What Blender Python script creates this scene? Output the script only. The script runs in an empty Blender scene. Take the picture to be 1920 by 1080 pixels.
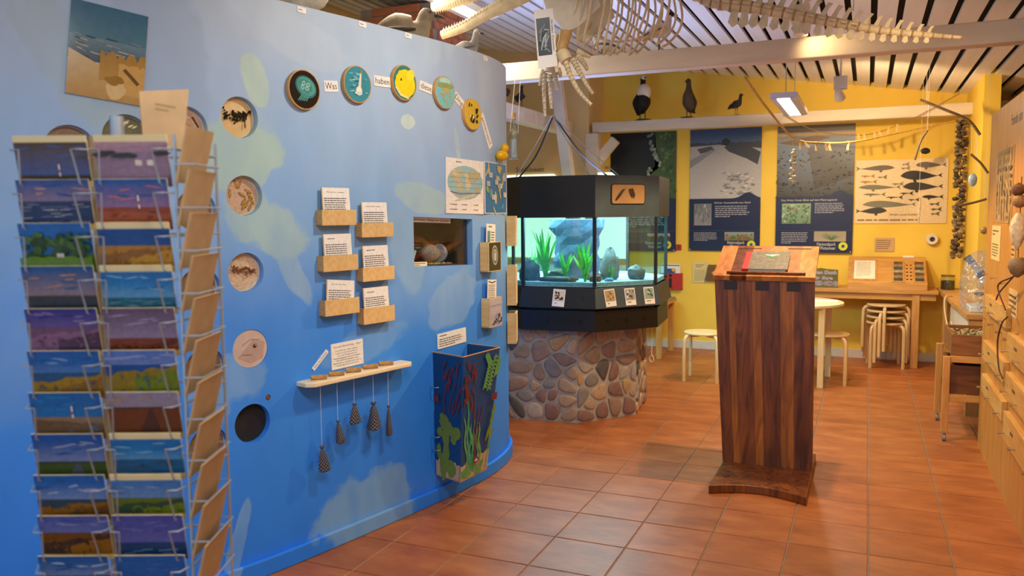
import bpy, bmesh, math, random
import numpy as np
from mathutils import Vector, Matrix
R = random.Random(7)
scene = bpy.context.scene
COL = scene.collection

# ------------------------------------------------------------------ camera
FPX = 1532.5
CAM = np.array([-0.0439, -3.8062, 1.5032])
YAW, PITCH, ROLL = 0.4097, 0.0900, -0.0081

def cam_axes():
    f = np.array([-math.sin(YAW)*math.cos(PITCH), math.cos(YAW)*math.cos(PITCH), -math.sin(PITCH)])
    r = np.array([math.cos(YAW), math.sin(YAW), 0.0]); u = np.cross(r, f)
    return (math.cos(ROLL)*r+math.sin(ROLL)*u, -math.sin(ROLL)*r+math.cos(ROLL)*u, f)
CR, CU, CF = cam_axes()
cd = bpy.data.cameras.new('camera'); cam = bpy.data.objects.new('camera', cd); COL.objects.link(cam)
cd.sensor_width = 36.0; cd.lens = FPX*36/1920; cd.clip_start = 0.05
cam.matrix_world = Matrix(((CR[0], CU[0], -CF[0], CAM[0]), (CR[1], CU[1], -CF[1], CAM[1]), (CR[2], CU[2], -CF[2], CAM[2]), (0, 0, 0, 1)))
cd.dof.use_dof = True; cd.dof.focus_distance = 4.6; cd.dof.aperture_fstop = 3.2
scene.camera = cam

# ------------------------------------------------------------------ world, exposure
scene.view_settings.view_transform = 'Standard'; scene.view_settings.look = 'None'
scene.view_settings.exposure = 0.48; scene.view_settings.gamma = 1.0
w = bpy.data.worlds.new('world'); scene.world = w; w.use_nodes = True
w.node_tree.nodes['Background'].inputs[0].default_value = (0.60, 0.76, 1.0, 1)
w.node_tree.nodes['Background'].inputs[1].default_value = 0.75

def area(name, loc, size, energy, color, target=None, rotz=0):
    l = bpy.data.lights.new(name, 'AREA'); l.shape = 'RECTANGLE'; l.size, l.size_y = size
    l.energy = energy; l.color = color
    o = bpy.data.objects.new(name, l); COL.objects.link(o); o.location = loc
    if target is not None:
        o.rotation_euler = (Vector(target)-Vector(loc)).to_track_quat('-Z', 'Y').to_euler()
    else: o.rotation_euler = (0, 0, rotz)
    return o
def spot(name, loc, target, energy, color, deg, radius=.04, blend=.5):
    l = bpy.data.lights.new(name, 'SPOT'); l.energy = energy; l.color = color; l.spot_size = math.radians(deg)
    l.spot_blend = blend; l.shadow_soft_size = radius
    o = bpy.data.objects.new(name, l); COL.objects.link(o); o.location = loc
    o.rotation_euler = (Vector(target)-Vector(loc)).to_track_quat('-Z', 'Y').to_euler(); return o
WARM = (1.0, .70, .36); NEUT = (1.0, .90, .76)
area('tube_light_wall', (-2.52, .78, 2.80), (.14, 1.2), 16, NEUT)              # tube lamp above the blue wall
spot('spot_light_mural', (-.75, -.75, 2.78), (-2.15, -.30, 1.8), 62, NEUT, 105, .05, .9)   # ceiling spot turned to the mural
area('tube_light_back', (-.66, 3.45, 2.335), (.10, 1.0), 26, (1, .86, .66))    # tube lamp before the posters
area('fill_light_front', (-.4, -2.6, 2.66), (1.3, .2), 30, (1, .95, .9))              # tube lamp added out of view as fill, over the visitor
spot('spot_light_beam', (-.43, 1.30, 2.44), (-.5, 1.05, 0), 95, WARM, 128, .03, .25)
spot('spot_light_beam_spill', (-.40, 1.28, 2.53), (-.25, 1.44, 2.44), 5, WARM, 150, .03, .8)
spot('spot_light_posters', (-.25, 3.3, 2.42), (.35, 5.2, 1.5), 60, WARM, 130, .04, .6)
spot('fill_spot_cabinet', (-.15, -.55, 2.55), (.64, 1.2, .9), 40, WARM, 90, .04, .7)  # spot added out of view to brighten the drawer wall

# ------------------------------------------------------------------ pixel helpers (true places in the room)
def ray(px, py): return (px-960)/FPX*CR-(py-540)/FPX*CU+CF
def onz(px, py, z=0.0): d = ray(px, py); return CAM+(z-CAM[2])/d[2]*d
def ony(px, py, y): d = ray(px, py); return CAM+(y-CAM[1])/d[1]*d
def onx(px, py, x): d = ray(px, py); return CAM+(x-CAM[0])/d[0]*d
CTRL = [(-3.25, -3.0), (-2.86, -2.4), (-2.64, -1.9), (-2.47, -1.55), (-2.335, -1.2), (-2.22, -0.75), (-2.13, -0.35), (-2.06, 0.0),
        (-2.02, 0.30), (-2.018, 0.50), (-2.045, 0.70), (-2.11, 0.88), (-2.23, 1.03), (-2.40, 1.12), (-2.65, 1.17)]
def spline(P, n=10):
    P = [np.array(p, float) for p in P]; P = [2*P[0]-P[1]]+P+[2*P[-1]-P[-2]]; out = []
    for i in range(1, len(P)-2):
        a, b, c, d = P[i-1:i+3]
        for k in range(n):
            t = k/n; out.append(.5*(2*b+(c-a)*t+(2*a-5*b+4*c-d)*t*t+(-a+3*b-3*c+d)*t**3))
    out.append(P[-2]); return np.array(out)
WP = spline(CTRL)
NW = []
for i in range(len(WP)):
    d_ = WP[min(i+1, len(WP)-1)]-WP[max(i-1, 0)]; NW.append(np.array([d_[1], -d_[0]])/np.linalg.norm(d_))
NW = np.array(NW)
def hit(px, py, off=0.0):
    """point, tangent and outward normal of the curved blue wall (or of a shell `off` in front of it) under a pixel"""
    d = ray(px, py); best = None; Q = WP+NW*off
    for i in range(len(Q)-1):
        a, e = Q[i], Q[i+1]-Q[i]; det = -d[0]*e[1]+e[0]*d[1]
        if abs(det) < 1e-9: continue
        q0 = a-CAM[:2]; t = (-q0[0]*e[1]+e[0]*q0[1])/det; q = (d[0]*q0[1]-d[1]*q0[0])/det
        if t > 0 and -1e-6 <= q <= 1+1e-6 and (best is None or t < best[0]): best = (t, a+q*e, e/np.linalg.norm(e))
    if best is None: return hit(px-2, py, off)
    t, p, tg = best
    return np.array([p[0], p[1], CAM[2]+t*d[2]]), np.array([tg[0], tg[1], 0]), np.array([tg[1], -tg[0], 0])

# ------------------------------------------------------------------ materials
MATS = {}
def newmat(name):
    m = bpy.data.materials.new(name); m.use_nodes = True; MATS[name] = m
    nt = m.node_tree; return m, nt, nt.nodes['Principled BSDF']
def lin(c):
    if isinstance(c, str):
        c = tuple(int(c[i:i+2], 16)/255 for i in (0, 2, 4))
    return tuple(((x/12.92) if x <= .04045 else ((x+.055)/1.055)**2.4) for x in c[:3])
def mat(name, col, rough=.5, var=.12, scale=8, metal=0, bump=0, stretch=(1, 1, 1), spec=.5, trans=0, objrand=0, coat=0):
    """plain procedural material: base colour, noise variation, optional relief and per-object variation"""
    if name in MATS: return MATS[name]
    m, nt, b = newmat(name); N, L = nt.nodes, nt.links; c = lin(col)
    b.inputs['Roughness'].default_value = rough; b.inputs['Metallic'].default_value = metal
    b.inputs['Specular IOR Level'].default_value = spec; b.inputs['Transmission Weight'].default_value = trans
    b.inputs['Coat Weight'].default_value = coat
    tc = N.new('ShaderNodeTexCoord'); mp = N.new('ShaderNodeMapping'); nz = N.new('ShaderNodeTexNoise')
    L.new(tc.outputs['Object'], mp.inputs[0]); mp.inputs['Scale'].default_value = stretch
    L.new(mp.outputs[0], nz.inputs['Vector']); nz.inputs['Scale'].default_value = scale; nz.inputs['Detail'].default_value = 6
    rp = N.new('ShaderNodeValToRGB'); L.new(nz.outputs[0], rp.inputs[0])
    rp.color_ramp.elements[0].position = .3; rp.color_ramp.elements[1].position = .7
    rp.color_ramp.elements[0].color = tuple(x*(1-var) for x in c)+(1,); rp.color_ramp.elements[1].color = tuple(min(1, x*(1+var)) for x in c)+(1,)
    out = rp.outputs[0]
    if objrand:
        oi = N.new('ShaderNodeObjectInfo'); hs = N.new('ShaderNodeHueSaturation'); ma = N.new('ShaderNodeMath'); ma.operation = 'MULTIPLY_ADD'
        L.new(oi.outputs['Random'], ma.inputs[0]); ma.inputs[1].default_value = objrand; ma.inputs[2].default_value = 1-objrand/2
        L.new(ma.outputs[0], hs.inputs['Value']); L.new(out, hs.inputs['Color']); out = hs.outputs[0]
    L.new(out, b.inputs['Base Color'])
    if bump:
        bp = N.new('ShaderNodeBump'); bp.inputs['Strength'].default_value = bump; bp.inputs['Distance'].default_value = .01
        L.new(nz.outputs[0], bp.inputs['Height']); L.new(bp.outputs[0], b.inputs['Normal'])
    return m
def wood(name, c1, c2, axis='Z', scale=6, rough=.45, objrand=.12, ring=3.5):
    if name in MATS: return MATS[name]
    m, nt, b = newmat(name); N, L = nt.nodes, nt.links
    tc = N.new('ShaderNodeTexCoord'); mp = N.new('ShaderNodeMapping'); L.new(tc.outputs['Object'], mp.inputs[0])
    s = {'X': (.12, 1, 1), 'Y': (1, .12, 1), 'Z': (1, 1, .12)}[axis]; mp.inputs['Scale'].default_value = tuple(v*scale for v in s)
    nz = N.new('ShaderNodeTexNoise'); nz.inputs['Scale'].default_value = ring; nz.inputs['Detail'].default_value = 8; nz.inputs['Distortion'].default_value = 1.2
    L.new(mp.outputs[0], nz.inputs['Vector']); rp = N.new('ShaderNodeValToRGB'); L.new(nz.outputs[0], rp.inputs[0])
    rp.color_ramp.elements[0].position = .32; rp.color_ramp.elements[1].position = .68
    rp.color_ramp.elements[0].color = lin(c1)+(1,); rp.color_ramp.elements[1].color = lin(c2)+(1,)
    oi = N.new('ShaderNodeObjectInfo'); hs = N.new('ShaderNodeHueSaturation'); ma = N.new('ShaderNodeMath'); ma.operation = 'MULTIPLY_ADD'
    L.new(oi.outputs['Random'], ma.inputs[0]); ma.inputs[1].default_value = objrand; ma.inputs[2].default_value = 1-objrand/2
    L.new(ma.outputs[0], hs.inputs['Value']); L.new(rp.outputs[0], hs.inputs['Color']); L.new(hs.outputs[0], b.inputs['Base Color'])
    b.inputs['Roughness'].default_value = rough
    bp = N.new('ShaderNodeBump'); bp.inputs['Strength'].default_value = .08; L.new(nz.outputs[0], bp.inputs['Height']); L.new(bp.outputs[0], b.inputs['Normal'])
    return m
def emit(name, col, strength):
    if name in MATS: return MATS[name]
    m, nt, b = newmat(name); b.inputs['Base Color'].default_value = lin(col)+(1,)
    b.inputs['Emission Color'].default_value = lin(col)+(1,); b.inputs['Emission Strength'].default_value = strength; return m
def printmat(name, rough=.45, var=.10, scale=60, sat=1.0):
    """flat print: colours come from the printed shapes (per-corner colours), with a little paper grain"""
    if name in MATS: return MATS[name]
    m, nt, b = newmat(name); N, L = nt.nodes, nt.links
    at = N.new('ShaderNodeAttribute'); at.attribute_name = 'ink'
    tc = N.new('ShaderNodeTexCoord'); nz = N.new('ShaderNodeTexNoise'); nz.inputs['Scale'].default_value = scale; nz.inputs['Detail'].default_value = 5
    L.new(tc.outputs['Object'], nz.inputs['Vector']); ma = N.new('ShaderNodeMath'); ma.operation = 'MULTIPLY_ADD'
    L.new(nz.outputs[0], ma.inputs[0]); ma.inputs[1].default_value = var*4; ma.inputs[2].default_value = 1-var*2
    hs = N.new('ShaderNodeHueSaturation'); L.new(at.outputs['Color'], hs.inputs['Color']); L.new(ma.outputs[0], hs.inputs['Value']); hs.inputs['Saturation'].default_value = sat
    L.new(hs.outputs[0], b.inputs['Base Color']); b.inputs['Roughness'].default_value = rough; return m
def glassmat(name, tint=(1, 1, 1), refl=.08, rough=0.0):
    if name in MATS: return MATS[name]
    m, nt, b = newmat(name); N, L = nt.nodes, nt.links; N.remove(b)
    t = N.new('ShaderNodeBsdfTransparent'); t.inputs[0].default_value = tint+(1,)
    g = N.new('ShaderNodeBsdfGlossy'); g.inputs['Roughness'].default_value = rough
    mx = N.new('ShaderNodeMixShader'); mx.inputs[0].default_value = refl
    L.new(t.outputs[0], mx.inputs[1]); L.new(g.outputs[0], mx.inputs[2]); L.new(mx.outputs[0], N['Material Output'].inputs[0]); return m
PRINT = printmat('print_matt'); GLOSSY = printmat('print_glossy', .12, .08, 40); PHOTO = printmat('print_photo', .3, .22, 90)

# ------------------------------------------------------------------ mesh helpers
class Frame:
    def __init__(s, o, ex, ey, ez): s.o, s.x, s.y, s.z = (np.array(v, float) for v in (o, ex, ey, ez))
    def __call__(s, p): return s.o+s.x*p[0]+s.y*p[1]+s.z*p[2]
    def turned(s, a):   # turned in its own x-y plane
        c, n = math.cos(a), math.sin(a); return Frame(s.o, s.x*c+s.y*n, -s.x*n+s.y*c, s.z)
    def moved(s, x=0, y=0, z=0): return Frame(s((x, y, z)), s.x, s.y, s.z)
    def leaned(s, a):   # top tips outwards (about its own x axis)
        c, n = math.cos(a), math.sin(a); return Frame(s.o, s.x, s.y*c+s.z*n, s.z*c-s.y*n)
WORLD = Frame((0, 0, 0), (1, 0, 0), (0, 1, 0), (0, 0, 1))
UPF = lambda o, ex: Frame(o, ex, (0, 0, 1), np.cross(ex, (0, 0, 1)))       # x along ex, y up, z out
def wallframe(px, py, off=0.0):
    p, t, n = hit(px, py, off); return Frame(p, t, (0, 0, 1), n)
def wspan(x0, x1, y, off=0.0): return float(np.linalg.norm(hit(x1, y, off)[0]-hit(x0, y, off)[0]))
def wrise(x, y0, y1, off=0.0): return abs(float(hit(x, y1, off)[0][2]-hit(x, y0, off)[0][2]))
class MB:
    def __init__(s, fr=WORLD): s.v, s.f, s.c, s.fr = [], [], [], fr
    def add(s, V, F, col=None):
        k = len(s.v); s.v += [s.fr(p) for p in V]
        for f in F: s.f.append([i+k for i in f]); s.c.append(col)
        return s
    def box(s, c, d, col=None, taper=1.0):
        x, y, z = (v/2 for v in d); V = []
        for k, tz in ((-1, 1.0), (1, taper)):
            V += [(c[0]-x*tz, c[1]-y*tz, c[2]+k*z), (c[0]+x*tz, c[1]-y*tz, c[2]+k*z), (c[0]+x*tz, c[1]+y*tz, c[2]+k*z), (c[0]-x*tz, c[1]+y*tz, c[2]+k*z)]
        return s.add(V, [(3, 2, 1, 0), (4, 5, 6, 7), (0, 1, 5, 4), (1, 2, 6, 5), (2, 3, 7, 6), (3, 0, 4, 7)], col)
    def prism(s, poly, z0, z1, col=None):
        n = len(poly); V = [(p[0], p[1], z0) for p in poly]+[(p[0], p[1], z1) for p in poly]
        return s.add(V, [tuple(range(n))[::-1], tuple(range(n, 2*n))]+[(i, (i+1) % n, n+(i+1) % n, n+i) for i in range(n)], col)
    def dome(s, poly, z0, z1, inset=.012, col=None):
        """a pebble-like prism with a rounded front"""
        n = len(poly); c = np.mean(np.array(poly), axis=0); rings = []
        for z, k in ((z0, 1.0), (z0+(z1-z0)*.55, 1.0), (z0+(z1-z0)*.88, .90), (z1, .68)):
            rings.append([(c[0]+(p[0]-c[0])*k, c[1]+(p[1]-c[1])*k, z) for p in poly])
        V = [p for r in rings for p in r]; F = [tuple(range(n))[::-1], tuple(range(3*n, 4*n))]
        for r in range(3): F += [(r*n+i, r*n+(i+1) % n, (r+1)*n+(i+1) % n, (r+1)*n+i) for i in range(n)]
        return s.add(V, F, col)
    def tube(s, P, r, n=8, col=None, cap=True):
        P = [np.array(p, float) for p in P]; rr = r if isinstance(r, (list, tuple)) else [r]*len(P); V = []; F = []
        prev = None
        for i, p in enumerate(P):
            t = P[min(i+1, len(P)-1)]-P[max(i-1, 0)]; t = t/(np.linalg.norm(t)+1e-12)
            if prev is None:
                a = np.array([0, 0, 1.0]) if abs(t[2]) < .9 else np.array([1.0, 0, 0]); u = np.cross(t, a)
            else: u = prev-t*np.dot(prev, t)
            u /= (np.linalg.norm(u)+1e-12); prev = u; w_ = np.cross(t, u); ri = rr[i]
            ra, rb = ri if isinstance(ri, (tuple, list)) else (ri, ri)
            for k in range(n):
                a = 2*math.pi*k/n; V.append(p+u*ra*math.cos(a)+w_*rb*math.sin(a))
        for i in range(len(P)-1):
            for k in range(n): F.append((i*n+k, i*n+(k+1) % n, (i+1)*n+(k+1) % n, (i+1)*n+k))
        if cap: F += [tuple(range(n))[::-1], tuple(range((len(P)-1)*n, len(P)*n))]
        return s.add(V, F, col)
    def lathe(s, prof, n=24, c=(0, 0, 0), col=None, sx=1, sy=1):
        V = []; F = []
        for r, z in prof:
            for k in range(n): a = 2*math.pi*k/n; V.append((c[0]+r*sx*math.cos(a), c[1]+r*sy*math.sin(a), c[2]+z))
        m = len(prof)
        for i in range(m-1):
            for k in range(n): F.append((i*n+k, i*n+(k+1) % n, (i+1)*n+(k+1) % n, (i+1)*n+k))
        F += [tuple(range(n))[::-1], tuple(range((m-1)*n, m*n))]
        return s.add(V, F, col)
    def ball(s, c, r, n=12, m=8, col=None, rot=None, jit=0, rnd=None):
        rx, ry, rz = r if isinstance(r, (tuple, list)) else (r, r, r); V = []; F = []
        for i in range(m+1):
            th = math.pi*i/m
            for k in range(n):
                a = 2*math.pi*k/n; j = 1+(rnd.uniform(-jit, jit) if jit and rnd else 0)
                p = np.array([rx*math.sin(th)*math.cos(a)*j, ry*math.sin(th)*math.sin(a)*j, rz*math.cos(th)*j])
                if rot is not None: p = np.array(rot @ Vector(p))
                V.append(p+np.array(c))
        for i in range(m):
            for k in range(n): F.append((i*n+k, (i+1)*n+k, (i+1)*n+(k+1) % n, i*n+(k+1) % n))
        return s.add(V, F, col)
    def mesh(s, name, off=(0, 0, 0), smooth=False):
        me = bpy.data.meshes.new(name); o = np.array(off, float)
        me.from_pydata([tuple(np.array(p)-o) for p in s.v], [], s.f); me.validate(clean_customdata=False)
        if any(c is not None for c in s.c) and len(me.polygons) == len(s.f):
            at = me.color_attributes.new('ink', 'FLOAT_COLOR', 'CORNER'); k = 0
            buf = []
            for f, c in zip(s.f, s.c):
                if isinstance(c, list): buf += [lin(x)+(1.0,) for x in c]
                else: buf += [lin(c or 'FFFFFF')+(1.0,)]*len(f)
            at.data.foreach_set('color', np.array(buf, dtype=np.float32).ravel())
        bm = bmesh.new(); bm.from_mesh(me); bmesh.ops.recalc_face_normals(bm, faces=bm.faces)
        if smooth:
            for f in bm.faces: f.smooth = True
            for e in bm.edges:
                if len(e.link_faces) == 2 and e.calc_face_angle(0) > .7: e.smooth = False
        bm.to_mesh(me); bm.free(); me.update(); return me
    def obj(s, name, m, parent=None, smooth=False, bevel=0.0, keep=False):
        """link as one mesh object; with a parent it is a part, else its origin goes to the middle of its base"""
        A = np.array(s.v); off = np.array(parent['base']) if parent is not None else np.array([(A[:, 0].min()+A[:, 0].max())/2, (A[:, 1].min()+A[:, 1].max())/2, A[:, 2].min()])
        me = s.mesh(name, off, smooth); me.materials.append(m if not isinstance(m, str) else MATS[m])
        o = bpy.data.objects.new(name, me); COL.objects.link(o)
        if parent is not None: o.parent = parent; o['base'] = tuple(off)
        else: o.location = off; o['base'] = tuple(off)
        if bevel:
            b = o.modifiers.new('bevel', 'BEVEL'); b.width = bevel; b.segments = 2; b.limit_method = 'ANGLE'; b.angle_limit = .6
        return o
def tag(o, label, cat, group=None):
    o['label'] = label; o['category'] = cat
    if group: o['group'] = group
    return o
def struct(o): o['kind'] = 'structure'; return o
def thing(name, base, label=None, cat=None, group=None):
    o = bpy.data.objects.new(name, None); COL.objects.link(o); o.location = tuple(base); o['base'] = tuple(float(v) for v in base)
    o.empty_display_size = .05
    if label: tag(o, label, cat, group)
    return o
_font = {}
def textmesh(txt, size):
    key = (txt, size)
    if key in _font: return _font[key]
    cu = bpy.data.curves.new('t', 'FONT'); cu.body = txt; cu.size = size; cu.align_x = 'CENTER'; cu.align_y = 'CENTER'; cu.resolution_u = 2
    o = bpy.data.objects.new('t', cu); COL.objects.link(o); bpy.context.view_layer.update()
    me = bpy.data.meshes.new_from_object(o.evaluated_get(bpy.context.evaluated_depsgraph_get()))
    V = [tuple(v.co) for v in me.vertices]; F = [tuple(p.vertices) for p in me.polygons]
    bpy.data.objects.remove(o); bpy.data.curves.remove(cu); bpy.data.meshes.remove(me); _font[key] = (V, F); return V, F
class Art(MB):
    """flat print laid on a sheet: every shape sits a hair above the one below"""
    def __init__(s, fr, lift=.0012): super().__init__(fr); s.k = lift
    def up(s): s.k += .00015; return s.k
    def poly(s, P, col): k = s.up(); return s.add([(p[0], p[1], k) for p in P], [tuple(range(len(P)))], col)
    def fan(s, P, col):
        k = s.up(); c = np.mean(np.array(P, float), axis=0); n = len(P)
        return s.add([(c[0], c[1], k)]+[(p[0], p[1], k) for p in P], [(0, i+1, (i+1) % n+1) for i in range(n)], col)
    def rect(s, x0, y0, x1, y1, col, top=None):
        c = col if top is None else [col, col, top, top]
        return s.poly([(x0, y0), (x1, y0), (x1, y1), (x0, y1)], c)
    def ell(s, x, y, rx, ry, col, rot=0, n=18, jit=0):
        P = []
        for i in range(n):
            a = 2*math.pi*i/n; j = 1+R.uniform(-jit, jit); u, v = rx*math.cos(a)*j, ry*math.sin(a)*j
            P.append((x+u*math.cos(rot)-v*math.sin(rot), y+u*math.sin(rot)+v*math.cos(rot)))
        return s.fan(P, col)
    def line(s, P, w, col):
        k = s.up(); P = [np.array(p, float) for p in P]; V = []
        ww = w if isinstance(w, list) else [w]*len(P)
        for i, p in enumerate(P):
            t = P[min(i+1, len(P)-1)]-P[max(i-1, 0)]; t /= (np.linalg.norm(t)+1e-9); q = np.array([-t[1], t[0]])*ww[i]/2
            V += [(*(p+q), k), (*(p-q), k)]
        return s.add(V, [(2*i, 2*i+1, 2*i+3, 2*i+2) for i in range(len(P)-1)], col)
    def ridge(s, x0, x1, yb, h, col, amp=.1, n=14, slope=0, top=None):
        """ground with an uneven skyline from yb up to about h"""
        P = [(x0, yb), (x1, yb)]; k = s.up(); V = []; F = []; C = []
        for i in range(n+1):
            x = x0+(x1-x0)*i/n; y = h+slope*(i/n-.5)+R.uniform(-amp, amp)
            V += [(x, yb, k), (x, max(y, yb+1e-4), k)]
        for i in range(n): s_ = (2*i, 2*i+2, 2*i+3, 2*i+1); F.append(s_)
        kk = len(s.v); s.v += [s.fr(p) for p in V]
        for f in F: s.f.append([i+kk for i in f]); s.c.append(col if top is None else [col, col, top, top])
        return s
    def text(s, t, x, y, size, col, rot=0, width=None):
        V, F = textmesh(t, 1.0)
        if not V: return s
        xs = [v[0] for v in V]; sx = sy = size
        if width: sx = width/(max(xs)-min(xs))
        k = s.up(); c, n = math.cos(rot), math.sin(rot)
        return s.add([(x+(v[0]*sx)*c-(v[1]*sy)*n, y+(v[0]*sx)*n+(v[1]*sy)*c, k) for v in V], F, col)
    def para(s, x0, y0, x1, y1, rows, col, fill=.92):
        """small print too fine to read: rows of word-long strokes"""
        k = s.up(); dy = (y1-y0)/rows
        for r in range(rows):
            y = y1-(r+.75)*dy; x = x0; end = x0+(x1-x0)*(fill if r < rows-1 else R.uniform(.3, .8))*R.uniform(.9, 1)
            while x < end:
                w_ = min(R.uniform(.04, .13)*(x1-x0), end-x)
                s.add([(x, y, k), (x+w_, y, k), (x+w_, y+dy*.42, k), (x, y+dy*.42, k)], [(0, 1, 2, 3)], col); x += w_+.018*(x1-x0)
        return s
def sheet(name, fr, w_, h, t=.002, col='F2EFE6', m=None, parent=None):
    """a thin card or board centred on its frame, front at z=t"""
    return MB(fr).box((0, 0, t/2), (w_, h, t)).obj(name, m or mat('paper_'+col, col, .6, .03), parent)
def quadframe(tl, tr, bl, br, surf):
    """frame, width and height of a flat thing on the blue wall given its pixel corners"""
    a, b, c, d = (surf(*p) for p in (tl, tr, bl, br)); mid = (a+b+c+d)/4
    return mid, np.linalg.norm(b-a)*.5+np.linalg.norm(d-c)*.5, np.linalg.norm(a-c)*.5+np.linalg.norm(b-d)*.5
# ================================================================== THE ROOM
T = .335
YB = 5.25                                   # back wall
# ---- floor: mortar bed with single tiles
def tilemat():
    m, nt, b = newmat('terracotta'); N, L = nt.nodes, nt.links
    g = N.new('ShaderNodeNewGeometry'); n1 = N.new('ShaderNodeTexNoise'); n1.inputs['Scale'].default_value = 5; n1.inputs['Detail'].default_value = 8; n1.inputs['Roughness'].default_value = .65
    mp = N.new('ShaderNodeMapping'); mp.inputs['Scale'].default_value = (.7, 1.6, 1); L.new(g.outputs['Position'], mp.inputs[0]); L.new(mp.outputs[0], n1.inputs['Vector'])
    rp = N.new('ShaderNodeValToRGB'); L.new(n1.outputs[0], rp.inputs[0]); e = rp.color_ramp.elements
    e[0].position = .30; e[0].color = lin('8E4C22')+(1,); e[1].position = .70; e[1].color = lin('BA723C')+(1,)
    e.new(.5).color = lin('A65E2E')+(1,)
    oi = N.new('ShaderNodeObjectInfo'); hs = N.new('ShaderNodeHueSaturation'); ma = N.new('ShaderNodeMath'); ma.operation = 'MULTIPLY_ADD'
    L.new(oi.outputs['Random'], ma.inputs[0]); ma.inputs[1].default_value = .16; ma.inputs[2].default_value = .92
    L.new(ma.outputs[0], hs.inputs['Value']); L.new(rp.outputs[0], hs.inputs['Color']); L.new(hs.outputs[0], b.inputs['Base Color'])
    b.inputs['Roughness'].default_value = .42; bp = N.new('ShaderNodeBump'); bp.inputs['Strength'].default_value = .12
    L.new(n1.outputs[0], bp.inputs['Height']); L.new(bp.outputs[0], b.inputs['Normal']); return m
TILE = tilemat()
floor = struct(MB().box((-1.6, 0.0, -.06), (7.2, 10.6, .112)).obj('floor', mat('grout', '8A7A68', .8)))
me = MB().box((0, 0, 0), (T-.006, T-.006, .008)).mesh('tile'); me.materials.append(TILE)
bmt = bmesh.new(); bmt.from_mesh(me); bmesh.ops.bevel(bmt, geom=[e for e in bmt.edges if all(v.co.z > 0 for v in e.verts)], offset=.0022, segments=1, affect='EDGES'); bmt.to_mesh(me); bmt.free()
rest = MB(); cnt = 0
for i in range(-15, 6):
    for j in range(-15, 16):
        x, y = (i+.5)*T, (j+.5)*T
        if y+T/2 > YB+.12 or x > 1.6: continue
        if -9 <= i <= 2 and -5 <= j <= 15 and cnt < 300:
            o = bpy.data.objects.new('tile', me); COL.objects.link(o); o.parent = floor
            o.location = (x-floor['base'][0], y-floor['base'][1], -.004-floor['base'][2]+R.uniform(-.0004, .0004)); cnt += 1
        else: rest.box((x, y, -.0042), (T-.006, T-.006, .0075))
rest.obj('tile_field', TILE, floor)['kind'] = 'stuff'
# ---- ceiling: dark void with single white boards running to the back wall, falling to the right
KC = .153
zc = lambda x: 2.735-KC*x
ceil = MB(); x0, x1 = -4.8, 1.5
ceil.add([(x0, -5.2, zc(x0)+.05), (x1, -5.2, zc(x1)+.05), (x1, YB+.1, zc(x1)+.05), (x0, YB+.1, zc(x0)+.05), (x0, -5.2, zc(x0)+.10), (x1, -5.2, zc(x1)+.10), (x1, YB+.1, zc(x1)+.10), (x0, YB+.1, zc(x0)+.10)],
         [(3, 2, 1, 0), (4, 5, 6, 7), (0, 1, 5, 4), (1, 2, 6, 5), (2, 3, 7, 6), (3, 0, 4, 7)])
ceiling = struct(ceil.obj('ceiling', mat('void', '17130F', .9)))
BOARD = mat('board_white', 'F6F2EC', .5, .05, 3, stretch=(6, .4, 6), objrand=.07)
for k in range(-32, 11):
    a = -.043+.1495*k+.019; b_ = a+.1115
    if a > 1.4: continue
    m_ = MB(); m_.add([(a, -5.2, zc(a)), (b_, -5.2, zc(b_)), (b_, YB, zc(b_)), (a, YB, zc(a)), (a, -5.2, zc(a)+.022), (b_, -5.2, zc(b_)+.022), (b_, YB, zc(b_)+.022), (a, YB, zc(a)+.022)],
         [(3, 2, 1, 0), (4, 5, 6, 7), (0, 1, 5, 4), (1, 2, 6, 5), (2, 3, 7, 6), (3, 0, 4, 7)])
    m_.obj('board', BOARD, ceiling)
# ---- yellow walls
YEL = mat('yellow_paint', 'F2CC4C', .65, .05, 2.5, bump=.03)
CREAM = mat('cream_paint', 'EBCB8E', .65, .05, 2.5, bump=.03)
def wallprism(name, pts, z0, ztop, m):
    """upright slab on a plan outline whose top follows the ceiling"""
    n = len(pts); V = [(p[0], p[1], z0) for p in pts]+[(p[0], p[1], ztop(p[0])) for p in pts]
    return struct(MB().add(V, [tuple(range(n))[::-1], tuple(range(n, 2*n))]+[(i, (i+1) % n, n+(i+1) % n, n+i) for i in range(n)]).obj(name, m))
zt = lambda x: zc(x)+.045
wallprism('wall_back', [(-2.95, YB), (1.45, YB), (1.45, YB+.12), (-2.95, YB+.12)], 0, zt, YEL)
wallprism('wall_right', [(.80, 3.95), (.92, 3.95), (.92, YB), (.80, YB)], 0, zt, YEL)
wallprism('wall_side', [(1.33, -5.2), (1.45, -5.2), (1.45, YB), (1.33, YB)], 0, zt, CREAM)
wallprism('wall_far', [(-4.8, 4.72), (-2.95, 4.72), (-2.95, 4.86), (-4.8, 4.86)], 0, zt, CREAM)
wallprism('wall_left_outer', [(-4.8, -5.2), (-4.68, -5.2), (-4.68, 4.72), (-4.8, 4.72)], 0, zt, CREAM)
wallprism('wall_return', [(-2.95, 4.72), (-2.83, 4.72), (-2.83, YB), (-2.95, YB)], 0, zt, CREAM)
BASEW = mat('white_base', 'D9D2C6', .5, .05)
struct(MB().box((-1.02, YB-.007, .045), (3.6, .014, .09)).obj('baseboard_back', BASEW, bevel=.003))
struct(MB().box((.793, 4.6, .045), (.014, 1.27, .09)).obj('baseboard_right', BASEW, bevel=.003))

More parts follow.
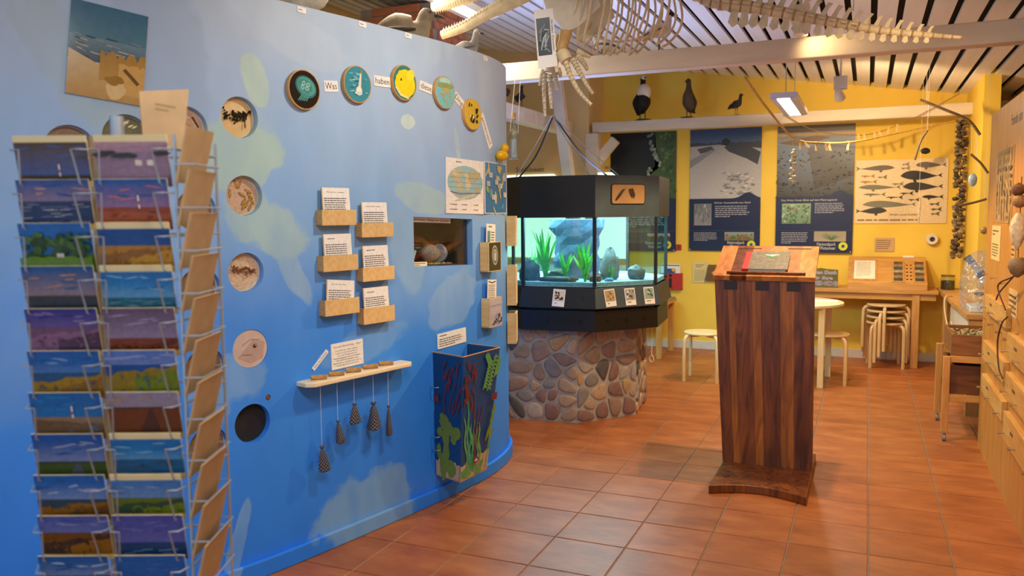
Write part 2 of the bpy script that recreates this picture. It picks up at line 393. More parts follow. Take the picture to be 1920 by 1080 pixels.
# ---- roof beams and braces
BEAM = mat('whitewashed_timber', 'DCCDB6', .6, .10, 5, stretch=(.4, 2, 2), bump=.15)
n_trim = [0]
def beam(a, b, wy, hz, label=None):
    n_trim[0] += 1; a, b = np.array(a, float), np.array(b, float); t = b-a; L_ = np.linalg.norm(t); t /= L_
    s_ = np.cross(t, (0, 0, 1.0)); s_ = s_/np.linalg.norm(s_) if np.linalg.norm(s_) > .05 else np.array([1.0, 0, 0]); u = np.cross(s_, t)
    return struct(MB(Frame((a+b)/2, t, s_, u)).box((0, 0, 0), (L_, wy, hz)).obj('trim_%d' % n_trim[0], BEAM, bevel=.008))
beam((-4.6, 1.50, 2.475), (1.30, 1.50, 2.475), .12, .125)           # near tie beam
beam((-2.80, 4.80, 2.425), (1.30, 4.80, 2.425), .12, .11)           # far tie beam
beam((-3.05, 1.58, 2.42), (-3.05, 4.66, 2.42), .12, .14)            # beam running back, carries small birds
pa, pb = ony(1166, 248, 4.8), ony(1098, 330, 4.8); d_ = (pb-pa)/np.linalg.norm(pb-pa); beam(pa+d_*.10, pb+d_*.18, .09, .10)  # brace under the far beam
beam((-2.78, 4.72, .0), (-2.78, 4.72, 2.36), .14, .14)              # post
pa, pb = ony(1043, 148, 3.9), ony(1066, 330, 3.9); d_ = (pb-pa)/np.linalg.norm(pb-pa); beam(pa-d_*.10, pb+d_*1.2, .10, .11)  # leaning post
beam((1.16, 1.36, 2.09), (1.16, 1.36, 2.70), .12, .12)              # short post at the right end

# ---- brick chimney behind the blue wall
CX, CY = -3.71, 2.55
CH = struct(MB().box((CX, CY, 1.62), (.70, .60, 3.24)).obj('wall_chimney', mat('mortar', '9A8F80', .9)))
BR = mat('brick', 'C87A4C', .8, .22, 14, bump=.3, objrand=.35)
bme = MB().box((0, 0, 0), (.225, .012, .062)).mesh('brick'); bme.materials.append(BR)
bme2 = MB().box((0, 0, 0), (.012, .225, .062)).mesh('brick'); bme2.materials.append(BR)
for r_ in range(0, 16):
    z = 2.10+r_*.074
    for q in range(-2, 3):
        x = CX+q*.238+(.119 if r_ % 2 else 0)
        if CX-.35 < x-.05 and x+.05 < CX+.35:
            lo, hi = max(CX-.35, x-.1125), min(CX+.35, x+.1125)
            o = bpy.data.objects.new('brick', bme); COL.objects.link(o); o.parent = CH; o.scale.x = (hi-lo)/.225
            o.location = ((lo+hi)/2-CX, -.303, z-CH['base'][2])
        y = CY+q*.238+(0 if r_ % 2 else .119)
        if CY-.30 < y-.05 and y+.05 < CY+.30:
            lo, hi = max(CY-.30, y-.1125), min(CY+.30, y+.1125)
            o = bpy.data.objects.new('brick', bme2); COL.objects.link(o); o.parent = CH; o.scale.y = (hi-lo)/.225
            o.location = (.353, (lo+hi)/2-CY, z-CH['base'][2])

# ---- curved blue wall with portholes and a niche cut through
def mural():
    m, nt, b = newmat('mural_blue'); N, L = nt.nodes, nt.links
    g = N.new('ShaderNodeNewGeometry'); sp = N.new('ShaderNodeSeparateXYZ'); L.new(g.outputs['Position'], sp.inputs[0])
    def M(op, a, c=None, d=None):
        n = N.new('ShaderNodeMath'); n.operation = op
        for i, v in enumerate((a, c, d)):
            if v is None: continue
            if isinstance(v, (int, float)): n.inputs[i].default_value = v
            else: L.new(v, n.inputs[i])
        return n.outputs[0]
    def noise(sc, st, det=6):
        mp = N.new('ShaderNodeMapping'); mp.inputs['Scale'].default_value = st; L.new(g.outputs['Position'], mp.inputs[0])
        n = N.new('ShaderNodeTexNoise'); n.inputs['Scale'].default_value = sc; n.inputs['Detail'].default_value = det; L.new(mp.outputs[0], n.inputs['Vector']); return n.outputs[0]
    n1 = noise(1.6, (1, 1, 1)); n2 = noise(9, (1, 1.0, .4), 9); n3 = noise(4.5, (1, .6, 1.4), 9)
    zz = M('MULTIPLY_ADD', n1, .9, M('ADD', sp.outputs[2], -.45))
    rp = N.new('ShaderNodeValToRGB'); L.new(M('DIVIDE', zz, 2.4), rp.inputs[0]); e = rp.color_ramp.elements
    e[0].position = 0.0; e[0].color = lin('1E80F4')+(1,); e[1].position = 1.0; e[1].color = lin('B4C6DA')+(1,)
    e.new(.35).color = lin('388EF2')+(1,); e.new(.62).color = lin('84B2E4')+(1,)
    col = rp.outputs[0]
    def mix(fac, c):
        nonlocal col
        mx = N.new('ShaderNodeMix'); mx.data_type = 'RGBA'; L.new(fac, mx.inputs['Factor']); L.new(col, mx.inputs['A']); mx.inputs['B'].default_value = lin(c)+(1,); col = mx.outputs['Result']
    br = M('MULTIPLY_ADD', n2, .9, -.25)
    # painted swirls: (pixel centre, radii in metres, turn, strength, colour)
    P = [((440, 285), .21, .15, .4, .75, 'A9C9C4'), ((478, 150), .06, .10, .2, .8, 'B5D0C4'), ((500, 425), .20, .12, -.5, .75, 'A2C4CC'), ((545, 500), .05, .20, .5, .5, '9CC0D4'),
         ((800, 375), .22, .07, -.2, .6, 'A8C8CC'), ((760, 470), .10, .22, .3, .45, '93BCDC'), ((765, 228), .045, .03, 0, .9, 'C4D8D4'), ((858, 275), .02, .12, .2, .7, 'B5D0CC'),
         ((850, 560), .24, .14, .5, .45, '8EB8E2'), ((690, 962), .30, .20, 0, .75, '6EA4DA'), ((430, 720), .16, .12, .3, .45, '86B4DC'), ((445, 1020), .03, .16, -.3, .7, '74AAE2'),
         ((545, 60), .30, .10, -.3, .45, 'B7CBDF'), ((140, 120), .10, .22, .5, .45, 'A3BCC4'), ((235, 220), .12, .10, 0, .45, 'A3BCC4'), ((640, 300), .26, .10, .5, .30, '98B8DE'), ((700, 640), .25, .09, .2, .35, '7FB0E0'),
         ((300, 130), .2, .3, .2, .25, '8FA6C4'), ((860, 180), .2, .3, .2, .3, '9DB4D8')]
    for (px, rx, rz, rot, stg, c) in P:
        p, t, nn = hit(*px); dy = M('ADD', sp.outputs[1], -p[1]); dz = M('ADD', sp.outputs[2], -p[2]); cr, sr = math.cos(rot), math.sin(rot)
        u = M('DIVIDE', M('ADD', M('MULTIPLY', dy, cr), M('MULTIPLY', dz, sr)), rx); v = M('DIVIDE', M('SUBTRACT', M('MULTIPLY', dz, cr), M('MULTIPLY', dy, sr)), rz)
        d = M('ADD', M('ADD', M('MULTIPLY', u, u), M('MULTIPLY', v, v)), M('ADD', M('MULTIPLY_ADD', n3, 2.6, -1.3), M('MULTIPLY_ADD', n2, 1.6, -.8)))
        mr = N.new('ShaderNodeMapRange'); mr.interpolation_type = 'SMOOTHSTEP'; L.new(d, mr.inputs[0]); mr.inputs[1].default_value = 1.25; mr.inputs[2].default_value = .85; mr.inputs[3].default_value = 0; mr.inputs[4].default_value = stg
        f = M('MULTIPLY', mr.outputs[0], M('MULTIPLY_ADD', n2, 1.5, .45)); n = N.new('ShaderNodeClamp'); L.new(f, n.inputs[0]); mix(n.outputs[0], c)
    hs = N.new('ShaderNodeHueSaturation'); L.new(M('MULTIPLY_ADD', n2, .22, .89), hs.inputs['Value']); L.new(col, hs.inputs['Color'])
    L.new(hs.outputs[0], b.inputs['Base Color']); b.inputs['Roughness'].default_value = .55
    bp = N.new('ShaderNodeBump'); bp.inputs['Strength'].default_value = .10; L.new(n2, bp.inputs['Height']); L.new(bp.outputs[0], b.inputs['Normal']); return m
MURAL = mural()
HW = 2.385
def ribbon(o0, o1, z0, z1):
    """solid following the wall's plan between two offsets from its face"""
    m_ = MB(); n = len(WP); V = []
    for o_ in (o0, o1):
        for z in (z0, z1): V += [(*(WP[i]+NW[i]*o_), z) for i in range(n)]
    F = []
    for i in range(n-1):
        a, b_, c, d = i, n+i, 2*n+i, 3*n+i; F += [(a, a+1, b_+1, b_), (c, d, d+1, c+1), (b_, b_+1, d+1, d), (a, c, c+1, a+1)]
    F += [(0, n, 3*n, 2*n), (n-1, 3*n-1, 4*n-1, 2*n-1)]; F[-1] = (n-1, 3*n-1, 4*n-1, 2*n-1)
    return m_.add(V, F)
wl = ribbon(0, -.09, 0, HW).obj('wall_left', MURAL)
HOLES = [((450, 220), .081), ((459, 367), .080), ((462, 511), .080), ((470, 654), .079), ((474, 794), .081),
         ((350, 240), .082), ((368, 395), .080), ((376, 540), .080), ((386, 690), .080), ((392, 838), .080), ((238, 258), .083), ((132, 280), .084)]
SMALL = [((398, 662), .013), ((402, 810), .014), ((503, 745), .012)]
cut = MB()
for (p, r_) in HOLES+SMALL:
    h_, t_, n_ = hit(*p); fr = Frame(h_, t_, (0, 0, 1), n_); cut.fr = fr
    cut.prism([(r_*math.cos(a*math.pi/24), r_*math.sin(a*math.pi/24)) for a in range(48)], -.14, .05)
na, nb = hit(776, 455)[0], hit(886, 455)[0]; nz0, nz1 = hit(830, 499)[2-2][2], hit(830, 409)[0][2]
tn = (nb-na)/np.linalg.norm(nb-na); nf = Frame((na+nb)/2*np.array([1, 1, 0]), tn, (0, 0, 1), (tn[1], -tn[0], 0)); NWID = np.linalg.norm(nb-na)
cut.fr = nf; cut.box((0, (nz0+nz1)/2, -.03), (NWID, nz1-nz0, .26))
cm = bpy.data.objects.new('cut', cut.mesh('cut')); COL.objects.link(cm)
mod = wl.modifiers.new('cut', 'BOOLEAN'); mod.object = cm; mod.operation = 'DIFFERENCE'; mod.solver = 'EXACT'
bpy.context.view_layer.update()
nm = bpy.data.meshes.new_from_object(wl.evaluated_get(bpy.context.evaluated_depsgraph_get()))
wl.modifiers.clear(); wl.data = nm; bpy.data.objects.remove(cm); struct(wl)
struct(ribbon(.022, 0.0, 0, .075).obj('baseboard_left', MURAL, bevel=.006))
# ================================================================== THINGS ON THE BLUE WALL
PLY = wood('birch_ply', 'D9AE6C', 'E6C48A', 'X', 8, .5); PLYE = wood('ply_edge', 'B98A4E', 'D0A468', 'X', 20, .6)
WHITE = mat('paper_white', 'F1EEE8', .6, .02); BLACKP = mat('black_paint', '14110F', .45, .1)
def circ(r_, n=40): return [(r_*math.cos(2*math.pi*k/n), r_*math.sin(2*math.pi*k/n)) for k in range(n)]
def art_porthole(a, kind, r):
    rr = random.Random(kind)
    if kind == 'weed':
        a.ell(0, 0, r, r, 'E3BE86', n=36); a.ell(-.1*r, .45*r, .6*r, .3*r, 'EBCB98')
        for k in range(70): x, y = rr.uniform(-.72, .8)*r, rr.gauss(.12, .17)*r; a.ell(x, y, rr.uniform(.03, .12)*r, rr.uniform(.03, .10)*r, rr.choice(['1E1A10', '2B2414', '3A3018']), rr.uniform(0, 3), 7, .3)
        a.ell(.42*r, -.35*r, .05*r, .18*r, '6A5430')
    elif kind == 'eggs':
        a.ell(0, 0, r, r, 'C9A98E', n=36)
        for (x, y, t) in ((-.3, .6, 1.9), (-.08, .58, 1.2), (-.66, .12, 1.6), (.42, .25, 2.7), (.52, 0, 2.4), (.6, -.25, 2.3), (.05, .05, 2.6), (.12, -.32, .9), (.3, -.45, 1.0), (.5, -.6, 1.05), (.15, -.55, .9)):
            a.ell(x*r, y*r, .25*r, .075*r, '7A5220', t, 12); a.ell(x*r, y*r, .20*r, .045*r, 'C08E3C', t, 12)
    elif kind == 'worm':
        a.ell(0, 0, r, r, 'DCBE9C', n=36)
        for k in range(60): x, y = rr.uniform(-.7, .7)*r, rr.uniform(-.75, .6)*r; a.ell(x, y, .02*r, .02*r, '8A5A3A', 0, 5)
        for k in range(60): t = rr.uniform(-.85, .75); a.ell(t*r*.9, (.25-.22*(t+.85)/1.6+rr.gauss(0, .07))*r, rr.uniform(.04, .1)*r, rr.uniform(.03, .08)*r, rr.choice(['6A4026', '7E5234', '8F6444']), rr.uniform(0, 3), 7, .3)
    elif kind == 'fish':
        a.ell(0, 0, r, r, 'CDB6AC', n=36); a.poly([(-.8*r, -.45*r), (.2*r, .5*r), (.9*r, .3*r), (.75*r, -.6*r), (0, -.85*r)], 'BBA096'); a.line([(-.5*r, .2*r), (0, .5*r), (.6*r, .45*r)], .04*r, '8E766C')
        a.ell(.28*r, .12*r, .2*r, .17*r, 'A89488'); a.ell(.28*r, .12*r, .1*r, .1*r, '2A2422'); a.ell(.31*r, .15*r, .03*r, .03*r, 'E8E4E0'); a.line([(-.5*r, -.3*r), (.1*r, -.35*r)], .05*r, '8A7068')
    elif kind == 'shell':
        a.ell(0, 0, r, r, 'CFA78C', n=36)
        for k in range(8): a.line([(-.7*r+.1*k*r, -.6*r+.05*k*r), (-.2*r+.08*k*r, .2*r), (.5*r, .55*r-.1*k*r)], .03*r, 'A87858')
        a.line([(.45*r, .6*r), (.75*r, .1*r)], .08*r, '4A2E20')
    elif kind == 'glint':
        a.ell(0, 0, r, r, '6E6A4C', n=36)
        for k in range(10): a.ell(rr.uniform(-.5, .5)*r, rr.uniform(0, .8)*r, .16*r, .04*r, 'F0E2B0', .5, 8, .3)
    else:
        a.ell(0, 0, r, r, '8A6A50', n=36); a.ell(0, .2*r, .6*r, .4*r, '5A3E2A', .3, 14, .2)
PK = ['weed', 'eggs', 'worm', 'fish', None, 'shell', 'mussel', 'crab', 'sand', 'stone', 'glint', 'dark']
PLAB = ['round porthole picture of black seaweed on orange sand', 'round porthole picture of golden seed-like egg cases on pinkish sand', 'round porthole picture of a brown worm tube on speckled sand',
        'round porthole picture of a pale fish head with one eye', None, 'round porthole picture of a pinkish shell beside the tall brown card', 'round porthole picture mostly hidden behind cards, second below the pinkish shell picture',
        'round porthole picture hidden behind brown cards, level with the worm tube picture', 'round porthole picture hidden behind brown cards, level with the fish head picture', 'round porthole picture hidden behind brown cards, level with the open dark porthole',
        'round porthole picture of bright glints on olive, peeping over the card rack', 'dark round porthole picture just peeping over the top left postcard']
for ((px, r_), k, lb) in zip(HOLES, PK, PLAB):
    fr = wallframe(*px)
    if k is None:
        t_ = thing('porthole_box', fr((0, -r_, -.2)), 'open round porthole showing a dark hollow with grey blades', 'porthole')
        MB(fr).lathe([(r_-.002, -.24), (r_-.001, -.03)], 40).obj('shade_cup', mat('hollow', '1B1A1C', .8), t_)  # black cup added behind the hole; its colour stands in for shade
        for q in range(4): a_ = q*math.pi/2+.5; MB(fr.turned(a_)).add([(0, 0, -.14), (.07, -.03, -.11), (.07, .03, -.17), (0, .03, -.15)], [(0, 1, 2, 3)]).obj('blade', mat('rubber_grey', '3C4044', .5), t_)
        continue
    dep = -.004 if k == 'fish' else -.03
    t_ = thing('porthole_picture', fr((0, -r_, dep)), lb, 'picture')
    MB(fr).prism(circ(r_-.0015), dep-.012, dep).obj('disc', mat('disc_white', 'D8D0C0', .5), t_)
    a = Art(fr, dep+.0003); art_porthole(a, k, r_*.94); a.obj('print', GLOSSY if k in ('weed', 'fish') else PHOTO, t_)
for (px, r_), c, lb in zip(SMALL, ('2B4C8C', 'A98A5A', '7A4A30'), ('small blue peg stuck in the blue wall beside brown cards', 'small tan peg stuck in the blue wall beside brown cards', 'small reddish brown peg stuck above the dark porthole')):
    tag(MB(wallframe(*px)).lathe([(r_-.001, -.05), (r_-.001, -.004), (r_*.7, .002)], 16).obj('wall_peg', mat('peg_'+c, c, .5)), lb, 'peg')

# ---- wooden picture discs and word cards of the riddle
def word_disc(px, r_, kind, lb):
    fr = wallframe(*px, .02); t_ = thing('picture_disc', fr((0, -r_, -.02)), lb, 'picture disc', 'wooden riddle discs')
    MB(fr).prism(circ(r_, 48), -.018, 0).obj('wooden_disc', wood('disc_wood', 'C98F4A', 'DDAA62', 'Z', 10), t_)
    a = Art(fr, .0003); q = r_*.95; rr = random.Random(kind)
    if kind == 'jelly':
        a.ell(0, 0, q, q, '2A221C', n=40); a.ell(.1*q, .15*q, .72*q, .55*q, '3E7C78', -.4, 24); a.ell(.12*q, .17*q, .62*q, .45*q, '5CA49C', -.4, 24); a.ell(.05*q, .2*q, .5*q, .33*q, '4A8E88', -.4, 24)
        for k in range(4): a.ell(.05*q+.22*q*math.cos(k*1.57+.5), .2*q+.15*q*math.sin(k*1.57+.5), .14*q, .11*q, 'A8D8CC', k, 12); a.ell(.05*q+.22*q*math.cos(k*1.57+.5), .2*q+.15*q*math.sin(k*1.57+.5), .09*q, .07*q, '5CA49C', k, 12)
        for k in range(5): a.line([(-.1*q+.1*k*q, -.05*q), (-.25*q+.12*k*q, -.35*q), (-.45*q+.13*k*q, -.6*q)], .07*q, '58A098')
    elif kind == 'bottle':
        a.ell(0, 0, q, q, '3E8E9E', n=40)
        for k in range(22): x, y = rr.uniform(-.8, .8)*q, rr.uniform(-.7, .75)*q; a.ell(x*.8, y*.8, rr.uniform(.15, .4)*q*.6, .04*q, rr.choice(['6CB4BE', '2C7688', '88C4CC']), rr.uniform(-.2, .2), 9)
        a.line([(.06*q, -.35*q), (.2*q, .65*q)], [.26*q, .12*q], 'DCD8C0'); a.ell(.04*q, -.38*q, .24*q, .26*q, 'E8E4D4'); a.ell(0, -.5*q, .3*q, .10*q, 'C8DCD8'); a.line([(.21*q, .6*q), (.23*q, .8*q)], .1*q, 'B88A50')
    elif kind == 'duck':
        a.ell(0, 0, q, q, '3F7F74', n=40); a.ell(.05*q, -.05*q, .88*q, .82*q, 'F2D81E', 0, 26, .05); a.ell(.5*q, .5*q, .4*q, .3*q, 'F6E23C', .6); a.ell(-.32*q, .15*q, .06*q, .09*q, '2A2410'); a.line([(-.8*q, -.3*q), (-.4*q, -.75*q), (.3*q, -.9*q)], .12*q, 'E8E0B0')
    elif kind == 'coast':
        a.ell(0, 0, q, q, '7CBCC0', n=40); a.ell(0, .72*q, .6*q, .2*q, 'A8D0CC'); a.ell(0, .4*q, .85*q, .2*q, '8FA05C', 0, 20, .15)
        for k in range(9): a.ell(rr.uniform(-.5, .4)*q, rr.uniform(-.55, .2)*q, .3*q, .07*q, rr.choice(['B4A468', 'A8B080', 'C0AA70']), rr.uniform(-.5, .1), 10, .2)
    else:
        a.ell(0, 0, q, q, 'D9B53C', n=40)
        for k in range(16): x, y = rr.uniform(-.55, .55)*q, rr.uniform(-.6, .65)*q; a.ell(x, y, rr.uniform(.1, .22)*q, rr.uniform(.08, .15)*q, rr.choice(['20201C', '2C3848', 'F0DC90', '14140F']), rr.uniform(0, 3), 8, .3)
    a.obj('print', GLOSSY, t_)
for px, r_, k, lb in (((571, 168), .083, 'jelly', 'wooden disc with a pale green jellyfish on dark ground'), ((671, 158), .083, 'bottle', 'wooden disc with a message bottle floating in the sea'),
                      ((759, 155), .084, 'duck', 'wooden disc with a bright yellow bath duck'), ((835, 173), .083, 'coast', 'wooden disc with a turquoise shore and green weed'), ((887, 214), .083, 'oil', 'wooden disc with black and yellow patches')):
    word_disc(px, r_, k, lb)
def placard(name, px, w_, h, rot, label, cat, build, group=None, t=.003, m=None, off=0.0, lean=0.0):
    fr = wallframe(*px, off).turned(rot)
    if lean: fr = fr.leaned(lean)
    t_ = thing(name, fr((0, -h/2, 0)), label, cat, group); MB(fr).box((0, 0, t/2), (w_, h, t)).obj('card', m or WHITE, t_)
    a = Art(fr, t+.0003); a.rect(-w_*.495, -h*.495, w_*.495, h*.495, 'F1EEE8'); build(a, w_, h); a.obj('print', PRINT, t_); return t_
for px, tx, w_, rot in (((620, 162), 'Was', .078, .10), ((716, 153), 'haben', .108, .02), ((798, 164), 'diese', .094, -.14), ((861, 190), 'Dinge', .110, -.55), ((911, 246), 'gemeinsam?', .205, -.98)):
    placard('word_card', px, w_, .048, rot, 'small white word card reading %s on the blue wall' % tx, 'word card', lambda a, w, h: a.text(tx, 0, 0, h*.86, '17171A', width=w*.84), 'riddle word cards')
for px, lb in (((565, 19), 'by the brown fur'), ((679, 46), 'under the chimney corner'), ((765, 67), 'above the yellow duck disc'), ((910, 110), 'under the grey gull')):
    placard('name_tag', px, .045, .024, -.06, 'tiny white name tag on the blue wall, '+lb, 'tag', lambda a, w, h: a.para(-w*.36, -h*.2, w*.36, h*.25, 1, '7A6A48'), 'bird name tags')

# ---- large glossy beach photograph
tl, tr, bl, br = hit(124, -14)[0], hit(267, 38)[0], hit(131, 175)[0], hit(275, 201)[0]
pw = (np.linalg.norm(tr-tl)+np.linalg.norm(br-bl))/2; ph = (np.linalg.norm(tl-bl)+np.linalg.norm(tr-br))/2
fr = wallframe(200, 100); fr = Frame((tl+tr+bl+br)/4+fr.z*.004, (br-bl)/np.linalg.norm(br-bl), (0, 0, 1), fr.z); fr.y = np.cross(fr.z, fr.x)
t_ = thing('beach_photograph', fr((0, -ph/2, 0)), 'large glossy photograph of beach, surf and sand dune', 'photograph')
MB(fr).box((0, 0, .001), (pw, ph, .002)).obj('sheet', WHITE, t_)
a = Art(fr, .0023); a.rect(-pw/2, -.06*ph, pw/2, ph/2, '5A8490', '3A6C86'); a.rect(-pw/2, -.12*ph, pw/2, .14*ph, '4A5C64', '6A8894')
for k in range(26): x = R.uniform(-.45, .3)*pw; y = R.uniform(-.08, .16)*ph; a.line([(x, y), (x+R.uniform(.05, .16)*pw, y-.01*ph)], .012*ph, R.choice(['B8B4A4', '8A9498', '3C4C54']))
a.poly([(-pw/2, -.02*ph), (-.1*pw, -.14*ph), (pw/2, -.22*ph), (pw/2, -ph/2), (-pw/2, -ph/2)], ['CDBB98', 'C9AC78', 'C09A5C', 'B48C50', 'B8935C'])
a.ridge(-.1*pw, pw/2, -.3*ph, .0*ph, 'B78E4C', .05*ph, 16, top='A8803E'); a.ridge(.15*pw, pw/2, -.42*ph, -.1*ph, 'CBA05A', .03*ph, 10)
a.line([(.22*pw, -.14*ph), (.42*pw, -.28*ph)], .04*ph, '6A4E26'); a.ell(.12*pw, -.36*ph, .13*pw, .12*ph, 'D8BC84', 0, 16, .15); a.ell(.1*pw, -.28*ph, .12*pw, .05*ph, '9A7434', 0, 14, .25)
a.obj('print', GLOSSY, t_)

# ---- two maps
def worldmap(a, w, h):
    a.para(-.25*w, .42*h, .25*w, .46*h, 1, '404040'); a.ell(0, .07*h, .47*w, .31*h, '9CC4C8', 0, 30)
    for x, y, rx, ry in ((-.22, .22, .14, .09), (-.16, .02, .07, .13), (.06, .06, .08, .12), (.05, .2, .1, .05), (.22, .2, .18, .1), (.33, -.05, .06, .05), (-.3, .24, .08, .05), (.0, -.2, .3, .025)): a.ell(x*w, y*h, rx*w, ry*h, R.choice(['C9BE94', 'D8CDA4', 'BDB88C']), R.uniform(-.4, .4), 14, .2)
    for k in range(-2, 3): a.line([(-.45*w*(1-.1*abs(k)), (.07+k*.09)*h), (.45*w*(1-.1*abs(k)), (.07+k*.09)*h)], .003*h, '6A7A80')
    a.line([(-.4*w, -.1*h), (-.15*w, -.14*h), (.1*w, -.12*h), (.42*w, -.10*h)], .012*h, 'A8424E'); a.ell(0, .07*h, .475*w, .315*h, 'F1EEE8', 0, 3) if False else None
    for k in range(3):
        for q in range(2): x = (-.42+.31*k)*w; a.line([(x, (-.33-.09*q)*h), (x+.05*w, (-.33-.09*q)*h)], .008*h, R.choice(['A8424E', '46688A', '4A4A4A'])); a.para(x+.06*w, (-.345-.09*q)*h, x+.24*w, (-.315-.09*q)*h, 1, '606060')
def oceanmap(a, w, h):
    a.rect(-.48*w, -.485*h, .48*w, .485*h, '1D6CA8', '2C80B8')
    for k in range(16): a.ell(R.uniform(-.4, .4)*w, R.uniform(-.45, .45)*h, R.uniform(.04, .12)*w, R.uniform(.02, .06)*h, R.choice(['C9B858', '8FB070', '4E9CC4', '3C8CBC', 'D8C880']), R.uniform(0, 3), 12, .3)
    a.line([(.0, .2*h), (.12*w, 0), (.2*w, -.2*h)], .05*w, 'C9B04C')
    for x, y in ((-.25, .25), (-.36, .08), (.0, .12), (.2, .05), (.35, .2), (-.15, -.18), (.38, -.12)): a.rect(x*w-.07*w, y*h-.045*h, x*w+.07*w, y*h+.045*h, 'E8ECEC'); a.para(x*w-.06*w, y*h-.04*h, x*w+.06*w, y*h+.04*h, 5, '50585C')
placard('world_map', (872, 350), wspan(838, 907, 350), wrise(872, 299, 401), -.02, 'white sheet with a round-cornered world map of ocean currents', 'map', worldmap)
placard('ocean_map', (929, 353), wspan(910, 947, 353), wrise(929, 306, 401), 0, 'blue map of the oceans with white text notes', 'map', oceanmap)

# ---- six ply holders with text cards
HOLD = [((637, 408), 70, 29, (643, 373), 'Plankton', 'top left, card headed Plankton'), ((640, 493), 71, 30, (644, 459), None, 'middle of the left column'), ((643, 575), 70, 30, (650, 545), 'Die Scholle', 'bottom of the left column, card tilted'),
        ((709, 431), 65, 27, (708, 400), 'Die Strandkrabbe', 'top of the right column'), ((711, 513), 65, 26, (709, 481), None, 'middle of the right column'), ((712, 590), 64, 30, (709, 559), None, 'bottom of the right column')]
for q, (c, pw_, ph_, kc, ti, lb) in enumerate(HOLD):
    off = .045; fr = wallframe(*c, off); w_ = wspan(c[0]-pw_/2, c[0]+pw_/2-6, c[1], off); h = wrise(c[0], c[1]-ph_/2, c[1]+ph_/2, off)
    t_ = thing('card_holder', fr((0, -h/2, -.02)), 'small birch ply card holder on the blue wall, '+lb.split(',')[0], 'holder', 'ply card holders')
    MB(fr).box((0, 0, -.002), (w_, h, .004)).obj('front_panel', PLY, t_, bevel=.001); MB(fr).box((0, -h/2+.002, -.024), (w_, .004, .040)).obj('bottom_panel', PLYE, t_)
    for s_ in (-1, 1): MB(fr).box((s_*(w_/2-.002), 0, -.024), (.004, h-.001, .040)).obj('side_panel', PLYE, t_)
    cw = w_*.80; ch = .118; top = hit(kc[0], kc[1]-21, .03)[0][2]; f2 = Frame(fr((0, 0, -.014)), fr.x, fr.y, fr.z).leaned(-.06).turned(-.10 if 'tilted' in lb else 0)
    f2 = f2.moved(0, top-f2.o[2]-ch/2, 0)
    t2 = thing('text_card', f2((0, -ch/2, 0)), 'white text card in ply holder, '+lb, 'text card', 'text cards in ply holders')
    MB(f2).box((0, 0, -.004), (cw, ch, .006)).obj('backing', PLY, t2); MB(f2).box((0, 0, -.0004), (cw*.985, ch*.985, .001)).obj('card', WHITE, t2)
    a = Art(f2, .0004); a.rect(-cw*.49, -ch*.49, cw*.49, ch*.49, 'F1EEE8'); (a.text(ti, -.16*cw, ch*.33, ch*.07, '1C1C1C', width=cw*.36), a.para(.06*cw, ch*.30, .42*cw, ch*.35, 1, '4A4A4A')) if ti else a.para(-cw*.36, ch*.29, cw*.36, ch*.36, 1, '2A2A2A'); a.para(-cw*.45, -ch*.42, cw*.45, ch*.14, 7, '4A4A4A'); a.obj('print', PRINT, t2)

# ---- niche with a beach find display behind glass
zc_ = (nz0+nz1)/2; nh = nz1-nz0
t_ = thing('display_niche', nf((0, nz0, -.2)), 'window niche in the blue wall with dark brown lining and glass', 'display case')
DK = mat('niche_lining', '4A3828', .8, .25, 12)
MB(nf).box((0, zc_, -.335), (NWID+.25, nh+.06, .01)).obj('back_panel', DK, t_); MB(nf).box((0, nz0-.006, -.225), (NWID+.25, .010, .21)).obj('floor_panel', DK, t_); MB(nf).box((0, nz1+.02, -.21), (NWID+.25, .010, .25)).obj('top_panel', DK, t_)
for s_ in (-1, 1):
    MB(nf).box((s_*(NWID/2+.13), zc_, -.225), (.01, nh+.04, .21)).obj('side_panel', DK, t_); MB(nf).box((s_*(NWID/2-.003), zc_, -.077), (.004, nh-.004, .08)).obj('jamb', DK, t_)
    MB(nf).box((0, zc_+s_*(nh/2-.003), -.077), (NWID-.01, .004, .08)).obj('ledge', DK, t_)
MB(nf).box((0, zc_, -.032), (NWID-.004, nh-.004, .003)).obj('glass_pane', glassmat('pane', (.95, .97, .97), .06), t_)
g_ = MB(nf); rr = random.Random(3)
for k in range(260): g_.ball((rr.uniform(-.5, .5)*(NWID-.05), nz0+.006, rr.uniform(-.30, -.10)), (rr.uniform(.004, .009),)*2+(.005,), 5, 3)
go = g_.obj('shell_grit', mat('grit', 'CDB486', .8, .3, 60)); tag(go, 'layer of pale shell grit on the niche floor', 'grit'); go['kind'] = 'stuff'
def netmat(name, c, s=160):
    m, nt, b = newmat(name); N, L = nt.nodes, nt.links; tc = N.new('ShaderNodeTexCoord'); v = N.new('ShaderNodeTexVoronoi'); v.inputs['Scale'].default_value = s; v.feature = 'DISTANCE_TO_EDGE'
    L.new(tc.outputs['Object'], v.inputs['Vector']); r = N.new('ShaderNodeValToRGB'); L.new(v.outputs[0], r.inputs[0]); r.color_ramp.elements[0].color = lin(c)+(1,); r.color_ramp.elements[1].color = lin('5A4A3A')+(1,); r.color_ramp.elements[1].position = .3
    L.new(r.outputs[0], b.inputs['Base Color']); b.inputs['Roughness'].default_value = .8; return m
NET = netmat('netting', 'B8AFA0')
rr = random.Random(5)
q = MB(nf).ball((.085, nz0+.062, -.17), (.062, .052, .05), 16, 10, jit=.05, rnd=rr); tag(q.obj('net_bundle', NET, smooth=True), 'round bundle of pale fishing net in the niche', 'net')
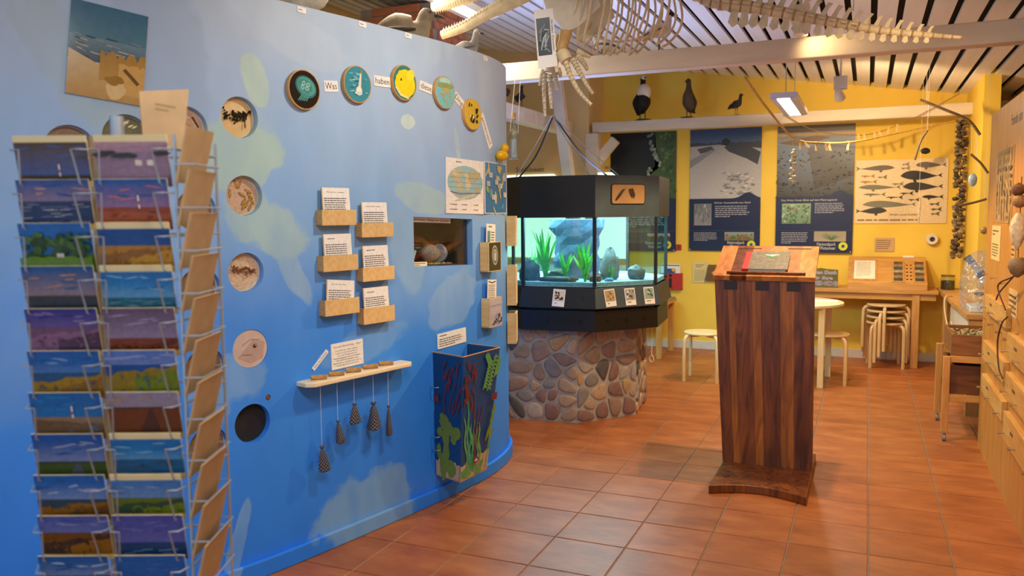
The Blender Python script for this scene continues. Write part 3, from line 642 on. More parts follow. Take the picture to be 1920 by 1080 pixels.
tag(MB(nf).lathe([(.054, -.012), (.054, .012)], 20).obj('x', NET) if False else MB(Frame(nf((.168, nz0+.062, -.17)), nf.y, nf.z, nf.x)).lathe([(.050, -.014), (.053, 0), (.046, .016)], 20).obj('rope_coil', mat('rope_blue_white', 'AEB6C0', .7, .4, 50)), 'coil of whitish rope lying against the net bundle', 'rope')
tag(MB(nf).tube([(.04, nz0+.145, -.26), (.12, nz0+.135, -.26), (.19, nz0+.10, -.255), (.225, nz0+.05, -.25), (.235, nz0+.02, -.25)], [.016, .018, .016, .012, .008], 10).obj('driftwood_branch', wood('driftwood_tan', 'A8763C', 'C8995A', 'X', 10), smooth=True), 'bent tan driftwood branch in the niche', 'driftwood')
q = MB(nf).ball((-.06, nz0+.19, -.26), (.06, .045, .03), 14, 9, jit=.16, rnd=rr); tag(q.obj('net_scrap', NET), 'crumpled grey net scrap hung in the niche', 'net')
tag(MB(nf).tube([(-.175, nz1+.01, -.12), (-.172, nz0+.14, -.12), (-.165, nz0+.03, -.12)], .0125, 10).obj('blue_hose', mat('hose_blue', '5FA8D0', .4, .1)), 'pale blue hose hanging down in the niche', 'hose')
q = MB(nf); q.lathe([(.001, -.05), (.05, -.03), (.062, 0), (.05, .03), (.001, .05)], 18, (0, 0, 0)) if False else q.ball((-.11, nz0+.062, -.19), (.075, .05, .04), 16, 10, jit=.04, rnd=rr)
tag(q.obj('plastic_canister', mat('canister_blue', '6E8CA8', .4, .2, 10), smooth=True), 'squashed blue-grey plastic canister in the niche', 'canister')
q = MB(nf); [q.tube([(-.115+.003*k, nz0+.02+.01*k, -.125), (-.105+.002*k, nz0+.06+.006*k, -.118), (-.09, nz0+.075, -.125)], .006, 6) for k in range(4)]
tag(q.obj('rope_bundle', mat('rope_white', 'D8D8D4', .8, .2, 60)), 'bundle of white rope tied on the canister', 'rope')
fn = Frame(nf((-NWID*.15, nz1-.013, -.028)), nf.x, nf.y, nf.z); t_ = thing('headline_strip', fn((0, -.012, 0)), 'white headline strip about the North Sea on the niche glass', 'sign')
MB(fn).box((0, 0, 0), (NWID*.66, .024, .001)).obj('card', WHITE, t_); a = Art(fn, .0008); a.text('Unsere Nordsee – Müllkippe oder  Lebensraum ?', 0, 0, .017, '1C1C1C', width=NWID*.63); a.obj('print', PRINT, t_)
fn = Frame(nf((-NWID*.34, nz0+.012, -.028)), nf.x, nf.y, nf.z); t_ = thing('caption_strip', fn((0, -.01, 0)), 'small cream caption strip at the foot of the niche glass', 'sign')
MB(fn).box((0, 0, 0), (NWID*.22, .022, .001)).obj('card', mat('paper_cream', 'EFE3C0', .6, .02), t_); a = Art(fn, .0008); a.para(-NWID*.1, -.009, NWID*.1, .009, 2, '303030'); a.obj('print', PRINT, t_)

# ---- deep ply boxes with sheets near the wall's end
def leaflet_box(c, w_, h, d, lb, draw, sheet_px, sheet_lb, sdraw):
    fr = wallframe(*c, d); t_ = thing('leaflet_box', fr((0, -h/2, -d/2)), lb, 'leaflet box', 'ply leaflet boxes')
    MB(fr).box((0, 0, -.004), (w_, h, .008)).obj('front_panel', PLY, t_); MB(fr).box((0, -h/2+.004, -d/2-.003), (w_, .008, d-.008)).obj('bottom_panel', PLYE, t_)
    for s_ in (-1, 1): MB(fr).box((s_*(w_/2-.004), .004, -d/2-.003), (.008, h-.008, d-.008)).obj('side_panel', PLY, t_)
    a = Art(fr, .0004); draw(a, w_*.94, h*.95); a.obj('print', PHOTO, t_)
    f2 = fr.moved(.01, h/2+.035, -.03).turned(-.06); t2 = thing('leaflet', f2((0, -.10, 0)), sheet_lb, 'leaflet', 'leaflets in the ply boxes')
    MB(f2).box((0, -.03, 0), (w_*.72, .19, .002)).obj('sheet', WHITE, t2); a = Art(f2.moved(0, 0, .001), .0004); a.rect(-w_*.35, -.062, w_*.35, .062, 'F1EEE8'); sdraw(a, w_*.72, .13); a.obj('print', PRINT, t2)
def d_jelly(a, w, h):
    a.rect(-w/2, -h/2, w/2, h/2, '2E3A22', '28301C')
    for k in range(4): a.ell(0, .05*h, (.26-.05*k)*w, (.36-.07*k)*h, ('A8A8A4', '4C5444', 'B8B8B4', '5C6454')[k], .1, 20)
    a.ell(0, .02*h, .06*w, .14*h, 'D0D0CC')
def d_beach(a, w, h):
    a.rect(-w/2, -h/2, w/2, h/2, 'A8A4B4', 'B8B4C8'); a.rect(-w/2, .22*h, w/2, .26*h, '8C88A0')
    for k in range(26): a.ell(R.uniform(-.3, .5)*w, R.uniform(-.42, -.25)*h, .05*w, .025*h, R.choice(['2A282C', '403C40', '5C5860']), R.uniform(0, 3), 7, .3)
    a.rect(.18*w, -.2*h, .32*w, -.06*h, '4A4048'); a.line([(-.1*w, -.2*h), (.1*w, -.05*h)], .02*h, '4A4858')
leaflet_box((928, 481), .155, .165, .055, 'ply leaflet box with a white jellyfish photo on its front', d_jelly, None, 'white leaflet with teal picture behind the jellyfish box', lambda a, w, h: (a.para(-.3*w, .32*h, .3*w, .45*h, 1, '303030'), a.rect(-.4*w, -.35*h, -.08*w, .2*h, '3E7C84', '5C98A0'), a.para(0, -.35*h, .42*w, .2*h, 5, '505050')))
leaflet_box((930, 585), .155, .165, .055, 'ply leaflet box with a pale beach photo on its front', d_beach, None, 'white text leaflet behind the beach photo box', lambda a, w, h: (a.line([(-.4*w, .42*h), (0, .36*h), (.4*w, .42*h)], .05*h, '203830'), a.para(-.42*w, -.4*h, .42*w, .3*h, 9, '505050')))
for (px, y0, y1, lb) in ((951, 405, 462, 'upper'), (953, 500, 575, 'middle'), (954, 590, 648, 'lower')):
    p, t, n = WP[-36], WP[-35]-WP[-36], NW[-36]; t = t/np.linalg.norm(t); z0, z1 = hit(945, y1)[0][2], hit(945, y0)[0][2]
    fr = Frame((*(p+n*.03), (z0+z1)/2), (t[0], t[1], 0), (0, 0, 1), (n[0], n[1], 0)); t_ = thing('side_leaflet_box', fr((0, -(z1-z0)/2, 0)), lb+' ply leaflet box round the curve beside the aquarium', 'leaflet box')
    MB(fr).box((0, 0, .024), (.155, z1-z0, .008)).obj('front_panel', PLY, t_)
    for s_ in (-1, 1): MB(fr).box((s_*.0735, 0, -.004), (.008, z1-z0, .048)).obj('side_panel', PLY, t_)

# ---- pollutant game: text sheet, strip, shelf with cork rolls and hanging check bags
def d_game(a, w, h):
    a.text('Schadstoffbelastung – Spiel', 0, .36*h, .09*h, '26262A', width=.86*w)
    for k, l in enumerate(('Innerhalb der Nahrungskette', 'reichern sich Schadstoffe an.', 'So ist das Fettgewebe der', 'Meeressäugetiere oft hoch belastet,', 'z.B. mit PCB (Polychlorierte', 'Biphenyle) ein Weichmacher, der in', 'Kunststoffen verwendet wird.')):
        a.text(l, -.02*w, (.20-.095*k)*h, .07*h, '3A3A3E', width=(.70, .70, .62, .86, .70, .86, .72)[k]*w)
placard('game_sheet', (651, 664), wspan(622, 681, 664), wrise(651, 640, 688), .02, 'white text sheet headed Schadstoffbelastung above the small shelf', 'sign', d_game)
placard('game_strip', (600, 675), .11, .018, .72, 'narrow slanted white strip above the small shelf', 'sign', lambda a, w, h: a.text('Fühle das Gewicht', 0, 0, h*.8, '303030', width=.85*w))
sp = [hit(x, y, .05)[0] for x, y in ((560, 716), (657, 699), (755, 684))]; zsh = float(np.mean([p[2] for p in sp]))
pa, pb = hit(556, 716, .0)[0], hit(752, 684, .0)[0]; tg = (pb-pa)*np.array([1, 1, 0]); LS = np.linalg.norm(tg); tg /= LS; nn = np.array([tg[1], -tg[0], 0]); SH = Frame(np.array([*((pa+pb)/2)[:2], zsh]), tg, nn, (0, 0, 1))
poly = [(-LS/2, -.02), (LS/2, -.02), (LS/2, .07), (LS/2-.02, .09), (-LS/2+.03, .09), (-LS/2, .06)]
tag(MB(SH).prism(poly, -.02, 0).obj('game_shelf', wood('pale_pine', 'E8D2A8', 'F2E2C0', 'Y', 6), bevel=.004), 'long pale pine shelf with rounded ends on the blue wall', 'shelf')
CORK = mat('cork', 'B98A4C', .8, .3, 60); GING = None
def gingham():
    m, nt, b = newmat('check_cloth'); N, L = nt.nodes, nt.links; uv = N.new('ShaderNodeUVMap'); ck = N.new('ShaderNodeTexChecker'); ck.inputs['Scale'].default_value = 1
    L.new(uv.outputs[0], ck.inputs['Vector']); ck.inputs[1].default_value = lin('0C0B12')+(1,); ck.inputs[2].default_value = lin('6E6C78')+(1,); L.new(ck.outputs[0], b.inputs['Base Color']); b.inputs['Roughness'].default_value = .85; return m
GING = gingham()
names = ('first', 'second', 'third', 'fourth', 'fifth')
for k, (cp, bp, bl_, wb) in enumerate((((601, 703), (604, 838), 46, .055), ((634, 695), (634, 790), 42, .045), ((666, 690), (665, 758), 36, .06), ((698, 685), (701, 756), 50, .07), ((727, 682), (729, 762), 55, .035))):
    p = hit(cp[0], cp[1], .055)[0]; q_ = np.dot(p-SH.o, tg); x = q_
    tag(MB(Frame(SH((x, .045, .0105)), tg*math.cos(.5)+nn*math.sin(.5), -tg*math.sin(.5)+nn*math.cos(.5), (0, 0, 1))).tube([(-.034, 0, 0), (.034, 0, 0)], .0105, 14).obj('cork_roll', CORK), '%s cork roll counted from the slanted strip, on the pine shelf' % names[k], 'cork', 'cork rolls on the shelf')
    h_ = hit(bp[0], bp[1], .055)[0]; xb = np.dot(h_-SH.o, tg); zt_ = h_[2]; hb = bl_/FPX*(np.linalg.norm(h_-CAM)); f = Frame(SH.o, tg, nn, (0, 0, 1))
    tag(MB(f).tube([(xb, .055, -.0195), (xb, .055, zt_-zsh)], .0008, 5).obj('cord', mat('cord_white', 'E4E2DC', .7)), 'thin white cord holding the %s check bag under the shelf' % names[k], 'cord', 'bag cords')
    V, F, UV = [], [], []; n = 16; rr = random.Random(k); ph = rr.uniform(0, 6)
    prof = [(.35, .03), (.50, .0), (.16, -.07), (.40, -.16), (.62, -.4), (.9, -.75), (1.0, -.95), (.7, -1.0), (.02, -1.0)]
    for (r_, z) in prof:
        for i in range(n): a_ = 2*math.pi*i/n; j = 1+.16*math.sin(3*a_+ph)+rr.uniform(-.05, .05); V.append((xb+wb/2*r_*j*math.cos(a_)+(.012*(-z) if k < 2 else 0), .055+wb*.36*r_*j*math.sin(a_), zt_-zsh+z*hb))
    for i in range(len(prof)-1):
        for q in range(n): F.append((i*n+q, i*n+(q+1) % n, (i+1)*n+(q+1) % n, (i+1)*n+q))
    mb = MB(f).add(V, F); o = mb.obj('check_bag', GING, smooth=True); uvl = o.data.uv_layers.new(name='UVMap'); me_ = o.data
    for lp in me_.loops:
        vi = lp.vertex_index; uvl.data[lp.index].uv = ((vi % n)/n*20, prof[vi//n][1]*hb/.008)
    tag(o, ('black and white check cloth bag, lowest of the five', 'black and white check cloth bag, next above the lowest one', 'folded black and white check cloth bag hung highest, between two others', 'widest cone-shaped black and white check cloth bag', 'narrowest black and white check cloth bag, last on the shelf')[k], 'bag', 'check bags under the shelf')

# ---- painted bin with its text card
placard('bin_card', (847, 634), wspan(820, 873, 634), wrise(847, 620, 648), .03, 'white text card right above the painted bin', 'sign', lambda a, w, h: (a.para(-.43*w, .26*h, -.08*w, .42*h, 1, '202028'), a.para(-.45*w, -.4*h, .45*w, .18*h, 4, '505058')))
ZT, ZB = .80, .155
Lt, Ft, Rt, Bt = np.array([-2.080, -.149]), np.array([-1.862, -.231]), np.array([-1.813, .099]), np.array([-2.030, .159])
cc = (Lt+Bt)/2; shr = lambda p, k: cc+(p-cc)*k
Lb, Fb, Rb, Bb = np.array([-2.075, -.140]), np.array([-1.905, -.200]), np.array([-1.872, .045]), np.array([-2.028, .095])
BINB = mat('bin_blue', '0F4276', .45, .08, 6); BINE = mat('bin_edge', 'B98E5C', .6)
bn = thing('painted_bin', ((Lt[0]+Ft[0])/2, -.03, ZB), 'tall tapered bin painted with seaweed and coral on dark blue', 'bin')
def panel(name, a0, a1, b0, b1, inner):
    V = [(*a0, ZB), (*a1, ZB), (*b1, ZT), (*b0, ZT)]; n = np.array(inner)*.008
    return MB().add(V+[(p[0]+n[0], p[1]+n[1], p[2]) for p in V], [(0, 1, 2, 3), (7, 6, 5, 4), (0, 4, 5, 1), (1, 5, 6, 2), (2, 6, 7, 3), (3, 7, 4, 0)]).obj(name, BINB, bn)
panel('side_panel', Lb, Fb, Lt, Ft, (.25, .97)); panel('front_panel', Fb, Rb, Ft, Rt, (-.98, .15)); panel('far_panel', Rb, Bb, Rt, Bt, (-.25, -.97)); 
MB().prism([Lb, Fb, Rb, Bb], ZB-.008, ZB).obj('bottom_panel', BINE, bn)
MB().tube([(*Lt, ZT), (*Ft, ZT), (*Rt, ZT), (*Bt, ZT)], .0035, 6).obj('rim', BINE, bn)
def binart(a0, a1, b0, b1, out):
    o = np.array([*a0, ZB]); ex = np.array([*(a1-a0), 0]); W_ = np.linalg.norm(ex)
    class F2:                                   # maps 0..1 x 0..1 onto the tapered panel
        def __call__(s, p): u, v = p[0], p[1]; b = a0+(a1-a0)*u; t = b0+(b1-b0)*u; q = b+(t-b)*v; return np.array([q[0]+out[0]*(p[2]+.0005), q[1]+out[1]*(p[2]+.0005), ZB+(ZT-ZB)*v])
    return Art(F2(), .0004)
OL, LG, RD, SA = '6F8426', '5E9A58', '6E2A2C', 'B99C7C'
a = binart(Lb, Fb, Lt, Ft, (-.25, -.97)); a.ridge(0, 1, 0, .13, SA, .02)
for x, y, rx, ry in ((.3, .08, .14, .12), (.62, .08, .2, .07), (.42, .2, .13, .1), (.42, .33, .14, .07), (.36, .45, .17, .07), (.55, .40, .14, .06), (.82, .38, .15, .05), (.72, .33, .12, .05), (.2, .36, .12, .04), (.32, .49, .12, .03), (.15, .2, .1, .06)): a.ell(x, y, rx, ry, OL, 0, 16, .13)
for k in range(34): x, y = R.uniform(.4, .98), R.uniform(.55, .95); a.line([(x, y), (x-R.uniform(.02, .14), y-R.uniform(.03, .1))], .028, RD)
a.rect(.02, .60, .2, .66, RD); a.obj('print', PRINT, bn)
a = binart(Fb, Rb, Ft, Rt, (.98, -.15)); a.ridge(0, 1, 0, .15, SA, .02, slope=.05)
for k in range(16): a.ell(R.uniform(.05, .8), R.uniform(.01, .1), R.uniform(.05, .11), R.uniform(.015, .035), LG, R.uniform(-.3, .6), 12, .25)
for k, (x, h) in enumerate(((.06, .4), (.12, .62), (.2, .38), (.28, .33), (.36, .36), (.44, .3), (.52, .32), (.16, .2), (.3, .22))): a.line([(x+.13+.03*math.sin(q*1.1+k)-(.13*(q/9)), .11+h*q/9) for q in range(10)], [.05]*7+[.04, .03, .01], '3C9470' if k % 3 else LG)
for x, h in ((.34, .55), (.50, .42), (.62, .42)): a.line([(.42+(x-.42)*q/8+.015*math.sin(q), .13+h*q/8) for q in range(9)], .022, RD)
for k in range(30): x, y = R.uniform(.0, .34), R.uniform(.62, .97); a.line([(x, y), (x+R.uniform(-.05, .08), y-R.uniform(.04, .1))], .025, RD)
for (x0, y0, x1, y1) in ((.62, .98, .72, .9), (.72, .92, .6, .72), (.85, .95, .72, .7), (.95, .92, .9, .8)):
    for q in range(9): x, y = x0+(x1-x0)*q/8, y0+(y1-y0)*q/8; a.line([(x-.06, y-.02), (x, y), (x+.06, y-.02)], .02, LG)
    a.line([(x0, y0), (x1, y1)], .02, LG)
for x, y, rx, ry in ((.85, .35, .1, .03), (.9, .42, .06, .04), (.8, .3, .09, .02), (.92, .3, .07, .03), (.93, .5, .05, .04)): a.ell(x, y, rx, ry, OL, .5, 12, .1)
a.line([(.82, .02), (.86, .2), (.9, .5)], .04, LG); a.rect(.82, .58, .99, .64, RD); a.ell(.45, .13, .09, .025, '7A3034'); a.ell(.45, .13, .05, .012, 'C8B8D0'); a.obj('print', PRINT, bn)
for z in (.62, .36, .29): MB().tube([(-2.085, -.165, z), (-2.05, -.178, z), (-2.04, -.165, z)], .003, 6).obj('hook', mat('steel', 'C8C8C8', .3, .05, metal=1), bn)
# ================================================================== AQUARIUM
def octagon(A, ang, side):
    P = [np.array(A, float)]; a = ang
    # corners run A -> right/back; A is the corner between the front face and the right face
    for k in range(7): P.append(P[-1]+side*np.array([math.cos(math.radians(a)), math.sin(math.radians(a))])); a += 45
    return P
OS = octagon((-1.92, 1.67), 51, .52); OT = octagon((-1.765, 1.60), 50, .53)
CS, CT = np.mean(OS, axis=0), np.mean(OT, axis=0)
grow = lambda P, k: [np.mean(P, axis=0)+(p-np.mean(P, axis=0))*k for p in P]
STN = mat('fieldstone', '8E7A64', .75, .25, 18, bump=.25)
def stonemat():
    m, nt, b = newmat('fieldstones'); N, L = nt.nodes, nt.links; oi = N.new('ShaderNodeObjectInfo'); rp = N.new('ShaderNodeValToRGB'); L.new(oi.outputs['Random'], rp.inputs[0]); e = rp.color_ramp.elements; rp.color_ramp.interpolation = 'CONSTANT'
    cols = ['B09A80', 'A08672', 'ACA298', 'B8986E', '947C70', '8A8682', 'B49A80', 'A89078', '8E6E66', 'B4AA9C', '5C5854', 'BEA284']
    e[0].color = lin(cols[0])+(1,); e[1].position = 1/12; e[1].color = lin(cols[1])+(1,)
    for k in range(2, 12): e.new(k/12).color = lin(cols[k])+(1,)
    tc = N.new('ShaderNodeTexCoord'); n1 = N.new('ShaderNodeTexNoise'); n1.inputs['Scale'].default_value = 22; n1.inputs['Detail'].default_value = 9; n1.inputs['Roughness'].default_value = .75; L.new(tc.outputs['Object'], n1.inputs['Vector'])
    hs = N.new('ShaderNodeHueSaturation'); ma = N.new('ShaderNodeMath'); ma.operation = 'MULTIPLY_ADD'; L.new(n1.outputs[0], ma.inputs[0]); ma.inputs[1].default_value = 1.1; ma.inputs[2].default_value = .42; L.new(ma.outputs[0], hs.inputs['Value']); L.new(rp.outputs[0], hs.inputs['Color'])
    L.new(hs.outputs[0], b.inputs['Base Color']); b.inputs['Roughness'].default_value = .7; bp = N.new('ShaderNodeBump'); bp.inputs['Strength'].default_value = .5; bp.inputs['Distance'].default_value = .01; L.new(n1.outputs[0], bp.inputs['Height']); L.new(bp.outputs[0], b.inputs['Normal']); return m
FS = stonemat()
aq = thing('aquarium', (*CT, 0), 'eight-sided aquarium with black hood on a fieldstone base', 'aquarium')
base = MB().prism(grow(OS, .993), 0.0, .72).obj('stone_base', mat('base_mortar', 'A8A298', .9, .2, 20, bump=.3), aq)
def clip(poly, p, n):
    out = []; k = len(poly)
    for i in range(k):
        a, b = poly[i], poly[(i+1) % k]; da, db = np.dot(a-p, n), np.dot(b-p, n)
        if da <= 0: out.append(a)
        if da*db < 0: out.append(a+(b-a)*da/(da-db))
    return out
def chaikin(P):
    out = []
    for i in range(len(P)): a, b = P[i], P[(i+1) % len(P)]; out += [a*.75+b*.25, a*.25+b*.75]
    return out
for fi in (-1, 0, 1, 2, 3, 4, 5, 6)[:4]:
    A_, B_ = OS[fi % 8], OS[(fi+1) % 8]; ex = (B_-A_)/np.linalg.norm(B_-A_); nrm = np.array([ex[1], -ex[0]]); W_ = np.linalg.norm(B_-A_); H_ = .72; rr = random.Random(fi+40)
    if fi == 2 and False: continue
    fr = Frame((*(A_-nrm*.012), 0), (*ex, 0), (0, 0, 1), (*nrm, 0)); pts = []
    tries = 0
    while len(pts) < 26 and tries < 4000:
        tries += 1; p = np.array([rr.uniform(.01, W_-.01), rr.uniform(.02, H_-.02)]); md = rr.choice([.075, .10, .125])
        if all(np.linalg.norm(p-q) > md for q in pts): pts.append(p)
    for i, p in enumerate(pts):
        cell = [np.array(v) for v in ((0.004, .012), (W_-.004, .012), (W_-.004, H_), (0.004, H_))]
        for j, q in enumerate(pts):
            if i != j: d = q-p; cell = clip(cell, p+d*.5-d/np.linalg.norm(d)*.0095, d)
            if len(cell) < 3: break
        if len(cell) < 3: continue
        c = chaikin(chaikin(cell)) if rr.random() < .75 else chaikin(cell)
        MB(fr).dome([tuple(v) for v in c], 0.0, rr.uniform(.016, .024)).obj('stone', FS, base, smooth=True)
BLK = mat('black_board', '0E0C0B', .5, .15, 10); GRYB = mat('slate_board', '3E4E58', .5, .15, 10)
def ring(P, Q, z0, z1, m, name, faces=range(8), t=.012):
    """one flat board per side between outline P at z0 and outline Q at z1"""
    for k in faces:
        a0, a1, b0, b1 = P[k], P[(k+1) % 8], Q[k], Q[(k+1) % 8]; ex = (a1-a0)/np.linalg.norm(a1-a0); n = np.array([-ex[1], ex[0]])*t
        V = [(*a0, z0), (*a1, z0), (*b1, z1), (*b0, z1)]
        MB().add(V+[(p[0]+n[0], p[1]+n[1], p[2]) for p in V], [(0, 1, 2, 3), (7, 6, 5, 4), (0, 4, 5, 1), (1, 5, 6, 2), (2, 6, 7, 3), (3, 7, 4, 0)]).obj(name, m(k) if callable(m) else m, aq)
both = lambda k: GRYB if k == 0 else BLK
O1, O2 = grow(OT, 1.0), grow(OT, 1.03)
MB().prism(grow(OT, .94), .72, .99).obj('tank_stand', BLK, aq)
ring(grow(OT, 1.01), grow(OT, 1.005), .68, .825, BLK, 'skirt_board'); ring(grow(OT, 1.05), grow(OT, 1.005), .845, .985, both, 'panel_board')
ring(grow(OT, 1.015), grow(OT, 1.015), 1.477, 1.767, both, 'hood_board')
for k in range(8):
    p = OT[k]; c = p+(CT-p)*.02; MB().box((c[0], c[1], 1.24), (.022, .022, .49)).obj('corner_post', BLK, aq)
ring(grow(OT, .985), grow(OT, .985), 1.0, 1.479, glassmat('tank_glass', (.80, .95, .95), .05), 'glass_pane', t=.006)
MB().prism(grow(OT, .965), .99, 1.022).obj('sand_bed', mat('tank_sand', '8CA8B4', .9, .2, 40, bump=.3), aq)
MB().prism(grow(OT, .97), 1.472, 1.478).obj('tank_cover', mat('cover', '2A3A44', .6), aq) if False else None
area('aquarium_lamp', (*CT, 1.55), (.8, .8), 60, (.45, .88, 1.0)); area('aquarium_lamp_up', (*CT, 1.80), (.7, .7), 14, (.35, .45, 1.0), target=(CT[0], CT[1], 3))
MB().prism(grow(OT, .55), 1.56, 1.60).obj('lamp_housing', BLK, aq)
# window in the hood: framed box with dried egg case and sea snail
hf_a, hf_b = O2[0]*.5+OT[0]*.5, OT[1]; ex = (OT[1]-OT[0])/np.linalg.norm(OT[1]-OT[0]); nr = np.array([ex[1], -ex[0]]); mid = (grow(OT, 1.015)[0]+grow(OT, 1.015)[1])/2
hfr = Frame((*mid, 1.637), (*ex, 0), (0, 0, 1), (*nr, 0))
def rrect(w, h, r, n=5):
    P = []
    for cx, cy, a0 in ((w/2-r, h/2-r, 0), (-w/2+r, h/2-r, 90), (-w/2+r, -h/2+r, 180), (w/2-r, -h/2+r, 270)): P += [(cx+r*math.cos(math.radians(a0+90*k/n)), cy+r*math.sin(math.radians(a0+90*k/n))) for k in range(n+1)]
    return P
MB(hfr).prism(rrect(.285, .142, .018), .0005, .006).obj('window_frame', mat('frame_black', '1C1E20', .4), aq); MB(hfr).prism(rrect(.272, .130, .015), .0062, .0075).obj('window_back', mat('box_tan', 'A88254', .7, .1), aq)
t_ = thing('ray_egg_case', hfr((.03, -.03, .01)), 'dark dried ray egg case in the hood window', 'egg case')
MB(hfr).add([(.0, .035, .011), (.035, .04, .013), (.055, -.005, .012), (.045, -.035, .009), (.036, -.012, .012), (.03, -.03, .009), (.01, 0, .012)], [(0, 1, 2, 6), (2, 3, 4), (4, 5, 6, 2)]).obj('case', mat('husk', '3A2A18', .8, .3, 40), t_)
tag(MB(hfr).tube([(-.105, -.04, .013), (-.08, -.01, .015), (-.05, .025, .013), (-.03, .035, .011)], [.006, .010, .008, .003], 8).obj('dried_weed', mat('weed_dry', '3C2A16', .8, .3, 40)), 'dark dried weed stalk in the hood window', 'seaweed')
# cards and slots on the boards
def on_panel(k, u, v, z0, z1, P, Q):
    a = P[k]+(P[(k+1) % 8]-P[k])*u; b = Q[k]+(Q[(k+1) % 8]-Q[k])*u; p = a+(b-a)*v; ex = (P[(k+1) % 8]-P[k]); ex = ex/np.linalg.norm(ex); n = np.array([ex[1], -ex[0]])
    lean = math.atan2(np.linalg.norm(b-a), z1-z0)
    f = Frame((*p, z0+(z1-z0)*v), (*ex, 0), (0, 0, 1), (*n, 0)); return f.leaned(-lean).moved(0, 0, .002)
P_, Q_ = grow(OT, 1.05), grow(OT, 1.005)
def d_card(kind):
    def f(a, w, h):
        bg = {'snail': 'D8CCB8', 'crab': 'B09A78', 'star': '9AA0A4', 'weed': '8CA8A8'}[kind]; a.rect(-w*.44, -h*.2, w*.44, h*.44, bg); rr = random.Random(kind)
        for q in range(9): a.ell(rr.uniform(-.3, .3)*w, rr.uniform(-.08, .35)*h, .11*w, .06*h, rr.choice({'snail': ['4A3020', '8A5A34', '302018'], 'crab': ['7A6448', '8E7450', 'C0AA84'], 'star': ['D8DCDC', '70706C', '4C4C4C'], 'weed': ['C8D8D4', '5C8480', '40605C']}[kind]), rr.uniform(0, 3), 9, .2)
        a.para(-w*.3, -h*.36, w*.3, -h*.25, 1, '505050')
    return f
for k, u, kind, rot, lb in ((7, .52, 'snail', -.06, 'species card with four brown snails on the black board'), (0, .22, 'crab', .06, 'species card with a sandy crab on the slate board'), (0, .53, 'star', .02, 'species card with white and grey shapes, middle of the slate board'), (0, .83, 'weed', .0, 'species card with pale green shapes, last on the slate board')):
    f = on_panel(k, u, .5, .845, .985, P_, Q_).turned(rot); t_ = thing('species_card', f((0, -.06, 0)), lb, 'card', 'species cards on the aquarium')
    MB(f).box((0, 0, .001), (.088, .122, .002)).obj('card', WHITE, t_); a = Art(f, .0023); a.rect(-.043, -.06, .043, .06, 'F1EEE8'); d_card(kind)(a, .088, .122); a.obj('print', GLOSSY, t_)
for k, us, P1, Q1, z0, z1 in ((7, (.35, .80), grow(OT, 1.01), grow(OT, 1.005), .68, .825), (0, (.2, .5, .78), grow(OT, 1.01), grow(OT, 1.005), .68, .825), (7, (.83,), P_, Q_, .845, .985)):
    for u in us: f = on_panel(k, u, .5, z0, z1, P1, Q1); MB(f).box((0, 0, -.0005), (.016, .024, .003)).obj('latch_slot', mat('slot', '040404', .3), aq)
# inside the tank
trg = random.Random(11); ZS = 1.022
def inT(u, d): # u: -1..1 to the right along the front face, d: depth from front glass
    A_, B_ = OT[7], OT[0]; ex = (B_-A_)/np.linalg.norm(B_-A_); n = np.array([-ex[1], ex[0]]); return (A_+B_)/2+ex*u*.265+n*(d+.03)
c = inT(.1, .42); ROCKM = mat('tank_rock', '46566E', .9, .3, 14, bump=.8)
fr = Frame((*c, ZS), *(lambda e: ((e[0], e[1], 0), (-e[1], e[0], 0), (0, 0, 1)))((OT[0]-OT[7])/np.linalg.norm(OT[0]-OT[7])))
q = MB(fr); n = 14
for zi in range(8):
    for k in range(n): a_ = 2*math.pi*k/n; s_ = (1.22 if zi >= 6 else 1)*(1+trg.uniform(-.10, .10)); q.v.append(fr((.17*s_*max(-.8, min(.8, math.cos(a_)))*1.2, .08*s_*math.sin(a_), .44*zi/7-.002*(zi == 0))))
q.f = [[zi*n+k, zi*n+(k+1) % n, (zi+1)*n+(k+1) % n, (zi+1)*n+k] for zi in range(7) for k in range(n)]+[list(range(7*n, 8*n)), list(range(n))[::-1]]; q.c = [None]*len(q.f)
tag(q.obj('rock_pillar', ROCKM), 'rough blue-grey rock pillar with capital inside the aquarium', 'rock')
BACKW = mat('tank_back_view', 'B8BC88', .6, .05)
def plant(u, d, h, n, spread, lb, green='62D240', w=.012):
    p = inT(u, d) if not isinstance(u, tuple) else np.array(u); m = MB(); g = thing('water_plant', (*p, ZS), lb, 'plant', 'green water plants in the aquarium')
    for k in range(n):
        a_ = trg.uniform(0, 6.28); hh = h*trg.uniform(.65, 1.05); s_ = spread*trg.uniform(.3, 1); V = []; F = []; tw = trg.uniform(0, 3.14)
        for i in range(8):
            t = i/7; x = s_*t**1.5*math.cos(a_)+.006*math.sin(5*t+k); y = s_*t**1.5*math.sin(a_)*.6; ww = w*math.sin(math.pi*min(.97, .12+.85*t))*(1+.4*math.sin(9*t+k)); V += [(p[0]+x-ww*math.cos(tw), p[1]+y-ww*math.sin(tw), ZS+hh*t), (p[0]+x+ww*math.cos(tw), p[1]+y+ww*math.sin(tw), ZS+hh*t)]; 
            if i: F.append((2*i-2, 2*i-1, 2*i+1, 2*i))
        MB().add(V, F).obj('leaf', mat('leaf_'+green, green, .5, .3, 30), g)
plant(-.52, .12, .37, 16, .13, 'tall green ribbon-leaved water plant left of the rock pillar'); plant(.02, .14, .22, 18, .08, 'bushy green water plant before the rock pillar', '70D84C', .010)
plant(.62, .10, .28, 20, .11, 'green ribbon-leaved water plant right of the rock pillar', '58CC44'); plant(-.92, .22, .25, 8, .05, 'green water plant at the tank edge by the leaflet boxes', '72DC58')
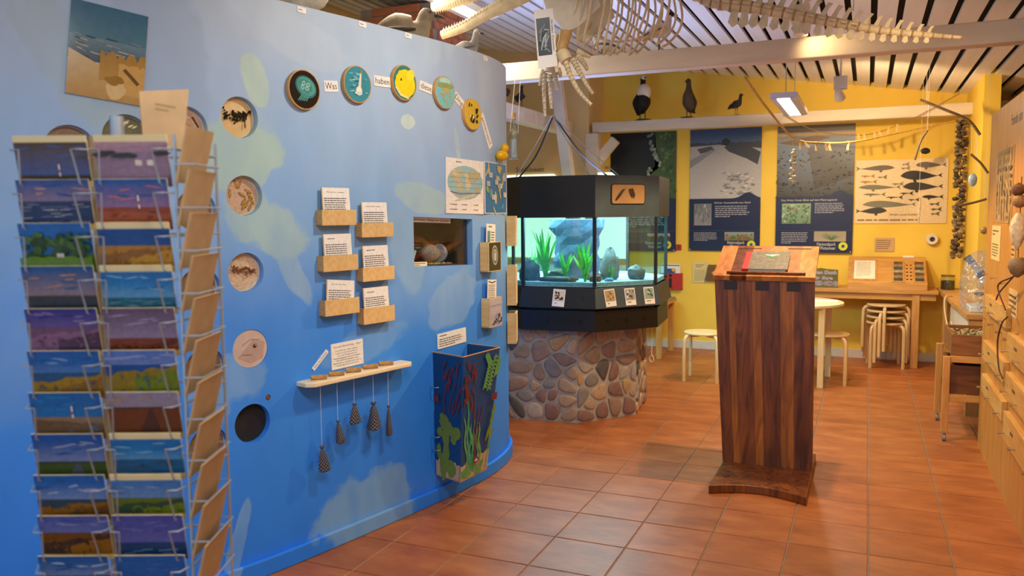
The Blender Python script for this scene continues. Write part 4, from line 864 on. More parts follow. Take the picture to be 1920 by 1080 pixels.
pr = OT[0]*.55+OT[1]*.45; nr0 = -nr; plant((pr[0]+nr0[0]*.16, pr[1]+nr0[1]*.16), 0, .13, 10, .03, 'short grassy green water plant behind the right pane', '46A858', .006)
pr = OT[0]*.80+OT[1]*.20; plant((pr[0]+nr0[0]*.30, pr[1]+nr0[1]*.30), 0, .25, 9, .06, 'green water plant just behind the corner post', '3A9848', .010)
def rock(p, r, lb, col='5C6468', nm='tank_stone', jit=.17, sq=.7):
    q = MB().ball((p[0], p[1], ZS+r[2]*sq), r, 14, 9, jit=jit, rnd=trg); tag(q.obj(nm, mat('rock_'+col, col, .85, .3, 25, bump=.4), smooth=True), lb, 'stone')
rock(inT(-.10, .07), (.15, .05, .022), 'long flat slate leaning on the tank sand', '4E4A42', 'slate_slab'); rock(inT(.30, .06), (.035, .028, .025), 'small round grey stone at the end of the slate', '5A5450')
rock(inT(-.97, .13), (.085, .06, .085), 'speckled dark stone in the tank corner', '4A545E'); rock(inT(-.25, .22), (.08, .05, .05), 'olive-brown stone behind the slate', '4C4A30'); rock(inT(.75, .24), (.06, .05, .035), 'dark layered stone beside the right plant', '3C4248')
for (t0, dd, r, lb, c_) in ((.50, .22, (.07, .05, .13), 'pointed grey rock behind the right pane', '6C7274'), (.84, .14, (.07, .06, .06), 'dark rugged rock near the right pane edge', '565A5C'), (.33, .09, (.035, .03, .015), 'small blue-ringed shell on the sand', '4C7890'), (.16, .13, (.05, .035, .03), 'reddish brick piece behind the right pane', '6E4038')):
    p = OT[0]+(OT[1]-OT[0])*t0+nr0*dd; rock(p, r, lb, c_)

# cords from the hood up to the beam, and the black cable
hook = ony(1043, 219, 1.50); hook = np.array([hook[0], 1.425, hook[2]])
for k, (px, lb) in enumerate(((960, 'left'), (1105, 'middle'), (1160, 'right'))):
    e_ = onz(px, 329, 1.77); e_ = e_ if k else onz(968, 331, 1.77)
    tag(MB().tube([hook, (hook+e_)/2+np.array([0, 0, -.01]), e_], .0035, 6).obj('hanging_rope', mat('rope_grey', 'A8A8B4', .8, .2, 80)), 'thin pale rope from the beam to the hood, %s one' % lb, 'rope', 'ropes above the aquarium')
for k, (px, lb) in enumerate(((975, 'left'), (1140, 'right'))):
    e_ = onz(px, 331, 1.78); md = (hook+e_)/2; tag(MB().tube(spline([hook+np.array([0, .02, 0]), md+np.array([0, .02, -.05]), e_]), .006, 7).obj('power_cable', mat('cable_black', '141416', .5)), 'black power cable from the beam to the hood, %s one' % lb, 'cable', 'black cables above the aquarium')

MB().tube([(-1.475, 2.06, .68), (-1.475, 2.06, .46)], .004, 6).obj('pull_cord', mat('cord_cream', 'E0D0B0', .8), aq); MB().tube([(-1.475+.016*math.cos(a_), 2.06, .435+.024*math.sin(a_)) for a_ in np.linspace(0, 6.28, 12)], .004, 6).obj('cord_loop', mat('cord_cream', 'E0D0B0', .8), aq)
# ================================================================== LECTERN AND FURNITURE
WAL = wood('walnut', '4A220A', '8A4A18', 'Z', 9, .35, .35, 2.6); WAL2 = wood('walnut_light', '9A5E2C', 'C88446', 'Y', 9, .35, .35, 2.6); BIR = wood('birch', 'D8B27A', 'E8CB98', 'Z', 8, .4); PINE = wood('pine', 'B9803E', 'D29C58', 'Z', 6, .45); PINEX = wood('pine_x', 'BE8642', 'D6A25C', 'X', 6, .45)
WALM = wood('walnut_mid', '74400F', 'B06A26', 'Z', 9, .35, .3, 2.6)
lec = thing('lectern', (-.55, .95, 0), 'dark walnut lectern with sloping desk and curved foot plate', 'lectern')
xb0, xb1, xt0, xt1 = -.787, -.290, -.850, -.302; zb, ztp = .045, 1.135
cuts = [0, .13, .20, .38, .47, .66, .80, 1]
for k in range(7):
    u0, u1 = cuts[k]+.0006, cuts[k+1]-.0006; L0 = lambda u: xb0+(xb1-xb0)*u; L1 = lambda u: xt0+(xt1-xt0)*u
    V = [(L0(u0), 1.0, zb), (L0(u1), 1.0, zb), (L1(u1), 1.0, ztp), (L1(u0), 1.0, ztp)]
    MB().add(V+[(p[0], p[1]+.035, p[2]) for p in V], [(0, 1, 2, 3), (7, 6, 5, 4), (0, 4, 5, 1), (1, 5, 6, 2), (2, 6, 7, 3), (3, 7, 4, 0)]).obj('plank', WALM if k in (1, 3, 5) else WAL, lec)
arc = [(xb0, .53), ]+[(xb0+(xb1-xb0)*k/12, .53+.085*math.sin(math.pi*k/12)) for k in range(1, 12)]+[(xb1, .53), (xb1, 1.36), (xb0, 1.36)]
MB().prism(arc, 0, .045).obj('foot_plate', WAL, lec, bevel=.005)
zf = 1.135; yn, yf, zn, zfar = .975, 1.33, 1.142, 1.300; t = np.array([0, yf-yn, zfar-zn]); LD = np.linalg.norm(t); t /= LD
DF = Frame(((xt0+xt1)/2, yn, zn), (1, 0, 0), t, np.cross((1, 0, 0), t)); wd = xt1-xt0+.006
for k in range(6): MB(DF).box((-wd/2+wd*(k+.5)/6, LD/2, -.014), (wd/6-.0006, LD, .028)).obj('desk_plank', (WAL2, WAL)[k % 5 == 1], lec)
for s_ in (-1, 1): MB().add([(-.576+s_*.255, 1.04, 1.09), (-.576+s_*.255, 1.30, 1.09), (-.576+s_*.255, 1.30, 1.25), (-.576+s_*.235, 1.04, 1.09), (-.576+s_*.235, 1.30, 1.09), (-.576+s_*.235, 1.30, 1.25)], [(0, 1, 2), (5, 4, 3), (0, 3, 4, 1), (1, 4, 5, 2), (2, 5, 3, 0)]).obj('bracket', WAL, lec)
MB().box((-.55, 1.30, .57), (.40, .03, 1.06)).obj('rear_panel', WAL, lec)
MB(DF).box((.01, .030, .007), (.43, .014, .014)).obj('ledge', WAL, lec, bevel=.004)
for x in (-.11, .17): MB(DF).box((x, LD-.035, -.0005), (.13, .010, .003)).obj('slot', mat('slot_dark', '120A06', .7), lec)
for u in (.17, .49, .80): MB().box((xt0+(xt1-xt0)*u, .9995, 1.085), (.075, .004, .05)).obj('tenon', mat('walnut_dark', '2A160C', .4), lec)
bk = thing('guest_book', DF((-.0, .05, .001)), 'grey bound book with red spine lying on the lectern', 'book')
MB(DF).box((.012, .155, .012), (.205, .215, .020)).obj('pages', mat('page_edge', 'E8E2D2', .7), bk); MB(DF).box((.02, .155, .0235), (.215, .225, .003)).obj('cover', mat('cover_marbled', '6A655C', .55, .35, 50), bk)
MB(DF).box((-.105, .155, .013), (.036, .225, .026)).obj('spine', mat('spine_red', 'C02A24', .45, .06), bk, bevel=.004)
a = Art(DF.moved(.03, .205, .0252), .0003); a.poly([(-.05, .022), (.05, .022), (0, -.022)], '2E8A50'); a.poly([(-.045, .019), (.045, .019), (0, -.003)], 'E8F0E4'); a.line([(-.02, .012), (-.006, .002), (0, .012)], .005, '2E8A50'); a.line([(.008, .012), (.018, .006), (.024, .014)], .004, '2E8A50'); a.obj('emblem', PRINT, bk)
# ---- stools
def stool_parts(t, c, z0=0.0, rot=0.0, feet=0.0, m=BIR):
    f = Frame((c[0], c[1], z0), (math.cos(rot), math.sin(rot), 0), (-math.sin(rot), math.cos(rot), 0), (0, 0, 1)); H = .437
    MB(f).lathe([(.168, H-.018), (.175, H-.014), (.175, H-.004), (.171, H)], 32).obj('seat', m, t, smooth=True)
    for k in range(4):
        a_ = math.pi/4+k*math.pi/2; d = np.array([math.cos(a_), math.sin(a_)]); P = [(*(d*r_), z) for r_, z in ((.05, H-.028), (.15, H-.028), (.180, H-.034), (.198, H-.055), (.203, H-.09), (.205, .20), (.205, feet))]
        MB(f).tube(P, [(.011, .019)]*len(P) if False else .0155, 8).obj('leg', m, t, smooth=True)
def stool(c, lb, rot=0.0, z0=0.0, group=None): t = thing('stool', (*c, z0), lb, 'stool', group); stool_parts(t, c, z0, rot); return t
stool((-1.37, 3.575), 'round birch stool left of the lectern', 0); stool((-.33, 3.87), 'round birch stool beside the round table leg', .0)
sx, sy = onz(1658, 686)[:2]; sy = min(sy, 4.92)
for k, lb in enumerate(('lowest stool of the stack under the desk', 'second stool from below in the stack', 'third stool from below in the stack', 'topmost stool of the stack under the desk')): stool((sx, sy), lb, rot=.1+.2*k, z0=.058*k, group='stacked stools')
tb = thing('round_table', (-.63, 3.86, 0), 'low round birch table behind the lectern', 'table')
MB().lathe([(.415, .687), (.42, .690), (.42, .708), (.415, .712)], 48, (-.63, 3.86, 0)).obj('table_top', wood('birch_top', 'E6CFA4', 'F0DDB8', 'X', 5), tb, smooth=True)
for k in range(4): a_ = math.radians(-49+90*k); MB().box((-.63+.385*math.cos(a_), 3.86+.385*math.sin(a_), .343), (.05, .05, .687)).obj('leg', BIR, tb, bevel=.004)
tag(MB().box((-.36, 3.95, .7135), (.2, .15, .002)).obj('paper_sheet', WHITE), 'white paper sheet on the round table', 'paper')
# ---- bench with peg board
bn = thing('side_bench', (-2.35, 4.75, 0), 'plain pine side table behind the aquarium', 'table')
MB().box((-2.33, 4.74, .56), (.80, .64, .03)).obj('top', PINEX, bn, bevel=.004); MB().box((-2.33, 4.45, .52), (.76, .022, .05)).obj('apron', PINEX, bn)
for x in (-2.68, -1.985):
    for y in (4.47, 5.02): MB().box((x, y, .2725), (.055, .055, .545)).obj('leg', PINE, bn, bevel=.003)
pbd = thing('peg_board', (-2.1, 4.72, .575), 'grey board with small pegs on the side table', 'game board'); MB().box((-2.15, 4.74, .587), (.44, .5, .024)).obj('board', mat('board_grey', '9A8C78', .7), pbd)
for k in range(7): MB().lathe([(.007, .599), (.005, .622)], 8, (-2.03+.02*(k % 2), 4.52+.07*k, 0)).obj('peg', PINE, pbd)
# ---- long desk under the posters and the arm along the right side
dk = thing('wall_desk', (0, 5.0, 0), 'pine wall desk under the posters', 'desk'); DZ = .75
MB().box((-.12, 5.015, DZ-.0175), (1.42, .45, .035)).obj('worktop', PINEX, dk, bevel=.003); MB().box((-.12, 4.83, DZ-.065), (1.38, .025, .06)).obj('apron', PINEX, dk)
for x in (-.75, .40): MB().box((x, 4.83, .3575), (.065, .05, .715)).obj('leg', PINE, dk, bevel=.003)
dr = thing('side_desk', (.92, 3.4, 0), 'pine desk carrying the bagged microscope', 'desk')
MB().add([(.635, 2.92, DZ-.035), (1.30, 2.92, DZ-.035), (1.30, 3.90, DZ-.035), (.79, 3.94, DZ-.035), (.79, 5.22, DZ-.035), (.60, 5.22, DZ-.035)]+[(.635, 2.92, DZ), (1.30, 2.92, DZ), (1.30, 3.90, DZ), (.79, 3.94, DZ), (.79, 5.22, DZ), (.60, 5.22, DZ)], [(5, 4, 3, 2, 1, 0), (6, 7, 8, 9, 10, 11)]+[(i, (i+1) % 6, 6+(i+1) % 6, 6+i) for i in range(6)]).obj('worktop', wood('worktop_y', 'B88444', 'D4A262', 'Y', 6, .45), dr)
MB().box((.70, 2.96, .3575), (.09, .05, .715)).obj('leg', PINE, dr); MB().box((1.1, 2.96, .3575), (.07, .05, .715)).obj('leg', PINE, dr); MB().box((.625, 4.55, .3575), (.03, .05, .715)).obj('leg', PINE, dr); MB().box((.665, 3.7, .42), (.014, 1.4, .58)).obj('side_panel', mat('panel_white', 'D8D0BC', .6, .05), dr)
pts = [(.63, 4.5, .745), (.615, 4.45, .60), (.612, 4.2, .68), (.612, 3.9, .52), (.612, 3.7, .66), (.615, 3.4, .56), (.612, 3.2, .60), (.612, 3.0, .40)]
tag(MB().tube(spline([(.66, 4.3, .757), (.60, 4.2, .757), (.588, 4.1, .66), (.592, 3.8, .55), (.59, 3.5, .62), (.592, 3.2, .52), (.594, 3.05, .45)]), .006, 7).obj('cream_cable', mat('cable_cream', 'D8C49C', .5)), 'looped cream cable hanging down the side desk', 'cable')
# ---- sloping sorting box on the desk
sb = thing('sorting_box', (.05, 4.95, DZ), 'sloping pine display box with sliders on the wall desk', 'display box')
SBW = .70; x0 = float(ony(1589, 530, 4.80)[0]); cx = x0+SBW/2
V = [(x0, 4.795, DZ), (x0+SBW, 4.795, DZ), (x0+SBW, 5.20, DZ), (x0, 5.20, DZ), (x0, 4.795, DZ+.065), (x0+SBW, 4.795, DZ+.065), (x0+SBW, 5.20, DZ+.30), (x0, 5.20, DZ+.30)]
MB().add(V, [(3, 2, 1, 0), (4, 5, 6, 7), (0, 1, 5, 4), (1, 2, 6, 5), (2, 3, 7, 6), (3, 0, 4, 7)]).obj('body', PINEX, sb, bevel=.003)
tv = np.array([0, .405, .235]); LT = np.linalg.norm(tv); tv /= LT; SF = Frame((cx, 4.795, DZ+.065), (1, 0, 0), tv, np.cross((1, 0, 0), tv))
MB(SF).box((-.20, .22, .003), (.225, .36, .006)).obj('text_frame', PINE, sb); MB(SF).box((-.20, .22, .0065), (.19, .32, .002)).obj('sheet', WHITE, sb)
a = Art(SF.moved(-.20, .22, .0078), .0002); a.rect(-.09, -.155, .09, .155, 'F1E8D0'); a.para(-.075, -.13, .075, .14, 12, 'B8A888'); a.obj('print', PRINT, sb)
for x in (.10, .285):
    MB(SF).box((x, .20, .004), (.115, .37, .008)).obj('slider_frame', PINE, sb, bevel=.002)
    for k in range(7): MB(SF).box((x, .055+.048*k, .009), (.078, .044, .003)).obj('slider', mat('slider_%d' % (k % 4), ('4A463C', '8A7A60', '6A4A34', 'A89A80')[k % 4], .4, .4, 30), sb)
for x in (.178, .212):
    for k in range(5): MB(SF).lathe([(.010, .0004), (.010, .0012)], 12, (x, .07+.062*k, 0)).obj('hole', mat('hole_dark', '1A0E06', .8), sb)
MB(SF).box((.195, LT-.012, .008), (.10, .022, .012)).obj('label', WHITE, sb)
gj = thing('glass_jar', (.70, 5.02, DZ), 'glass jar of dark finds beside the sorting box', 'jar'); MB().lathe([(.055, DZ+.001), (.065, DZ+.01), (.065, DZ+.11), (.055, DZ+.125)], 20, (.68, 5.02, 0)).obj('jar', glassmat('jar_glass', (.85, .9, .8), .12), gj); MB().lathe([(.058, DZ+.003), (.058, DZ+.085)], 16, (.68, 5.02, 0)).obj('filling', mat('finds', '3A3424', .8, .6, 60), gj); MB().lathe([(.06, DZ+.126), (.06, DZ+.14)], 20, (.68, 5.02, 0)).obj('lid', mat('lid_brass', '8A7A50', .35, .1, metal=.8), gj)
df = UPF((float(ony(1542, 520, 4.88)[0]), 4.88, DZ+.095), (1, 0, 0)); t_ = thing('donation_sign', df((0, -.095, 0)), 'olive hand-painted thank-you sign with purple lettering on the desk', 'sign'); MB(df).prism([(-.17, -.095), (.145, -.095), (.145, .085), (.05, .09), (-.02, .10), (-.17, .07)], -.012, 0).obj('board', mat('sign_olive', '6A6428', .6, .2, 14), t_)
a = Art(df, .0005)
for tx, x, y, s_, w_ in (('Vielen Dank', .0, .055, .045, .27), ('für Ihre', .0, .0, .042, .19), ('SPENDE', .0, -.055, .055, .28)):
    for dx, dy in ((.003, 0), (-.003, 0), (0, .003), (0, -.003)): a.text(tx, x+dx, y+dy, s_, 'DCD0E0', width=w_)
    a.text(tx, x, y, s_, '4A2A86', width=w_)
a.obj('lettering', PRINT, t_)
# ---- microscope under a plastic bag
ms = thing('microscope', (0.760, 3.230, DZ), 'blue and white microscope under a clear plastic bag', 'microscope'); MW = mat('scope_white', 'DCE2E8', .35, .03); MBL = mat('scope_blue', '2C5C8C', .4, .1)
MB().box((0.780, 3.200, DZ+.022), (.22, .26, .044)).obj('foot', MW, ms, bevel=.008); MB().tube([(0.880, 3.240, DZ+.04), (0.890, 3.260, DZ+.18), (0.850, 3.260, DZ+.28), (0.780, 3.220, DZ+.30)], .028, 10).obj('arm', MW, ms, smooth=True)
MB().box((0.770, 3.180, DZ+.13), (.12, .12, .014)).obj('stage', MBL, ms); MB().tube([(0.800, 3.200, DZ+.18), (0.760, 3.210, DZ+.27), (0.690, 3.230, DZ+.36)], .024, 12).obj('tube', MW, ms); MB().tube([(0.690, 3.230, DZ+.36), (0.655, 3.240, DZ+.405)], .028, 12).obj('eyepiece', MBL, ms); MB().tube([(0.765, 3.205, DZ+.255), (0.740, 3.215, DZ+.29)], .033, 12).obj('ring', MBL, ms)
def bagmat():
    m, nt, b = newmat('plastic_bag'); N, L = nt.nodes, nt.links; N.remove(b); t = N.new('ShaderNodeBsdfTransparent'); g = N.new('ShaderNodeBsdfGlossy'); g.inputs['Roughness'].default_value = .18; d = N.new('ShaderNodeBsdfDiffuse'); d.inputs[0].default_value = (.85, .85, .9, 1)
    m1 = N.new('ShaderNodeMixShader'); m1.inputs[0].default_value = .5; m2 = N.new('ShaderNodeMixShader'); m2.inputs[0].default_value = .30; tc = N.new('ShaderNodeTexCoord'); nz = N.new('ShaderNodeTexNoise'); nz.inputs['Scale'].default_value = 9; nz.inputs['Distortion'].default_value = 2; L.new(tc.outputs['Object'], nz.inputs['Vector']); bp = N.new('ShaderNodeBump'); bp.inputs['Strength'].default_value = 1; bp.inputs['Distance'].default_value = .06; L.new(nz.outputs[0], bp.inputs['Height']); L.new(bp.outputs[0], g.inputs['Normal']); L.new(bp.outputs[0], d.inputs['Normal'])
    L.new(g.outputs[0], m1.inputs[1]); L.new(d.outputs[0], m1.inputs[2]); L.new(t.outputs[0], m2.inputs[1]); L.new(m1.outputs[0], m2.inputs[2]); L.new(m2.outputs[0], N['Material Output'].inputs[0]); return m
BAG = bagmat(); rr = random.Random(2); q = MB(); prof = [(.17, .002), (.18, .08), (.185, .2), (.18, .32), (.15, .40), (.08, .45), (.01, .46)]; n = 22
V = [(.79+r_*(1+rr.uniform(-.07, .07))*math.cos(2*math.pi*k/n)*.95, 3.22+r_*(1+rr.uniform(-.07, .07))*math.sin(2*math.pi*k/n), DZ+z) for r_, z in prof for k in range(n)]
q.add(V, [(i*n+k, i*n+(k+1) % n, (i+1)*n+(k+1) % n, (i+1)*n+k) for i in range(len(prof)-1) for k in range(n)]); q.obj('dust_bag', BAG, ms, smooth=True)
# ---- trolley with drawers of shells
tr = thing('trolley', (.62, 2.42, 0), 'small pine trolley on castors with two trays', 'trolley')
X0, X1, Y0, Y1 = .455, .95, 2.14, 2.72
for x in (X0, X1):
    for y in (Y0, Y1):
        MB().box((x, y, .31), (.04, .045, .50)).obj('post', PINE, tr, bevel=.003); MB().lathe([(.006, .045), (.006, .062)], 10, (x, y, 0)).obj('stem', mat('steel', 'C8C8C8', .3), tr)
        w_ = MB(Frame((x, y, .024), (0, 1, 0), (0, 0, 1), (1, 0, 0))).lathe([(.018, -.012), (.024, -.008), (.024, .008), (.018, .012)], 16).obj('castor', mat('castor_metal', 'A8A8A4', .3, .1, metal=.8), tr)
for z in (.545, .29):
    for y in (Y0, Y1): MB().box(((X0+X1)/2, y, z), (X1-X0-.04, .03, .04)).obj('rail', PINEX, tr)
def tray(z0, z1, m, lb):
    t = thing('wooden_tray', ((X0+X1)/2, (Y0+Y1)/2, z0), lb, 'tray'); x0_, x1_, y0_, y1_ = X0+.025, X1-.025, Y0+.02, Y1-.02
    MB().box(((x0_+x1_)/2, (y0_+y1_)/2, z0+.006), (x1_-x0_, y1_-y0_, .012)).obj('bottom', m, t)
    for y in (y0_+.008, y1_-.008): MB().box(((x0_+x1_)/2, y, (z0+z1)/2+.006), (x1_-x0_, .014, z1-z0-.012)).obj('side', m, t)
    for x in (x0_+.008, x1_-.008): MB().box((x, (y0_+y1_)/2, (z0+z1)/2+.006), (.014, y1_-y0_-.03, z1-z0-.012)).obj('side', m, t)
tray(.567, .70, wood('tray_brown', '7A4C22', '98643A', 'X', 7), 'brown tray of shells on top of the trolley'); tray(.312, .50, wood('tray_dark', '5A3418', '7A4A24', 'X', 7), 'dark brown tray in the lower trolley shelf')
q = MB(); rr = random.Random(9)
for k in range(420): q.ball((rr.uniform(X0+.05, X1-.05), rr.uniform(Y0+.05, Y1-.05), .645+rr.uniform(0, .04)), (rr.uniform(.008, .02), rr.uniform(.008, .016), .006), 6, 4, rot=Matrix.Rotation(rr.uniform(0, 3), 3, 'Z') @ Matrix.Rotation(rr.uniform(-.6, .6), 3, 'X'))
o = q.obj('shell_heap', mat('shells_mixed', 'A89468', .7, .6, 50)); tag(o, 'heap of small mixed shells in the top tray', 'shells'); o['kind'] = 'stuff'
tag(MB().ball((.80, 2.20, .735), (.10, .035, .03), 14, 8, rot=Matrix.Rotation(.5, 3, 'Y')).obj('cuttlebone', mat('bone_white', 'E8E4DC', .6), smooth=True), 'white oval cuttlebone lying over the shell tray', 'cuttlebone')
# ================================================================== DRAWER WALL ON THE RIGHT
VEN = wood('veneer', 'B87A30', 'CC9248', 'Z', 5, .35, .06); VENE = wood('veneer_edge', 'C89246', 'DCAE66', 'Y', 8, .4, .06)
cb = thing('drawer_wall', (.74, .3, 0), 'tall veneered drawer wall with panels headed Funde am Strand', 'cabinet')
XF = .645; YE = 2.10; SEAM = 1.02
MB().box((XF+.09, (YE-1.6)/2, .50), (.18, YE+1.6, 1.0)).obj('lower_body', VEN, cb)
MB().box((XF+.07, (YE+SEAM)/2, 1.545), (.14, YE-SEAM-.002, 1.09)).obj('upper_panel', VEN, cb); MB().box((XF+.07, (SEAM-1.6)/2, 1.545), (.14, SEAM+1.6-.002, 1.09)).obj('upper_panel', VEN, cb)
KN = mat('knob_steel', 'B8A890', .3, .05, metal=.9)
def rowbox(y0, y1, z0, z1):
    d = MB().box((XF-.0135, (y0+y1)/2, (z0+z1)/2), (.027, y1-y0, z1-z0)).obj('drawer', VENE, cb, bevel=.002)
    for u in (.08, .46, .92): MB(Frame((XF-.027, y0+(y1-y0)*(1-u), z0+(z1-z0)*.28), (0, 1, 0), (0, 0, 1), (-1, 0, 0))).lathe([(.004, 0), (.004, .02), (.008, .021), (.008, .030)], 10).obj('knob', KN, d)
    MB().box((XF-.0275, y0+(y1-y0)*.68, (z0+z1)/2+.012), (.002, .075, .014)).obj('label_slot', mat('slot_brown', '6A4420', .6), d)
for y0, y1 in ((1.0, 1.82), (.10, .93), (-.80, .03)):
    for z0, z1 in (((.90, 1.004), (.615, .725), (.415, .520)) if y0 > .9 else ((.77, .893), (.565, .692), (.35, .490))): rowbox(y0, y1, z0, z1)
for z, ys in ((1.115, (1.95, 1.60, 1.22)), (.84, (1.95, 1.62, 1.30, 1.02))):
    for y in ys: MB(Frame((XF, y, z), (0, 1, 0), (0, 0, 1), (-1, 0, 0))).lathe([(.004, 0), (.004, .022), (.008, .023), (.008, .032)], 10).obj('knob', KN, cb)
PF = lambda y, z: Frame((XF-.0003, y, z), (0, -1, 0), (0, 0, 1), (-1, 0, 0))
a = Art(PF(1.15, 1.975), .0004); a.text('Funde am', .02, 0, .085, '3A2A18', width=.34); a.obj('lettering', PRINT, cb); a = Art(PF(.75, 1.985), .0004); a.text('Strand', 0, 0, .085, '3A2A18', width=.30); a.obj('lettering', PRINT, cb)
def fpanel(y, z, w_, h, name, lb, cat, draw, col='CDA468', t=.003):
    f = PF(y, z); t_ = thing(name, f((0, -h/2, 0)), lb, cat); MB(f).box((0, 0, t/2+.0004), (w_, h, t)).obj('sheet', mat('sheet_'+col, col, .5, .06), t_); a = Art(f, t+.0008); draw(a, w_, h); a.obj('print', PHOTO, t_)
def d_finds(a, w, h):
    a.rect(-w*.49, -h*.49, w*.49, h*.49, 'B08A56')
    for r_ in range(9):
        for c in range(6): a.ell((-.4+.16*c)*w+R.uniform(-.02, .02)*w, (-.43+.108*r_)*h, R.uniform(.03, .07)*w, R.uniform(.025, .045)*h, R.choice(['6A5034', '8E7650', '54483C', 'C4A880', '7A6A58', '4A4448']), R.uniform(0, 3), 9, .25)
fpanel(1.44, 1.64, .60, .41, 'finds_poster', 'tan poster of shells and beach finds on the drawer wall', 'poster', d_finds)
fpanel(1.66, 1.315, .34, .20, 'finds_notice', 'cream text notice under the beach finds poster', 'notice', lambda a, w, h: (a.para(-w*.4, h*.2, w*.4, h*.4, 2, '6A5438'), a.para(-w*.4, -h*.4, w*.4, .0, 5, '8A7450')), 'E8CE90')
fpanel(1.03, 1.33, .12, .26, 'finds_caption', 'narrow text caption on the drawer wall seam', 'notice', lambda a, w, h: a.para(-w*.42, -h*.45, w*.42, h*.45, 9, '6A5030'), 'D6AE6C')
fpanel(.97, 1.035, .26, .135, 'finds_legend', 'pale legend sheet with rows of dark bars', 'notice', lambda a, w, h: [a.rect((-.42+.22*c)*w, (-.38+.2*r_)*h, (-.28+.22*c)*w, (-.3+.2*r_)*h, '3A3024') for r_ in range(4) for c in range(4)], 'E0BC80')
# knots, shells and cork hung on the panel
sh = thing('hanging_finds', (XF-.03, .69, 1.25), 'string of cork, whelk shell and scallop hung on the drawer wall', 'shell string')
MB().ball((XF-.04, .70, 1.60), (.03, .05, .03), 12, 8, jit=.1, rnd=R).obj('burr', mat('burr', '6A4628', .8, .3, 30), sh); MB().ball((XF-.035, .69, 1.545), (.03, .04, .032), 12, 8).obj('cork_ball', mat('cork_ball', '9A7244', .7, .3, 30), sh)
MB(Frame((XF-.035, .70, 1.40), (0, 1, 0), (1, 0, 0), (0, 0, 1))).lathe([(.004, -.085), (.018, -.06), (.03, -.02), (.036, .02), (.028, .06), (.010, .09)], 14).obj('whelk_shell', mat('whelk', 'DCCAA4', .6, .25, 40, bump=.5), sh, smooth=True)
MB(Frame((XF-.03, .69, 1.235), (0, 1, 0), (1, 0, 0), (0, 0, 1))).lathe([(.006, -.05), (.03, -.03), (.042, .0), (.036, .03), (.02, .045)], 18).obj('scallop_shell', mat('scallop', '8A7250', .6, .3, 60, stretch=(1, 8, 1), bump=.5), sh, smooth=True)
MB().tube([(XF-.03, .695, 1.66), (XF-.03, .695, 1.2)], .002, 5).obj('cord', mat('cord_dark', '4A3018', .8), sh)
for P in ([(XF-.045, .69, 1.19), (XF-.06, .98, 1.09), (XF-.05, 1.18, 1.03)], [(XF-.045, .69, 1.19), (XF-.07, .98, 1.12), (XF-.06, .78, 1.02)], [(XF-.05, .78, .985), (XF-.05, .95, .93), (XF-.05, 1.06, .82), (XF-.05, .98, .70), (XF-.05, .84, .67)]):
    MB().tube(spline(P), .004, 6).obj('cord', mat('cord_dark', '4A3018', .8), sh)

# ================================================================== BACK WALL PRINTS
YW = YB-.008
def wallposter(x0, x1, z0, z1, name, lb, cat, draw, col='101F3C', t=.006, y=YW, m=None, pm=None):
    f = Frame(((x0+x1)/2, y, (z0+z1)/2), (1, 0, 0), (0, 0, 1), (0, -1, 0)); w_, h = x1-x0, z1-z0
    t_ = thing(name, f((0, -h/2, 0)), lb, cat); MB(f).box((0, 0, t/2-.004), (w_, h, t)).obj('board', m or mat('board_'+col, col, .4, .04), t_)
    a = Art(f, t-.0037); draw(a, w_, h); a.obj('print', pm or PRINT, t_); return f, t_
NAVY = '14224A'
def logo(a, w, h):
    a.text('Nationalpark', .17*w, -.432*h, .04*w*1.6, 'D8D8D4', width=.24*w); a.text('Wattenmeer', .19*w, -.463*h, .04*w*1.6, 'D8D8D4', width=.20*w); a.ell(.385*w, -.447*h, .058*w, .058*w, 'D0D428', 0, 24); a.ell(.385*w, -.447*h, .022*w, .022*w, '1A4A8A', 0, 16)
    for x, y in ((-.48, -.49), (.48, -.49)): a.ell(x*w, y*h, .008*w, .008*w, 'D8D8D4', 0, 8)
def wave(a, w, h, y, c=NAVY): a.add([(x*w, -.5*h, a.up()) for x in (-.5, .5)]+[((.5-k/20)*w, (y+(.05*math.exp(-((.5-k/20-.33)/.11)**2)))*h, a.k) for k in range(21)], [tuple(range(23))], c)
def d_map(a, w, h):
    a.rect(-.5*w, -.06*h, .5*w, .5*h, '0B1018', '0A0C14'); rr = random.Random(4)
    a.fan([(.18*w, .5*h), (.20*w, .35*h), (.26*w, .28*h), (.24*w, .2*h), (.1*w, .14*h), (-.15*w, .06*h), (-.2*w, -.06*h), (.5*w, -.06*h), (.5*w, .5*h)], '3E5A2C')
    for k in range(140): x, y = rr.uniform(-.1, .48), rr.uniform(-.04, .48); (x > .28 or y < .05+.1*x) and a.ell(x*w, y*h, rr.uniform(.01, .04)*w, rr.uniform(.006, .02)*h, rr.choice(['4A6A34', '345026', '5C7A44', '2C4420']), rr.uniform(0, 3), 7, .3)
    for k in range(50): t = rr.random(); a.ell((.19+.08*math.sin(t*5)+rr.gauss(0, .02)-(.25*(1-t) if t < .4 else 0))*w, (.02+.46*t)*h, .022*w, .014*h, rr.choice(['7C8674', '98A090', '5C8C94', '6C7C68']), rr.uniform(0, 3), 7, .3)
    wave(a, w, h, -.08); a.para(-.4*w, -.30*h, .42*w, -.16*h, 9, 'B8BCC8'); a.rect(-.5*w, -.335*h, .5*w, -.331*h, '3A4A70'); a.rect(.08*w, -.42*h, .42*w, -.35*h, '9A8468', 'B8A898'); a.ridge(.08*w, .42*w, -.42*h, -.375*h, '4A3A28', .008*h); logo(a, w, h)
